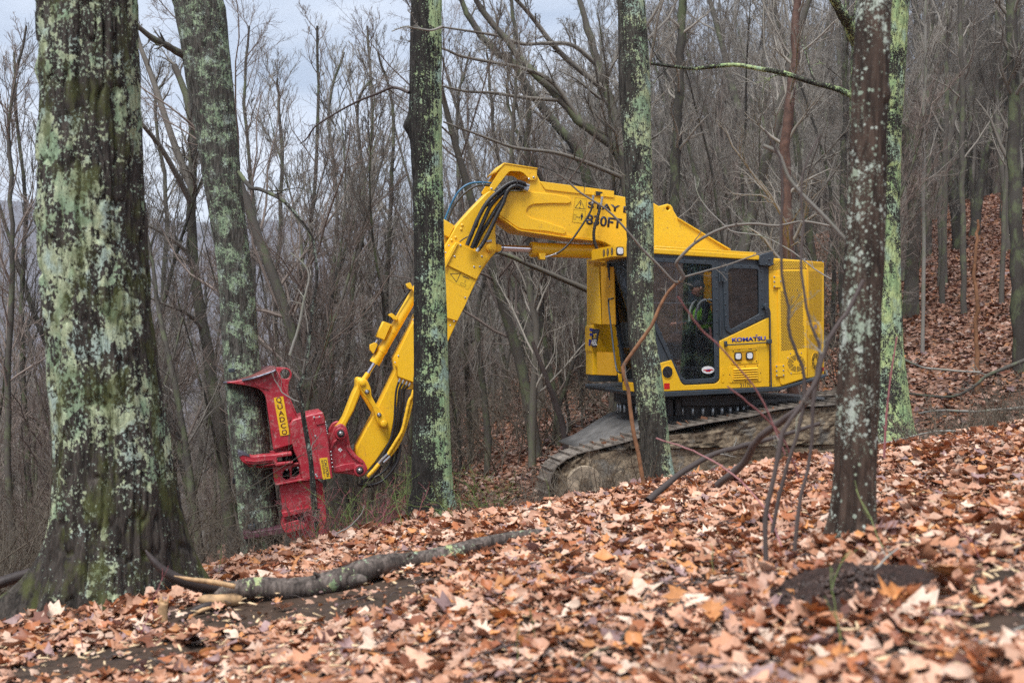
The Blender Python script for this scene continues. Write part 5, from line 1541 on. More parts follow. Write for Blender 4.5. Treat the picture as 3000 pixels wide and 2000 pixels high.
plate("lifting_lug", [roundpoly(zH((795, 165), (860, 168), (940, 172), (990, 200), (1014, 260), (1005, 310), (975, 360), (962, 430), (964, 545), (955, 545), (800, 210)), [2, 0, 6, 6, 6, 4, 6, 4, 1, 1, 1]), ell(zH((918, 262))[0], 14.5)], 1.24, 1.29, RED, horn, bevel=.008)
sg = plate("name_sign", [zH((762, 588), (892, 567), (983, 1093), (853, 1113))], 1.012, 1.0185, SIGNY, horn, bevel=.001)
for i, ch in enumerate("QUADCO"):
    t = (i + 0.5) / 6
    cx = 827 + (918 - 827) * t; cy = 578 + (1103 - 578) * t
    hx = 36; 
    dx, dy = 0.985, -0.17
    hgt = 74 / 4.704
    yb = cy + 33
    text("sign_letter", ch, zH((cx - hx * dx + 4, yb + hx * .17))[0], zH((cx + hx * dx + 4, yb - hx * .17))[0], hgt * (1.08 if ch == "Q" else .95), 1.011, MAROON, sg, bold=0.02, thick=.001)
# pivot collars
def vcyl(name, p0, p1, w, rpx, mat, parent, k=32, sq=1.0):
    a = M3(p0, w); b = M3(p1, w); r = rpx * 15.6 / FP
    ac = Acc(); ac.tube([a, b], [r, r], k)
    me = ac.mesh(name); autosmooth(me, 30)
    return addobj(name, me, mat, parent)
vcyl("pivot_collar", zH((868, 1345))[0], zH((862, 1300))[0], 1.28, 34, RED, head)
vcyl("pivot_block", zH((900, 1300))[0], zH((885, 1230))[0], 1.3, 27, RED, head)
disc_ = vcyl("rubber_roller", zI((645, 278))[0], zI((640, 235))[0], 1.12, 15.5, BLACK, head)
vcyl("pivot_collar", zI((575, 196))[0], zI((573, 178))[0], 1.26, 34, RED, head)
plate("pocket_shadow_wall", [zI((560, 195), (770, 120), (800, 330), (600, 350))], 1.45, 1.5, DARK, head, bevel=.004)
# clamp arms
ca = plate("clamp_arm", [roundpoly(zI((70, 165), (72, 200), (92, 255), (120, 292), (170, 312), (250, 318), (480, 292), (500, 335), (600, 325), (702, 300), (700, 276), (520, 292), (518, 236), (690, 212), (684, 172), (600, 182), (480, 200), (330, 210), (240, 222), (200, 212), (130, 178)), [2, 0, 4, 4, 4, 3, 0, 3, 0, 2, 2, 2, 2, 2, 3, 0, 0, 3, 4, 4, 0])], 0.88, 1.12, RED, head, bevel=.014)
plate("clamp_groove", [zI((150, 262), (260, 272), (470, 250), (472, 264), (260, 287), (155, 276))], .865, .88, RED, ca, bevel=.003)
plate("worn_tip", [zI((68, 158), (130, 176), (205, 214), (200, 224), (120, 205), (80, 230), (70, 200))], .872, 1.13, WORN, ca, bevel=.004)
plate("clamp_arm", [roundpoly(zI((120, 280), (190, 320), (330, 332), (480, 318), (640, 300), (640, 320), (480, 338), (330, 352), (200, 345)), 2)], 1.14, 1.40, RED, head, bevel=.01)
# box with pocket
pk = plate("pocket_box", [roundpoly(zI((465, 345), (765, 298), (802, 485), (720, 505), (495, 545), (476, 460)), [3, 2, 2, 0, 4, 0]), roundpoly(zI((600, 378), (655, 362), (668, 480), (620, 490), (585, 470), (575, 425)), 6), roundpoly(zI((688, 345), (762, 330), (778, 420), (740, 455), (685, 455)), 4)], 1.0, 1.12, RED, head, bevel=.012)
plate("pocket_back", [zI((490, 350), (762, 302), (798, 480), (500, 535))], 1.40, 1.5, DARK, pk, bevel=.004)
bolts("bolt_heads", zI((628, 372), (757, 352)), 0.999, 3.2, BOLT, pk, .01)
plate("rusty_patch", [roundpoly(zI((482, 425), (500, 412), (525, 430), (528, 465), (505, 480), (486, 460)), 3)], .997, .9995, paint("rusty_yellow", (.35, .15, .03), (.25, .08, .03)), pk, bevel=.0005)
plate("cross_lip", [zI((700, 305), (765, 292), (768, 306), (702, 320))], .97, 1.05, RED, pk, bevel=.004)
# lower body
lb = plate("lower_body", [roundpoly(zI((545, 548), (890, 500), (902, 650), (910, 832), (585, 905), (565, 700)), 2)], 1.05, 1.65, RED, head, bevel=.012)
plate("body_ledge", [zI((572, 870), (908, 798), (914, 842), (590, 922))], .97, 1.5, RED, lb, bevel=.006)
plate("body_ledge", [zI((495, 538), (800, 480), (875, 488), (876, 500), (820, 500), (505, 555))], .95, 1.5, RED, lb, bevel=.006)
plate("back_bar", [zI((955, 480), (1042, 535), (1075, 800), (1100, 1110), (1030, 1160), (1000, 1120), (985, 760), (962, 560))], 1.10, 1.25, RED, head, bevel=.01)
plate("saw_housing", [roundpoly(zI((590, 925), (914, 846), (940, 1010), (980, 1140), (700, 1190), (600, 1100), (560, 1000)), 3)], 1.08, 1.60, RED, head, bevel=.012)
plate("lower_pocket_shade", [roundpoly(zI((720, 940), (825, 880), (835, 985), (735, 1005)), 4)], 1.06, 1.078, DARK, head, bevel=.003)  # dark plate on the solid housing stands for a shaded recess
vcyl("rubber_roller", zI((782, 985))[0], zI((778, 930))[0], 1.04, 10, BLACK, head)
plate("saw_arm", [zI((125, 1100), (300, 1080), (545, 1045), (820, 965), (850, 1035), (600, 1100), (400, 1135), (135, 1172))], 0.95, 1.40, paint("purple_worn_steel", (.06, .02, .04), (.12, .04, .06), rough=.35, wear=.3), head, bevel=.006)
plate("lower_red_arm", [roundpoly(zI((560, 1020), (640, 980), (760, 950), (860, 1000), (860, 1040), (620, 1110)), 3)], .92, .949, RED, head, bevel=.006)
# rear claw of the far clamp, dark, beyond the trunk
plate("far_claw", [zI((-2, 480), (80, 410), (170, 355), (182, 430), (100, 510), (0, 542))], 1.95, 2.05, plain("dark_claw_steel", (.03, .03, .036), .4, .3), head, bevel=.01)
plate("stop_block", [zC((55, 535), (90, 532), (93, 555), (58, 558))], 1.02, 1.12, SLATE, head, bevel=.008)
mtube("stop_block_bar", zC((72, 545), (100, 540), (250, 560)), [1.07, 1.5, 1.75], 4, SLATE, head)
plate("stop_block", [zI((188, 1010), (262, 1000), (268, 1060), (192, 1068))], 1.02, 1.12, SLATE, head, bevel=.008)
# cautions
ct = plate("caution_sign", [zI((1003, 245), (1092, 232), (1131, 472), (1043, 486))], .884, .889, SIGNY, head, bevel=.001)
def vtext(s, p0, p1, hpx, w, mat, parent):
    return text("caution_letters", s, p0, p1, hpx, w, mat, parent, bold=.01, thick=.001)
vtext("CAUTION", zI((1050, 262))[0], zI((1085, 455))[0], 8.6, .883, INK, ct)
for k in range(2):
    vtext("READ THE MANUAL", zI((1034 - k * 12, 262 + k * 2))[0], zI((1062 - k * 12, 420 + k * 2))[0], 2.2, .883, INK, ct)
# mounting bracket to stick and push link
br_out = roundpoly(zC((618, 985), (622, 930), (640, 885), (655, 858), (690, 840), (718, 862), (728, 905), (742, 980), (775, 1020), (815, 1050), (838, 1095), (825, 1128), (790, 1142), (745, 1128), (700, 1122), (648, 1120), (632, 1050)), [2, 4, 4, 6, 8, 8, 4, 6, 4, 6, 8, 8, 6, 4, 3, 2, 0])
bk = plate("mounting_bracket", [br_out], 1.04, 1.12, RED, head, bevel=.014)
plate("mounting_bracket", [br_out], 1.58, 1.66, RED, head, bevel=.014, wd=1.04)
plate("bracket_rib", [roundpoly(zC((640, 1118), (648, 1085), (700, 1070), (760, 1062), (775, 1075), (760, 1100), (700, 1112)), 4)], 1.01, 1.04, RED, bk, bevel=.01)
plate("bracket_rib", [roundpoly(zC((722, 925), (732, 985), (790, 1040), (812, 1060), (800, 1068), (750, 1030), (718, 985)), 3)], 1.01, 1.04, RED, bk, bevel=.01)
plate("bracket_rib", [roundpoly(zC((622, 990), (640, 945), (668, 925), (672, 935), (650, 955), (632, 1000)), 3)], 1.01, 1.04, RED, bk, bevel=.01)
for p in ((686, 898), (793, 1105)):
    disc("pin_boss", zC(p)[0], .97, 1.04, 17.5, RED, bk)
    disc("washer", zC(p)[0], .955, .97, 11, DARK, bk)
    disc("nut", zC(p)[0], .93, .955, 6.5, BOLT, bk, 6)
    disc("pin_end", zC(p)[0], .915, .93, 3.6, STEEL, bk, 12)
plate("bracket_decal", [zI((1214, 143), (1240, 120), (1268, 146), (1242, 170))], 1.037, 1.0395, WHITE, bk, bevel=.0005)
strip("decal_mark", zI((1236, 155), (1243, 136), (1248, 150)), 1.0, 1.036, INK, bk, .0006)

# ================================================================= OPERATOR in the cab
def person():
    oc = M3(zB((875, 1000))[0], 0.45)       # hip
    base = empty("person", (0, 0, 0))
    base.location = MACH.matrix_basis @ Vector((oc[0], oc[1], zR + 0.34))
    base.rotation_euler = (0, 0, math.pi + PSI)
    tag(base, "operator in a lime safety vest seated inside the dark grey cab", "person")
    H0 = np.array([-0.02, 0, 0.42])      # hips above the floor (x forward, y toward camera)
    J = {
        "hip": H0, "belly": H0 + (.0, 0, .16), "chest": H0 + (.01, 0, .34), "neck": H0 + (.04, 0, .52), "neck2": H0 + (.06, 0, .57),
        "shL": H0 + (.03, .17, .47), "elL": H0 + (.10, .24, .20), "wrL": H0 + (.34, .18, .18),
        "shR": H0 + (.03, -.17, .47), "elR": H0 + (.10, -.24, .20), "wrR": H0 + (.34, -.18, .18),
        "hL": H0 + (.03, .09, 0), "knL": H0 + (.42, .12, .03), "anL": H0 + (.52, .12, -.33), "toL": H0 + (.68, .12, -.36),
        "hR": H0 + (.03, -.09, 0), "knR": H0 + (.42, -.12, .03), "anR": H0 + (.52, -.12, -.33), "toR": H0 + (.68, -.12, -.36)}
    rad = {"hip": .13, "belly": .125, "chest": .14, "neck": .06, "neck2": .052, "shL": .062, "elL": .043, "wrL": .03, "shR": .062, "elR": .043, "wrR": .03,
           "hL": .09, "knL": .06, "anL": .042, "toL": .035, "hR": .09, "knR": .06, "anR": .042, "toR": .035}
    E = [("hip", "belly"), ("belly", "chest"), ("chest", "neck"), ("neck", "neck2"), ("chest", "shL"), ("shL", "elL"), ("elL", "wrL"), ("chest", "shR"), ("shR", "elR"), ("elR", "wrR"),
         ("hip", "hL"), ("hL", "knL"), ("knL", "anL"), ("anL", "toL"), ("hip", "hR"), ("hR", "knR"), ("knR", "anR"), ("anR", "toR")]
    def skin(name, V, R, edges, mat, parent, sub=2, root=0):
        me = bpy.data.meshes.new(name); me.from_pydata([tuple(v) for v in V], edges, [])
        o = bpy.data.objects.new(name, me); col.objects.link(o)
        m = o.modifiers.new("s", 'SKIN'); m.use_smooth_shade = True
        for i, r in enumerate(R): me.skin_vertices[0].data[i].radius = (r, r); me.skin_vertices[0].data[i].use_root = (i == root)
        m2 = o.modifiers.new("u", 'SUBSURF'); m2.levels = sub; m2.render_levels = sub
        o.parent = parent; me.materials.append(mat)
        return o
    names = list(J); ix = {n: i for i, n in enumerate(names)}
    body = skin("body", [J[n] for n in names], [rad[n] for n in names], [(ix[a], ix[b]) for a, b in E], CLOTHDK, base)
    # vest over chest: slightly larger shell
    vn = ["hip", "belly", "chest", "neck", "shL", "shR"]
    vi = {n: i for i, n in enumerate(vn)}
    vj = dict(J); vj["shL"] = J["shL"] * .75 + J["chest"] * .25 + (0, 0, .03); vj["shR"] = J["shR"] * .75 + J["chest"] * .25 + (0, 0, .03); vj["neck"] = J["neck"] - (0.01, 0, .05)
    skin("safety_vest", [vj[n] for n in vn], [.15, .152, .165, .07, .075, .075], [(0, 1), (1, 2), (2, 3), (2, 4), (2, 5)], CLOTHLIME, base)
    a = Acc()
    for yy in (.12, -.12):
        P = smoothpath([J["chest"] + (-.16, yy, -.05), J["chest"] + (-.10, yy * 1.05, .17), J["chest"] + (.08, yy * 1.05, .16), J["chest"] + (.16, yy, -.02), J["belly"] + (.155, yy, -.05)], 16)
        a.tube(P, .02, 6)
    P = [J["belly"] + (.163 * math.cos(t), .163 * math.sin(t), .03) for t in np.linspace(0, 2 * math.pi, 24)]
    a.tube(P, .02, 6)
    a.build("silver_stripes", SILVERTAPE, base)
    # head
    hc = J["neck2"] + np.array([.025, 0, .115])
    bm = bmesh.new(); bmesh.ops.create_uvsphere(bm, u_segments=24, v_segments=18, radius=1)
    for v in bm.verts:
        x, y, z = v.co
        fx = .098 * x * (1 + .06 * z); fy = .076 * y * (1 - .16 * max(0, -z)); fz = .118 * z
        if x > .3 and abs(y) < .22: fx += .022 * math.exp(-((z + .12) / .16) ** 2) * (1 - abs(y) / .22)           # nose
        if x > .3: fx -= .010 * math.exp(-((z - .12) / .13) ** 2) * math.exp(-((abs(y) - .35) / .18) ** 2)         # eye sockets
        if x > .3: fx += .006 * math.exp(-((z + .48) / .08) ** 2) * math.exp(-(y / .3) ** 2)                       # lips
        if z < -.6 and x > 0: fx += .012
        v.co = (fx + hc[0], fy + hc[1], fz + hc[2])
    me = bpy.data.meshes.new("head"); bm.to_mesh(me); bm.free()
    for p in me.polygons: p.use_smooth = True
    hd = addobj("head", me, SKIN, base)
    for sy in (1, -1):
        a = Acc(); c = hc + (.0, .076 * sy, -.0); a.tube([c + (-.01, 0, -.03), c + (-.012, .012 * sy, 0), c + (-.006, .008 * sy, .032)], [.008, .016, .009], 8); a.build("ear", SKIN, hd)
        a = Acc(); c = hc + (.086, .030 * sy, .012); a.tube([c, c + (.006, 0, 0), c + (.010, 0, 0)], [.012, .010, .004], 10); a.build("eye", DARK, hd)
    a = Acc(); a.tube([hc + (.100, -.024, -.058), hc + (.103, 0, -.060), hc + (.100, .024, -.058)], .004, 6); a.build("mouth", REDINK, hd)
    # dark cap
    bm = bmesh.new(); bmesh.ops.create_uvsphere(bm, u_segments=24, v_segments=14, radius=1)
    bmesh.ops.delete(bm, geom=[v for v in bm.verts if v.co.z < 0.15], context='VERTS')
    for v in bm.verts: v.co = (v.co.x * .108 + hc[0] - .004, v.co.y * .088 + hc[1], v.co.z * .128 + hc[2] + .002)
    me = bpy.data.meshes.new("cap"); bm.to_mesh(me); bm.free()
    for p in me.polygons: p.use_smooth = True
    addobj("cap", me, CLOTHDK, base)
    a = Acc(); c = hc + (.09, 0, .03); a.tube([c + (0, 0, 0), c + (.05, 0, -.004), c + (.085, 0, -.014)], [.05, .045, .02], 12)
    br = a.build("cap_brim", CLOTHDK, base); 
    for v in br.data.vertices: v.co.z = c[2] + (v.co.z - c[2]) * .14 + .02
    # hands on the joystick levers
    for sd_, sy in (("wrL", 1), ("wrR", -1)):
        w_ = J[sd_]; V = [w_, w_ + (.05, 0, .005)]; R = [.026, .034]; Ed = [(0, 1)]
        skin("palm", V, R, Ed, SKIN, base, 2)
        for k in range(4):
            b = w_ + (.055, (k - 1.5) * .019, .012); l = (.030, .034, .032, .025)[k]
            skin("finger", [b, b + (l, 0, .004), b + (l * 1.4, 0, -l * .8), b + (l * .9, 0, -l * 1.5)], [.0095, .009, .0085, .0075], [(0, 1), (1, 2), (2, 3)], SKIN, base, 1)
        b = w_ + (.03, -.03 * sy, .0)
        skin("thumb", [b, b + (.03, -.016 * sy, .004), b + (.055, -.010 * sy, -.012)], [.012, .0105, .009], [(0, 1), (1, 2)], SKIN, base, 1)
    return base
person()
# levers belong to the cab
for sy in (.18, -.18):
    hp = M3(zB((875, 1000))[0], 0.45)
    a = Acc(); a.tube([(hp[0] + .40, hp[1] + sy, zR + .75), (hp[0] + .41, hp[1] + sy, zR + .96)], .014, 10); a.build("joystick", BLACK, cab)
# ================================================================= NEAR TREES
def ground_hit(u, v, units=0.784):
    """where the sight line through a photo point meets the ground"""
    x, y = u / units, v / units
    ds = np.linspace(3.5, 60, 6000)
    X = (x - CX) / FP * ds; Z = EYE - (y - HY) / FP * ds
    k = np.where(Z < terrain(X, ds))[0]
    d = ds[k[0]] if len(k) else 12.0
    return np.array([(x - CX) / FP * d, d, float(terrain((x - CX) / FP * d, d))])

def trunk_mesh(prof, d, extra_top, seed, flare=(), furrow=0.012, n=260, k=150, dl=0.0, bumps=()):
    """prof: (v, uL, uR) rows in 2352 px units, top to bottom"""
    prof = sorted(prof)
    f = FP * 0.784
    zz = [EYE - (v - 766) / f * d for v, a, b in prof]; xx = [((a + b) / 2 - 1176) / f * d for v, a, b in prof]; rr = [(b - a) / 2 / f * d for v, a, b in prof]
    z = np.array(zz[::-1]); x = np.array(xx[::-1]); r = np.array(rr[::-1])
    x0, z0 = x[0], z[0]
    gz = float(terrain(x0, d)) - 0.35
    top = z[-1] + extra_top
    sl = (x[-1] - x[-2]) / (z[-1] - z[-2])
    z = np.concatenate([[min(gz, z[0] - .05)], z, [top]]); x = np.concatenate([[x[0]], x, [x[-1] + sl * extra_top]]); r = np.concatenate([[r[0] * 1.04], r, [r[-1] * 0.72]])
    Z = np.linspace(z[0], z[-1], n) if extra_top < 1 else np.concatenate([np.linspace(z[0], zz[0], n), np.linspace(zz[0], top, 30)[1:]])
    # smooth interpolation
    def sm(a):
        q = np.interp(Z, z, a); kx = np.ones(7) / 7
        qp = np.concatenate([np.full(3, q[0]), q, np.full(3, q[-1])]); return np.convolve(qp, kx, 'valid')
    XC, RC = sm(x), sm(r)
    th = np.arange(k) * 2 * math.pi / k + math.pi / 2
    TH, ZZ = np.meshgrid(th, Z)
    R = RC[:, None] * np.ones_like(TH)
    zg = float(terrain(x0, d))
    for ang, amp, wid, h in flare:
        da = np.angle(np.exp(1j * (TH - ang)))
        R = R + amp * np.exp(-(da / wid) ** 2) * np.exp(-np.clip(ZZ - zg, 0, None) / h)
    for ang, bz, amp, wa, wz in bumps:
        da = np.angle(np.exp(1j * (TH - ang)))
        R = R + amp * np.exp(-(da / wa) ** 2 - ((ZZ - bz) / wz) ** 2)
    cx_, cy_ = np.cos(TH), np.sin(TH)
    R = R + furrow * (vnoise(TH * 6.366 * 1.3, ZZ * 1.6 + seed, seed) + vnoise(TH * 6.366 * 3, ZZ * 3.5, seed + 1) * .7) + furrow * 1.2 * vnoise(cx_ * 2.2 + 5, ZZ * 1.1 + cy_ * 2, seed + 2)
    nr_ = max(12, int(2 * math.pi * RC.mean() / 0.045))
    wob = TH + .10 * vnoise(TH * 4, ZZ * 2.5, seed + 5)
    rid = np.abs(vnoise(wob * nr_ / 6.283, ZZ * 3.2, seed + 7)) * 2
    R = R - furrow * .9 * (rid < .22) * (0.22 - rid) / .22
    V = np.stack([XC[:, None] + R * cx_, R * cy_ + d, ZZ], -1)
    base = np.array([x0, d, zg])
    V = V - base
    nz = len(Z); idx = np.arange(nz * k).reshape(nz, k)
    F = np.stack([idx[:-1], np.roll(idx[:-1], -1, 1), np.roll(idx[1:], -1, 1), idx[1:]], -1).reshape(-1, 4)
    me = np_mesh("trunk", V.reshape(-1, 3), [F, np.array([idx[-1]])])
    axis = np.stack([XC, np.full(nz, d), Z], -1) - base
    return me, base, axis, RC

def near_tree(label, prof, d, top, mat, seed, crown=True, limbs=(), limbmat=None, **kw):
    me, base, axis, RC = trunk_mesh(prof, d, top, seed, **kw)
    r = empty("lichen_covered_tree", tuple(base)); tag(r, label, "tree")
    addobj("trunk", me, mat, r)
    rng = np.random.default_rng(seed + 900)
    if crown:
        P = axis[-30:][None, ::3]; R = RC[-30:][None, ::3] * .8
        a = Acc()
        L1, R1 = spawn(P, R, 9, 8, (0.35, 1.0), (0.5, 0.8), (0.5, 0.9), 0.6, 0.4, 0.12, rng, .02, plen=np.array([5.0]))
        a.tubesB(L1, R1, 6)
        L2, R2 = spawn(L1, R1, 7, 6, (0.2, 1.0), (0.3, 0.6), (0.4, 0.9), 0.4, 0.5, 0.16, rng, .008)
        a.tubesB(L2, R2, 4)
        L3, R3 = spawn(L2, R2, 5, 4, (0.2, 1.0), (0.3, 0.7), (0.4, 1.0), 0.2, 0.6, 0.2, rng, .004)
        a.tubesB(L3, R3, 3)
        a.build("crown", TWIG, r)
    for pts, dd, r0, r1, m in limbs:
        limb_from(pts, dd, r0, r1, m, r, base, seed)
    return r

def path3(pts, d, units=0.784):
    ds = d if isinstance(d, (list, tuple)) else [d] * len(pts)
    if len(ds) == 2 and len(pts) > 2: ds = list(np.linspace(ds[0], ds[1], len(pts)))
    return np.array([PX(p[0] / units, p[1] / units, q) for p, q in zip(pts, ds)])

def limb_from(pts, d, r0, r1, mat, parent, base, seed, twigs=(5, 4, 3), name="limb", units=0.784, tl=(.18, .4), rmin=.004, tmat=None, up=.08, wob=0.0, tr=(.15, 1.0), n=22):
    rng = np.random.default_rng(seed + int(pts[0][0]) + int(pts[0][1]))
    P = smoothpath(path3(pts, d, units), n) - base
    if wob: P[1:-1] += rng.normal(0, wob, (len(P) - 2, 3))
    f = 0.784 * FP
    dm = d if not isinstance(d, (list, tuple)) else d[0]
    R = np.linspace(r0, r1, n) * dm / f
    R = R * (1 + rng.normal(0, .05, n))
    a = Acc(); a.tubesB(P[None], R[None], 10 if r0 > 3 else 7)
    if tmat is None: tmat = mat
    b = a if tmat is mat else Acc()
    if twigs:
        m1, m2, m3 = twigs
        L1, R1 = spawn(P[None], R[None], m1, 6, tr, tl, (.4, 1.1), up, .45, .17, rng, rmin)
        b.tubesB(L1, R1, 5)
        if m2:
            L2, R2 = spawn(L1, R1, m2, 5, (.15, 1.0), (.3, .7), (.4, 1.1), up, .55, .2, rng, rmin * .75)
            b.tubesB(L2, R2, 4)
            if m3:
                L3, R3 = spawn(L2, R2, m3, 4, (.15, 1.0), (.3, .7), (.4, 1.1), up, .7, .2, rng, rmin * .6)
                b.tubesB(L3, R3, 3)
    o = a.build(name, mat, parent)
    if b is not a and twigs: b.build("twig_spray", tmat or TWIG, o)
    return o

MINT = ((0.27, 0.41, 0.25), (0.42, 0.51, 0.27), (0.37, 0.50, 0.45))
BK1 = bark("bark_big_lichen", dark=(0.016, 0.013, 0.011), light=(0.080, 0.068, 0.058), zfade=0.16, lichen=0.72, patch=2.1, speck=24, moss=0.10, furrow=0.8, side=(-.25, -.35, 0), tones=((0.27, 0.37, 0.24), (0.46, 0.51, 0.33), (0.40, 0.50, 0.45)))
BK2 = bark("bark_small_lichen", dark=(0.020, 0.018, 0.015), light=(0.13, 0.12, 0.105), lichen=0.64, patch=5.0, speck=75, furrow=1.2, side=(.3, -.1, 0), tones=((0.26, 0.36, 0.23), (0.34, 0.43, 0.28), (0.40, 0.48, 0.43)))
BK3 = bark("bark_two_tone_lichen", dark=(0.012, 0.011, 0.010), light=(0.050, 0.045, 0.040), lichen=0.72, patch=2.2, speck=42, furrow=1.1, side=(2.2, .5, 0), tones=((0.30, 0.46, 0.25), (0.42, 0.53, 0.28), (0.36, 0.50, 0.42)))
BK4 = bark("bark_patchy_lichen", dark=(0.018, 0.016, 0.014), light=(0.085, 0.078, 0.066), lichen=0.60, patch=1.8, speck=40, furrow=1.0, side=(1.5, -.2, 0), tones=((0.27, 0.38, 0.24), (0.44, 0.50, 0.29), (0.36, 0.49, 0.42)))
BK5 = bark("bark_brown_white_spots", dark=(0.022, 0.015, 0.012), light=(0.10, 0.068, 0.052), lichen=0.30, patch=2.6, speck=50, furrow=0.6, side=(-.5, -.3, 0), tones=((0.34, 0.41, 0.32), (0.50, 0.55, 0.49), (0.34, 0.40, 0.30)), spots=26, bumpd=.015)
BK6 = bark("bark_heavy_lichen", dark=(0.015, 0.014, 0.012), light=(0.07, 0.065, 0.055), lichen=0.92, patch=2.2, speck=46, furrow=1.0, side=(.8, -.2, 0), tones=((0.31, 0.45, 0.22), (0.46, 0.56, 0.26), (0.36, 0.49, 0.36)))
LOGM = bark("log_bark", dark=(0.040, 0.032, 0.028), light=(0.19, 0.155, 0.135), lichen=0.42, patch=3.0, speck=14, furrow=.7)
SPLIT = plain("split_pale_wood", (0.46, 0.29, 0.15), .7, var=.45, scale=14, bump=.3)
DEADWOOD = plain("dead_brown_stick", (0.20, 0.095, 0.045), .8, var=.5, scale=9, bump=.4)
CHAR = plain("dark_wet_wood", (0.035, 0.024, 0.022), .6, var=.4, scale=9, bump=.4)

t1 = near_tree("thick leaning oak trunk at left covered in yellow green and mint lichen patches",
    [(0, 92, 316), (200, 97, 320), (400, 93, 325), (480, 90, 328), (560, 98, 332), (700, 110, 345), (800, 119, 356), (900, 124, 366), (1000, 128, 378), (1100, 130, 390), (1200, 124, 398), (1300, 112, 404), (1400, 100, 408)],
    9.3, 5.0, BK1, 41, n=340, k=240, furrow=.034,
    flare=((math.pi * 1.04, .62, .24, .22), (math.pi * 1.85, .10, .25, .30), (math.pi * 1.60, .16, .30, .22), (math.pi * 1.30, .16, .26, .22), (.32, .42, .30, .40)),
    bumps=((math.pi, 2.55, .05, .4, .10), (math.pi, 3.75, .03, .4, .08)))
t2 = near_tree("tall lichen speckled tree gripped by the red felling head",
    [(0, 398, 515), (100, 416, 522), (200, 432, 533), (300, 452, 542), (400, 466, 552), (500, 484, 563), (600, 499, 576), (700, 507, 586), (800, 513, 592), (900, 521, 606), (1000, 530, 618), (1100, 540, 628), (1200, 550, 640), (1300, 556, 650)],
    15.95, 6.0, BK2, 42, furrow=.016,
    limbs=(([(432, 132), (405, 118), (380, 103), (350, 88), (318, 62), (280, 30)], [15.9, 15.2], 9, 5, TRUNKBG),
           ([(548, 395), (575, 430), (600, 436), (655, 465), (700, 520), (720, 552)], [15.7, 14.2], 5, 3, TRUNKBG)))
t3 = near_tree("straight middle tree, black on its left side and mint lichen on its right",
    [(0, 943, 1015), (200, 940, 1015), (290, 938, 1016), (400, 947, 1018), (600, 951, 1022), (800, 950, 1028), (1000, 947, 1035), (1100, 945, 1040), (1170, 942, 1046)],
    12.5, 5.0, BK3, 43, furrow=.010, flare=((math.pi * 1.1, .12, .5, .15), (.1, .10, .5, .15), (math.pi * 1.6, .08, .4, .1)), n=300, k=150, bumps=((math.pi, 3.88, .06, .5, .09),),
    limbs=(([(940, 213), (915, 203), (897, 202), (870, 214), (824, 232), (775, 258), (725, 290), (705, 318), (690, 330)], [12.4, 13.6], 4.0, 1.5, DKTWIG),
           ([(1015, 62), (990, 70), (960, 66), (930, 62), (900, 72)], [12.2, 11.6], 3.0, 1.2, PALEBR)))
t4 = near_tree("lichen patched tree standing in front of the machine cab",
    [(0, 1418, 1480), (100, 1419, 1487), (200, 1421, 1493), (350, 1432, 1497), (500, 1440, 1502), (600, 1442, 1501), (700, 1441, 1501), (780, 1444, 1505), (850, 1452, 1518), (1000, 1471, 1535), (1110, 1477, 1546), (1140, 1476, 1550)],
    13.1, 5.0, BK4, 44, furrow=.012, flare=((math.pi * 1.1, .12, .5, .15), (.1, .12, .5, .2), (math.pi * 1.6, .08, .4, .1)), n=300, k=150)
t5 = near_tree("brown foreground tree spotted with round whitish lichens, standing in the leaves at right",
    [(0, 1969, 2046), (200, 1957, 2037), (400, 1950, 2032), (600, 1942, 2029), (800, 1930, 2020), (1000, 1920, 2013), (1100, 1916, 2010), (1180, 1910, 2008), (1245, 1902, 2012)],
    6.9, 3.5, BK5, 45, furrow=.008,
    flare=((math.pi, .10, .5, .12), (math.pi * 1.55, .05, .4, .1), (0.1, .07, .4, .1)), bumps=((math.pi * 1.85, 3.05, .018, .5, .05), (math.pi * 1.1, .55, -.03, .12, .5)))
t6 = near_tree("bright green lichen crusted tree just behind the brown foreground tree",
    [(0, 1966, 2087), (150, 1956, 2076), (300, 1953, 2067), (600, 1956, 2064), (800, 1952, 2074), (950, 1945, 2090), (1040, 1938, 2112)],
    13.8, 5.0, BK6, 46, furrow=.016,
    limbs=(([(1960, 222), (1925, 205), (1860, 188), (1800, 168), (1740, 158), (1690, 149), (1640, 153), (1590, 158), (1540, 152), (1495, 146)], [13.8, 14.6], 7, 3.5, BK6),
           ([(1968, 100), (1950, 60), (1930, 25), (1905, -20)], [13.7, 13.2], 14, 10, BK6)))

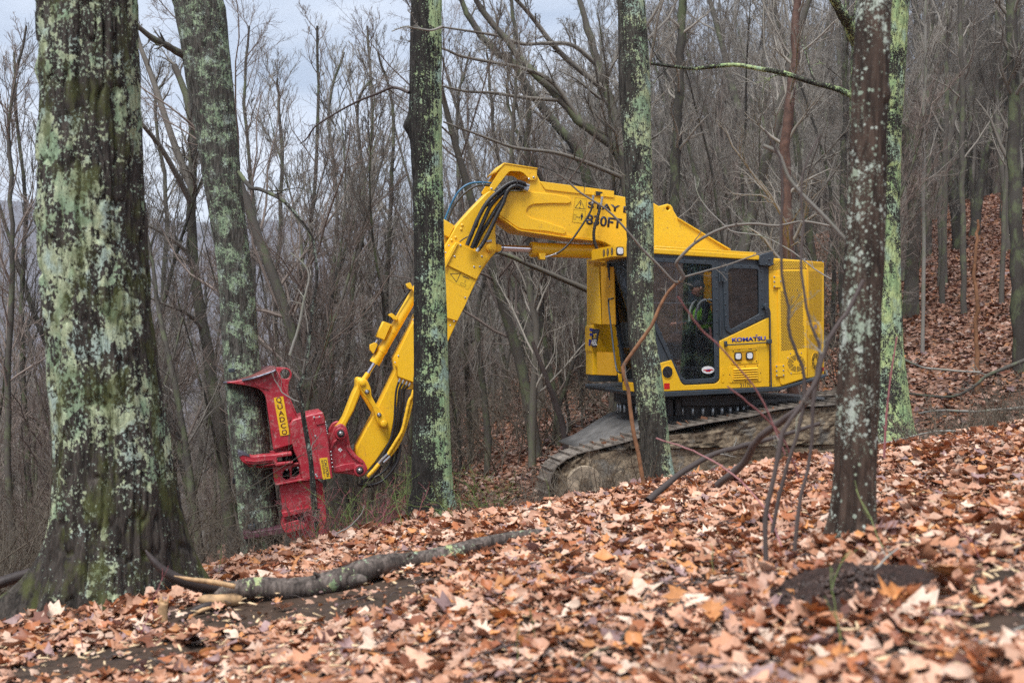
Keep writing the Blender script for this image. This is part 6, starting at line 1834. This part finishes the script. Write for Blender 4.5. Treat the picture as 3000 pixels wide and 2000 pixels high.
# ================================================================= second row and mid distance trees read from the photograph
def hero(label, pts, d, r0, r1, mat, seed, branches=(), twigs=(16, 7, 5), tl=(.12, .3), group=None, units=0.784, name="bare_tree", cat="tree", up=.12, rmin=.006, tmat=None, tr=(.1, 1.0)):
    """a tree or sapling whose stem follows points (top last)"""
    P0 = path3(pts[:1], d if not isinstance(d, (list, tuple)) else d[0], units)[0]
    r = empty(name, tuple(P0)); tag(r, label, cat, group)
    limb_from(pts, d, r0, r1, mat, r, P0, seed, twigs=None, name="trunk", units=units, wob=.014 if units < 1 else .002)
    rng = np.random.default_rng(seed)
    a = Acc()
    P = smoothpath(path3(pts, d, units), 26) - P0
    dm = d if not isinstance(d, (list, tuple)) else d[0]
    R = np.linspace(r0, r1, 26) * dm / (0.784 * FP)
    allP = [(P, R)]
    for bp_, dd, b0, b1 in branches:
        Q = smoothpath(path3(bp_, dd, units), 26) - P0
        dq = dd if not isinstance(dd, (list, tuple)) else dd[0]
        RQ = np.linspace(b0, b1, 26) * dq / (0.784 * FP)
        a.tubesB(Q[None], RQ[None], 8); allP.append((Q, RQ))
    for i, (Q, RQ) in enumerate(allP):
        m1, m2, m3 = twigs
        if i > 0: m1 = max(4, m1 * 2 // 3)
        L1, R1 = spawn(Q[None], RQ[None], m1, 7, tr, tl, (.4, 1.1), up, .4, .16, rng, rmin)
        a.tubesB(L1, R1, 5)
        L2, R2 = spawn(L1, R1, m2, 5, (.15, 1.0), (.3, .7), (.4, 1.0), up, .55, .2, rng, rmin * .7)
        a.tubesB(L2, R2, 4)
        L3, R3 = spawn(L2, R2, m3, 4, (.15, 1.0), (.3, .75), (.4, 1.1), up, .7, .22, rng, rmin * .5)
        a.tubesB(L3, R3, 3)
    a.build("crown", tmat or TWIG, r)
    return r

hero("dark crooked tree with limbs reaching left, behind the gripped tree", [(545, 1330), (530, 1230), (505, 1000), (480, 820), (450, 640), (440, 480), (443, 340), (430, 240), (400, 150)], 21, 17, 7, TRUNKBG, 61,
     branches=(([(446, 480), (410, 410), (370, 340), (330, 290), (280, 230)], [21, 19.5], 8, 3), ([(452, 620), (420, 570), (380, 540), (325, 512), (260, 500)], [21, 20], 5.5, 2),
               ([(440, 430), (400, 330), (350, 180), (320, 100), (300, 20)], [21, 21], 9, 4), ([(470, 760), (430, 720), (380, 700), (335, 680)], [21, 20], 5, 2)), tl=(.08, .22))
Z3 = lambda *pts: [((750 + p[0] / 2.24) * .784, p[1] / 2.24 * .784) for p in pts]
hero("bare oak leaning left above the boom with long arching limbs", Z3((2500, 2500), (2480, 1700), (2440, 1250), (2352, 960), (2150, 830), (2000, 660), (1850, 500), (1700, 340), (1500, 90), (1400, -60)), 21, 14, 6, TRUNKBG, 62,
     branches=((Z3((2150, 830), (1950, 545), (1750, 450), (1600, 420), (1350, 370), (1225, 320), (1000, 270)), [21, 20], 5.5, 2), (Z3((2000, 660), (1750, 640), (1550, 610), (1380, 600), (1200, 560)), [21, 19.5], 5, 2),
               (Z3((2440, 1180), (2150, 1060), (1950, 1000), (1700, 970), (1500, 900), (1230, 800)), [21, 19], 5.5, 2)), tl=(.10, .25))
hero("bare oak with grey limbs sweeping up left behind the cab tree", Z3((2560, 2400), (2500, 1500), (2400, 950), (2300, 620), (2240, 400), (2170, 150), (2100, -80)), 23, 15, 6, TRUNKBG, 63,
     branches=((Z3((2240, 430), (2080, 300), (1900, 285), (1750, 290), (1600, 240), (1430, 210), (1230, 180)), [23, 21], 5.5, 2), (Z3((2300, 600), (2000, 350), (1800, 100), (1650, -60)), [23, 22], 7, 4)), tl=(.10, .25))
hero("slender leaning tree left of the bare oaks above the boom", Z3((2300, 1900), (2200, 1300), (2100, 980), (1980, 830), (1800, 600), (1700, 420), (1560, 330), (1400, 120), (1330, -40)), 24, 13, 6, TRUNKBG, 64, tl=(.10, .25))
hero("upright dark sapling directly behind the boom tip", Z3((1800, 1900), (1790, 1300), (1780, 1000), (1785, 700), (1740, 500), (1700, 200), (1660, -60)), 22, 8, 4, TRUNKBG, 65)
for k, (x0, tp) in enumerate(((545, 450), (590, 520), (640, 560), (980 - 80, 830), (1010 - 250, 690), (500 + 330, 850))):
    pass
for k, (bx, tx, dd, r0) in enumerate(((700, 720, 24, 8), (760, 770, 27, 7), (800, 840, 22, 7), (850, 850, 25, 9), (905, 880, 23, 8), (640, 640, 26, 8), (600, 560, 29, 8), (1120, 1135, 22, 9), (1215, 1200, 20, 11), (1290, 1180, 22, 10), (1085, 1060, 25, 8), (390, 360, 24, 8), (30, 20, 20, 9), (75, 40, 24, 7))):
    rr_ = np.random.default_rng(700 + k)
    lab = ("stout dark " if r0 > 8 else "slim dark ") + ("right leaning" if tx > bx + 5 else "left leaning" if tx < bx - 5 else "upright") + " bare tree, " + where((bx - 1176) / 2613, 1.0)
    grp = ("upright trees left of the boom" if 590 < bx < 930 else "slim trees under the boom" if bx > 1000 else "bare trees at far left")
    pts = [(bx, 1280), (bx + rr_.normal(0, 8), 1000), ((bx * 2 + tx) / 3 + rr_.normal(0, 10), 720), ((bx + tx) / 2 + rr_.normal(0, 14), 480), (tx + rr_.normal(0, 10), 250), (tx + rr_.normal(0, 25), 60 + 60 * (k % 3))]
    hero(lab, pts, dd, r0, 2.5, TRUNKBG, 400 + k, group=grp, twigs=(26, 8, 5), tl=(.10, .26), up=.35, tmat=(TWIG, TWIG2)[k % 3 == 0], tr=(.25, 1.0))
# brown barked tree behind the machine and its neighbours
hero("reddish brown barked tree rising behind the cab roof", [(1825, 1000), (1822, 760), (1812, 560), (1803, 400), (1812, 250), (1828, 110), (1832, -40)], 19, 15, 9, plain("reddish_bark", (.10, .055, .042), .8, var=.5, scale=9, bump=.5), 71)
for k, (u, vb, w, d, lab) in enumerate(((2165, 699, 13, 30, "dark straight tree on the hillside, nearest the heavy green lichen tree"), (2215, 723, 14, 27, "dark straight tree on the hillside with mossy foot"), (2119, 809, 9, 22, "pale grey twin stemmed tree on the hillside behind the lichen tree"),
                                        (2343, 860, 34, 19, "dark thick tree cut by the right edge of the picture"), (2300, 700, 12, 26, "thin crooked dark tree near the right edge"), (2130, 590, 20, 30, "broad lichen streaked tree low on the hillside ridge"),
                                        (1935, 700, 16, 24, "lichen speckled tree just behind the engine hood"), (1545, 620, 26, 22, "mossy green stem behind the machine roof"))):
    g = ground_hit(u, vb) if k not in (6, 7) else PD(u, vb, d)
    d = g[1] if k not in (6, 7) else d
    dx = (8, -6, 4, -14, 18, 6, 6, 14)[k]
    hero(lab, [(u, vb + 6), (u + dx * .4, vb * .7), (u + dx, vb * .38), (u + dx * 1.4, 60), (u + dx * 2, -120)], d, w / 2, w / 3, PALEBR if k == 2 else TRUNKBG, 500 + k, twigs=(14, 7, 4), tr=(.35, 1.0), tl=(.1, .25), up=.2)
hero("broken dead stem with bare orange wood on the right hillside", [(2247, 905), (2243, 850), (2242, 750), (2242, 640), (2244, 550), (2246, 505)], ground_hit(2247, 905)[1], 6, 3, DEADWOOD, 515, twigs=(3, 2, 1), tl=(.03, .06), name="dead_stem", cat="dead tree")

# ================================================================= saplings and crossing branches close to the camera
def sap(label, pts, d, r0, r1, mat, seed, twigs=(6, 3, 2), branches=(), name="sapling", cat="sapling", group=None, units=1.0, tl=(.12, .3), rmin=.0025, tmat=None, up=.05):
    return hero(label, pts, d, r0, r1, mat, seed, branches, twigs, tl, group, units, name, cat, up, rmin, tmat or PALEBR)
C2 = lambda *p: zC(*p)
s1_pts = [(930, 1490)] + zI((965, 1130), (940, 700), (915, 400), (880, 100))[0:4] + zH((1180, 900), (1150, 700), (1130, 560), (1098, 430), (1170, 330), (1200, 150), (1222, 0)) + zC((515, 300), (530, 150), (555, 30)) + [(924, 760), (919, 705), (897, 661), (834, 593)]
sap("crooked dark sapling crossing in front of the red felling head", s1_pts, 13.2, 6.5, 2.5, bark("sapling_bark", (.02, .018, .016), (.07, .06, .055), lichen=.42, patch=3, speck=40, side=(1.2, 0, 0), tones=((.30, .40, .30), (.36, .44, .34), (.4, .46, .42)), furrow=2), 81, twigs=(9, 5, 3), tmat=TWIG)
s2_pts = [(1890, 1440), (1870, 1330), (1851, 1234), (1841, 1150), (1829, 1100)] + zB((305, 1320), (330, 1270), (430, 1130), (520, 1000), (570, 880), (640, 760), (720, 690))
sap("broken brown sapling leaning in front of the cab", s2_pts, 12.3, 5.0, 3.6, DEADWOOD, 82, twigs=(4, 3, 2),
    branches=((zB((720, 690), (742, 662), (700, 590), (690, 562), (740, 500), (850, 402), (1050, 305), (1250, 283), (1420, 298), (1600, 265), (1800, 300)), [12.3, 11.8], 5, 2.0),
              (zB((735, 668), (900, 622), (1050, 580), (1250, 510), (1400, 470)), [12.3, 12.0], 2.6, 1.2), (zB((700, 705), (660, 690), (560, 580), (450, 470), (350, 350), (200, 190), (0, 60)) + zG((540, 30), (400, -60)), [12.3, 11.6], 3.4, 1.6)), tl=(.10, .22), tmat=TWIG)
sap("thin pale sapling arching over the machine roof", zB((1800, 680), (1700, 620), (1500, 470), (1300, 370), (1100, 340), (1030, 290), (900, 160), (840, 60), (820, -60)), 12.6, 1.6, 1.2, PALEBR, 83, twigs=(7, 4, 2), tl=(.12, .25))
D6 = 6.6
sap("brown forked shrub stem in front of the engine hood", [(2328, 1613), (2342, 1468), (2375, 1337), (2384, 1164), (2394, 1083), (2402, 1021), (2369, 928), (2353, 834), (2347, 744), (2353, 662), (2349, 601), (2353, 500), (2400, 400)], D6, 4.6, 2.2, DKTWIG, 84, twigs=(5, 3, 2), tl=(.08, .16), name="shrub", cat="shrub")
sap("broken shrub stem with a pale split end crossing the engine hood", [(2262, 1560), (2300, 1380), (2345, 1240), (2357, 1132), (2349, 1071), (2329, 1022), (2312, 969), (2308, 887), (2292, 805), (2288, 662), (2294, 540), (2280, 450), (2240, 380)], D6 + .3, 4.6, 2.4, DKTWIG, 85, twigs=(4, 3, 2), tl=(.08, .16), name="shrub", cat="shrub",
    branches=(([(2530, 765), (2488, 715), (2414, 634), (2353, 573), (2310, 520), (2280, 450), (2234, 426)], [D6 + .4, D6 + .3], 5, 4),))
sap("dark shrub stem bending right behind the brown foreground tree", [(2244, 1640), (2244, 1501), (2267, 1407), (2295, 1267), (2353, 1177), (2394, 1111), (2414, 1030), (2455, 948), (2488, 907), (2530, 820)], D6 - .1, 6, 4.5, DKTWIG, 86, twigs=(4, 3, 2), tl=(.08, .16), name="shrub", cat="shrub")
sap("bare branch lying against the muddy track", [(1898, 1466), (1944, 1426), (2005, 1379), (2085, 1333), (2178, 1305), (2272, 1281), (2400, 1240)], [10.5, 11.4], 8, 5, DKTWIG, 87, twigs=(4, 3, 2), tl=(.08, .2), name="fallen_branch", cat="branch")
sap("thick blurred branch slanting up right past the track", [(2103, 1420), (2178, 1356), (2220, 1286), (2295, 1230), (2365, 1174), (2403, 1080)], [8.6, 7.4], 9, 6, DKTWIG, 88, twigs=(3, 2, 1), tl=(.08, .16), name="fallen_branch", cat="branch")
sap("pink bramble cane arching across the cab door", [(2300, 1330), (2237, 1180), (2192, 1110), (2145, 1057), (2100, 1006), (2052, 963), (2021, 921), (1985, 867)], [7.2, 6.6], 2.0, 1.8, REDTWIG, 89, twigs=(2, 1, 1), tl=(.05, .1), name="bramble_cane", cat="bramble", tmat=REDTWIG)
sap("red bramble cane low in front of the track", [(2340, 1400), (2295, 1286), (2230, 1211), (2131, 1131)], [7.4, 7.0], 2.3, 1.6, REDTWIG, 90, twigs=(2, 1, 1), tl=(.05, .1), name="bramble_cane", cat="bramble", tmat=REDTWIG)
sap("long pink bramble cane above the leaf crest", [(2290, 1600), (2248, 1501), (2178, 1417), (2099, 1356), (2014, 1314), (1923, 1283)], [6.8, 8.6], 2.2, 1.7, REDTWIG, 91, twigs=(2, 1, 1), tl=(.05, .1), name="bramble_cane", cat="bramble", tmat=REDTWIG)
sap("upright reddish cane right of the foreground tree", [(2590, 1340), (2598, 1200), (2610, 1100), (2628, 985)], [9.0, 9.0], 2.8, 1.8, REDTWIG, 92, twigs=(3, 2, 1), tl=(.05, .1), name="bramble_cane", cat="bramble", tmat=REDTWIG)
for k, (pts, d, lab) in enumerate((
    ([(3040, 1040), (2940, 1080), (2887, 1103), (2851, 1134), (2785, 1162), (2678, 1154), (2620, 1140)], 16.0, "long fallen grey limb on the brushy slope at right"),
    ([(3040, 1190), (2861, 1205), (2760, 1202), (2690, 1210)], 14.8, "pale fallen limb lying across the brush at right"),
    ([(2833, 1264), (2739, 1264), (2606, 1294), (2520, 1310)], 13.0, "straight pale stick at the foot of the lichen tree"),
    ([(2570, 1045), (2640, 1050), (2700, 1075), (2790, 1085), (2870, 1090)], 14.4, "thin dark stick reaching right from the lichen tree"))):
    sap(lab, pts, d, (5, 4, 2.6, 3)[k], 2, PALEBR if k else TRUNKBG, 95 + k, twigs=(6, 4, 3), tl=(.1, .3), name="fallen_branch", cat="branch", tmat=TWIG)
# leaning bare branches between crest and machine
sap("mossy fallen trunk propped beneath the lift cylinder", [(1800, 900), (1720, 850), (1640, 815), (1560, 780), (1480, 745), (1400, 720)], [19.5, 18.5], 7, 4, TRUNKBG, 99, twigs=(6, 4, 3), name="leaning_trunk", cat="fallen tree", tmat=TWIG)
sap("dark leaning trunk in the wood between middle tree and track", [(1660, 1330), (1650, 1250), (1620, 1160), (1590, 1080), (1560, 1000)], 18.5, 8, 5, DKTWIG, 100, twigs=(6, 4, 3), name="leaning_trunk", cat="fallen tree", tmat=TWIG)
sap("pale sapling left of the crooked dark sapling", [(850, 1040), (875, 960), (890, 880), (905, 820), (895, 780), (850, 740)], 14.5, 4.0, 1.5, PALEBR, 101, twigs=(7, 4, 3), tl=(.12, .3), tmat=PALEBR)
sap("blue grey forked twig standing in the leaves beside the felling head", zI((1190, 1170), (1215, 1100), (1330, 1040), (1420, 960), (1490, 870), (1518, 780)), 12.0, 2.4, 1.2, PALEBR, 102, twigs=(3, 2, 1), tl=(.08, .2), name="fallen_branch", cat="branch")

# ================================================================= fallen log, sticks, soil
def on_ground(u, v, lift=0.0):
    g = ground_hit(u, v); g[2] += lift; return g
lp_ = [(470, 1368), (520, 1362), (580, 1350), (660, 1352), (740, 1342), (820, 1318), (870, 1300), (930, 1288), (1000, 1277), (1070, 1258), (1130, 1240), (1190, 1222), (1262, 1203)]
LP = np.array([on_ground(u, v + 26, 0) for u, v in lp_])
LP[0:3, 1] = (8.5, 8.5, 8.5)
LP[:, 1] = np.convolve(np.concatenate([[LP[0, 1]] * 2, LP[:, 1], [LP[-1, 1]] * 2]), np.ones(5) / 5, 'valid')
for i, (u, v) in enumerate(lp_):
    LP[i, 0] = (u - 1176) / (FP * .784) * LP[i, 1]; LP[i, 2] = max(EYE - (v - 766) / (FP * .784) * LP[i, 1], float(terrain(LP[i, 0], LP[i, 1])) - .02)
lb0 = LP[5].copy()
LOG = empty("fallen_log", tuple(lb0)); tag(LOG, "long fallen log with a splintered pale end lying in the leaves beside the big oak", "log")
LP[-3:, 2] -= (.01, .03, .06)
S_ = smoothpath(LP - lb0, 90); S_[1:-1, 1:] += .012 * np.random.default_rng(8).normal(0, 1, (88, 2)).cumsum(0)[:, :] * .25 * np.sin(np.linspace(0, math.pi, 88))[:, None]
RL = np.interp(np.linspace(0, 1, 90), [0, .12, .35, .5, .75, 1], [.050, .070, .082, .078, .064, .034])
RL = RL * (1 + .22 * vnoise(np.linspace(0, 18, 90), np.zeros(90), 4) + .05 * vnoise(np.linspace(0, 60, 90), np.zeros(90), 5))
a = Acc(); a.tube(S_, RL, 24); a.build("log_stem", LOGM, LOG)
e0 = S_[0]
for k_, (i_, dx_, dz_, r_) in enumerate(((30, -.05, .10, .022), (52, .06, .09, .016), (68, .10, .05, .012), (44, .02, -.02, .02))):
    q_ = S_[i_]; a = Acc(); a.tube(smoothpath(np.array([q_, q_ + (dx_ * .5, -.04, dz_ * .6), q_ + (dx_, -.10, dz_)]), 6), np.linspace(r_, r_ * .6, 6), 8); a.build("branch_stub", LOGM, LOG)
def prong(name, pts, rs, mat, flat=.5):
    P = np.array([PD(u, v, LP[0, 1] + dd * 2.2) for u, v, dd in pts]) - lb0
    Q = smoothpath(P, 20); R = np.interp(np.linspace(0, 1, 20), np.linspace(0, 1, len(rs)), rs) * (1 + .15 * vnoise(np.linspace(0, 9, 20), np.ones(20), 8))
    a = Acc(); a.tube(Q, R, 9); a.build(name, mat, LOG)
prong("splinter", [(560, 1352, 0.02), (500, 1350, 0), (450, 1342, -.05), (405, 1328, -.08), (368, 1303, -.10), (345, 1278, -.1), (334, 1262, -.1)], [.06, .055, .045, .04, .03, .018, .006], CHAR)
prong("splinter", [(540, 1346, -.06), (490, 1336, -.08), (440, 1330, -.1), (400, 1322, -.12)], [.018, .020, .016, .004], SPLIT)
prong("splinter", [(550, 1375, -.03), (510, 1378, -.07), (470, 1376, -.08), (455, 1374, -.08)], [.05, .045, .038, .01], SPLIT)
prong("splinter", [(520, 1385, -.03), (480, 1390, -.10), (450, 1400, -.12), (428, 1418, -.12), (418, 1432, -.12)], [.035, .03, .026, .018, .005], CHAR)
prong("splinter", [(500, 1392, -.10), (465, 1400, -.16), (440, 1415, -.17), (424, 1430, -.17)], [.01, .014, .010, .003], SPLIT)
prong("broken_stub", [(812, 1335, -.12), (828, 1330, -.17), (838, 1332, -.2)], [.05, .038, .02], LOGM)

def stick(label, pts, r0, r1, mat, seed, twigs=(3, 2, 0), name="stick", cat="stick", lift=.04, group=None):
    P = np.array([on_ground(u, v, lift) for u, v in pts])
    b = P[0].copy(); rng = np.random.default_rng(seed)
    Q = smoothpath(P - b, 18); R = np.linspace(r0, r1, 18)
    a = Acc(); a.tube(Q, R, 8)
    if twigs:
        L1, R1 = spawn(Q[None], R[None], twigs[0], 5, (.3, 1), (.15, .35), (.4, .9), .03, .6, .15, rng, .002); a.tubesB(L1, R1, 4)
    o = a.build(name, mat); o.location = b
    tag(o, label, cat, group)
stick("thin grey forked stick lying along the fallen log", [(800, 1352), (860, 1325), (900, 1300), (960, 1290), (1010, 1290), (1060, 1318)], .010, .006, PALEBR, 1)
stick("dark stick in the leaves above the lower centre edge", [(1310, 1568), (1360, 1520), (1420, 1500), (1480, 1480), (1520, 1465)], .009, .005, TRUNKBG, 2)
stick("lichened stick in the leaves at the bottom right", [(1820, 1560), (1890, 1520), (1950, 1495), (2010, 1450)], .010, .005, TRUNKBG, 3)
stick("pale stick right of the dark soil heap", [(2440, 1255), (2330, 1270), (2250, 1262)], .008, .004, PALEBR, 4)
stick("dark stick at the edge of the soil heap", [(1850, 1400), (1920, 1405), (1990, 1405), (2060, 1402)], .014, .010, DKTWIG, 5, None)
stick("forked pale twig on the dark soil heap", [(2010, 1370), (2035, 1340), (2062, 1315)], .007, .004, PALEBR, 6, lift=.13)
stick("dark leaning stick left of the bare soil", [(0, 1452), (40, 1440), (90, 1410), (130, 1395)], .035, .02, CHAR, 7, None, lift=.1)
stick("grey twig in the leaves left of centre", [(560, 1545), (600, 1520), (650, 1515)], .006, .003, PALEBR, 8)
stick("thin twig lying on the leaves at far lower right", [(2250, 1500), (2330, 1470), (2400, 1440)], .008, .004, PALEBR, 9)
stick("small dark stick near the right edge on the leaves", [(2310, 1268), (2352, 1274), (2390, 1270)], .018, .014, CHAR, 10, None)
o = Acc(); P = smoothpath(np.array([PD(-60, 1362, 9.6), PD(0, 1338, 9.7), PD(50, 1322, 9.8), PD(100, 1310, 9.9), PD(160, 1300, 10.1)]), 20); o.tube(P, np.linspace(.05, .045, 20), 12)
lg = o.build("fallen_log", CHAR); tag(lg, "dark wet log behind the big oak at the left edge", "log")
# short broken stump in front of the big tree
b = on_ground(374, 1425); a = Acc(); rng = np.random.default_rng(3)
a.tube(smoothpath(np.array([(0, 0, -.05), (0.0, 0, .08), (.01, 0, .13)]), 8), np.linspace(.04, .03, 8), 12)
for k in range(7):
    q = np.array([rng.uniform(-.025, .03), rng.uniform(-.02, .02), .10]); a.tube([q, q + (rng.normal(0, .01), 0, rng.uniform(.03, .10))], [.012, .002], 5)
st_ = a.build("broken_stump", SPLIT); st_.location = b; tag(st_, "short splintered stump with pale wood right of the big oak foot", "stump")

# dark soil heap
def soil_heap():
    c = on_ground(1965, 1372)
    n = 64; m = 150
    th = np.arange(m) * 2 * math.pi / m; rr_ = np.linspace(0, 1, n)
    R_, T_ = np.meshgrid(rr_, th, indexing='ij')
    ed = 1 + .25 * vnoise(T_ * 1.6, T_ * 0, 5) + .1 * vnoise(T_ * 7, T_ * 0, 6)
    X = c[0] + R_ * .46 * ed * np.cos(T_); Y = c[1] + R_ * .44 * ed * np.sin(T_)
    H = .09 * (1 - R_ ** 2) * (1 + 1.1 * vnoise(X * 7, Y * 7, 7)) + .05 * vnoise(X * 24, Y * 30, 8) + .02 * vnoise(X * 80, Y * 80, 9)
    Z = terrain(X, Y) + H * np.clip((1 - R_) * 6, 0, 1) + .035 * np.clip((1 - R_) * 8, -1, 1)
    V = np.stack([X - c[0], Y - c[1], Z - c[2]], -1).reshape(-1, 3)
    idx = np.arange(n * m).reshape(n, m)
    F = np.stack([idx[:-1], idx[1:], np.roll(idx[1:], -1, 1), np.roll(idx[:-1], -1, 1)], -1).reshape(-1, 4)
    t = NT("dark_soil"); v = t.coord()
    t.base(t.mix(t.ramp(t.noise(v, 40, 6, .75), [(.35, 0.), (.7, 1.)]), (.020, .011, .009), (.11, .058, .044))); t.rough(.9); t.bump(t.noise(v, 70, 6, .8), 1.0, .03)
    o = addobj("soil_heap", np_mesh("soil_heap", V, [F]), t.m); o.location = c
    T = []
    for i in range(4):
        bm = bmesh.new(); bmesh.ops.create_icosphere(bm, subdivisions=1, radius=.5); r2 = np.random.default_rng(i)
        Vc = np.array([v.co[:] for v in bm.verts]) * r2.uniform(.6, 1.2, (len(bm.verts), 1)); Fc = np.array([[v.index for v in f.verts] for f in bm.faces]); bm.free(); T.append((Vc, Fc))
    a_ = RNG.uniform(0, 6.283, 1500); q_ = np.sqrt(RNG.random(1500)) * 1.12
    cx2, cy2 = c[0] + .44 * q_ * np.cos(a_), c[1] + .42 * q_ * np.sin(a_)
    scatter("soil_crumbs", cx2, cy2, RNG.uniform(.008, .045, 1500) * (1 - .3 * q_), .6, .035 + .085 * np.clip(1 - q_ ** 2, 0, 1), "loose dark crumbs of soil on and around the soil heap",
            pal=np.array([(.03, .018, .014), (.06, .034, .026), (.10, .055, .04), (.02, .012, .01)]), palw=np.array([.3, .35, .15, .2]), templates=T)["category"] = "soil"
    tag(o, "heap of dark crumbly soil among the leaves by the foreground tree", "soil heap")
soil_heap()
def banked_leaves():
    xs, ys, lf = [], [], []
    for t_, r_, n_ in ((t1, .62, 260), (t3, .26, 120), (t4, .28, 120), (t5, .22, 130), (t6, .5, 160)):
        c = t_.location
        a = RNG.uniform(0, 6.283, n_); q = r_ * RNG.uniform(.85, 1.35, n_)
        xs.append(c.x + q * np.cos(a)); ys.append(c.y + q * np.sin(a)); lf.append(.05 + .07 * RNG.random(n_))
    c = on_ground(1965, 1372); a = RNG.uniform(0, 6.283, 170); q = RNG.normal(1.08, .10, 170)
    xs.append(c[0] + .46 * q * np.cos(a)); ys.append(c[1] + .44 * q * np.sin(a)); lf.append(.05 + .05 * RNG.random(170))
    x = np.concatenate(xs); y = np.concatenate(ys)
    scatter("banked_leaves", x, y, RNG.uniform(.07, .17, len(x)), .6, np.concatenate(lf), "fallen leaves banked against the tree feet and the soil heap")
banked_leaves()
# scraps of ground debris: tiny twigs
def debris():
    rng = np.random.default_rng(9); N = 500
    y = rng.uniform(4.2, 12, N); x = y * rng.uniform(-.5, .5, N)
    an = rng.uniform(0, 6.28, N); L = rng.uniform(.06, .32, N) 
    P = np.zeros((N, 4, 3))
    for k in range(4):
        xx = x + np.cos(an) * L * k / 3; yy = y + np.sin(an) * L * k / 3
        P[:, k] = np.stack([xx, yy, terrain(xx, yy) + .045 + rng.uniform(0, .03, N)], -1)
    R = rng.uniform(.0015, .005, N)[:, None] * np.ones((1, 4))
    a = Acc(); a.tubesB(P, R, 5)
    tag(a.build("twig_litter", DKTWIG), "small broken twigs scattered over the leaves", "twigs", kind="stuff")
debris()
# green briar shoots standing in the leaves
rngs = np.random.default_rng(12)
for k, (u, v, h) in enumerate(((1930, 1500, .34), (1240, 1500, .24), (1185, 1540, .22), (1905, 1405, .30), (2040, 1290, .42), (1640, 1330, .2), (1270, 1165, .30), (500, 1330, .3), (245, 1360, .45), (320, 1480, .5), (190, 1500, .2), (2250, 1300, .25))):
    g = on_ground(u, v, .02); n = 8
    P = np.zeros((n, 3)); d = np.array([rngs.normal(0, .25), rngs.normal(0, .2), 1.])
    for i in range(1, n):
        d = d + rngs.normal(0, .16, 3); d /= np.linalg.norm(d); P[i] = P[i - 1] + d * h / (n - 1)
    a = Acc(); R = np.linspace(.0035, .002, n); a.tube(P, R, 6)
    L1, R1 = spawn(P[None], R[None], 3, 4, (.3, 1), (.2, .5), (.4, .9), .1, .8, .15, rngs, .0016); a.tubesB(L1, R1, 4)
    o = a.build("briar_shoot", GREENTWIG if k < 8 else REDTWIG); o.location = g
    tag(o, "thin upright green briar shoot standing in the leaves" if k < 8 else "thin reddish stem standing in the leaves", "shoot", "briar shoots in the leaves" if k < 8 else "reddish stems in the leaves")

# ================================================================= air
def haze():
    x0, x1, y0, y1, z0, z1 = -4300, 4300, -4300, 4300, -90, 520
    V = [(x, y, z) for x in (x0, x1) for y in (y0, y1) for z in (z0, z1)]
    me = bpy.data.meshes.new("haze")
    me.from_pydata(V, [], [(0, 1, 3, 2), (4, 6, 7, 5), (0, 4, 5, 1), (2, 3, 7, 6), (0, 2, 6, 4), (1, 5, 7, 3)])
    m = bpy.data.materials.new("haze"); m.use_nodes = True
    nt = m.node_tree; nt.nodes.clear()
    o_ = nt.nodes.new("ShaderNodeOutputMaterial"); pv = nt.nodes.new("ShaderNodeVolumePrincipled")
    pv.inputs["Color"].default_value = (0.72, 0.82, 0.97, 1)
    pv.inputs["Density"].default_value = 0.00020
    nt.links.new(pv.outputs[0], o_.inputs["Volume"])
    o = addobj("haze", me, m); tag(o, kind="stuff")
haze()
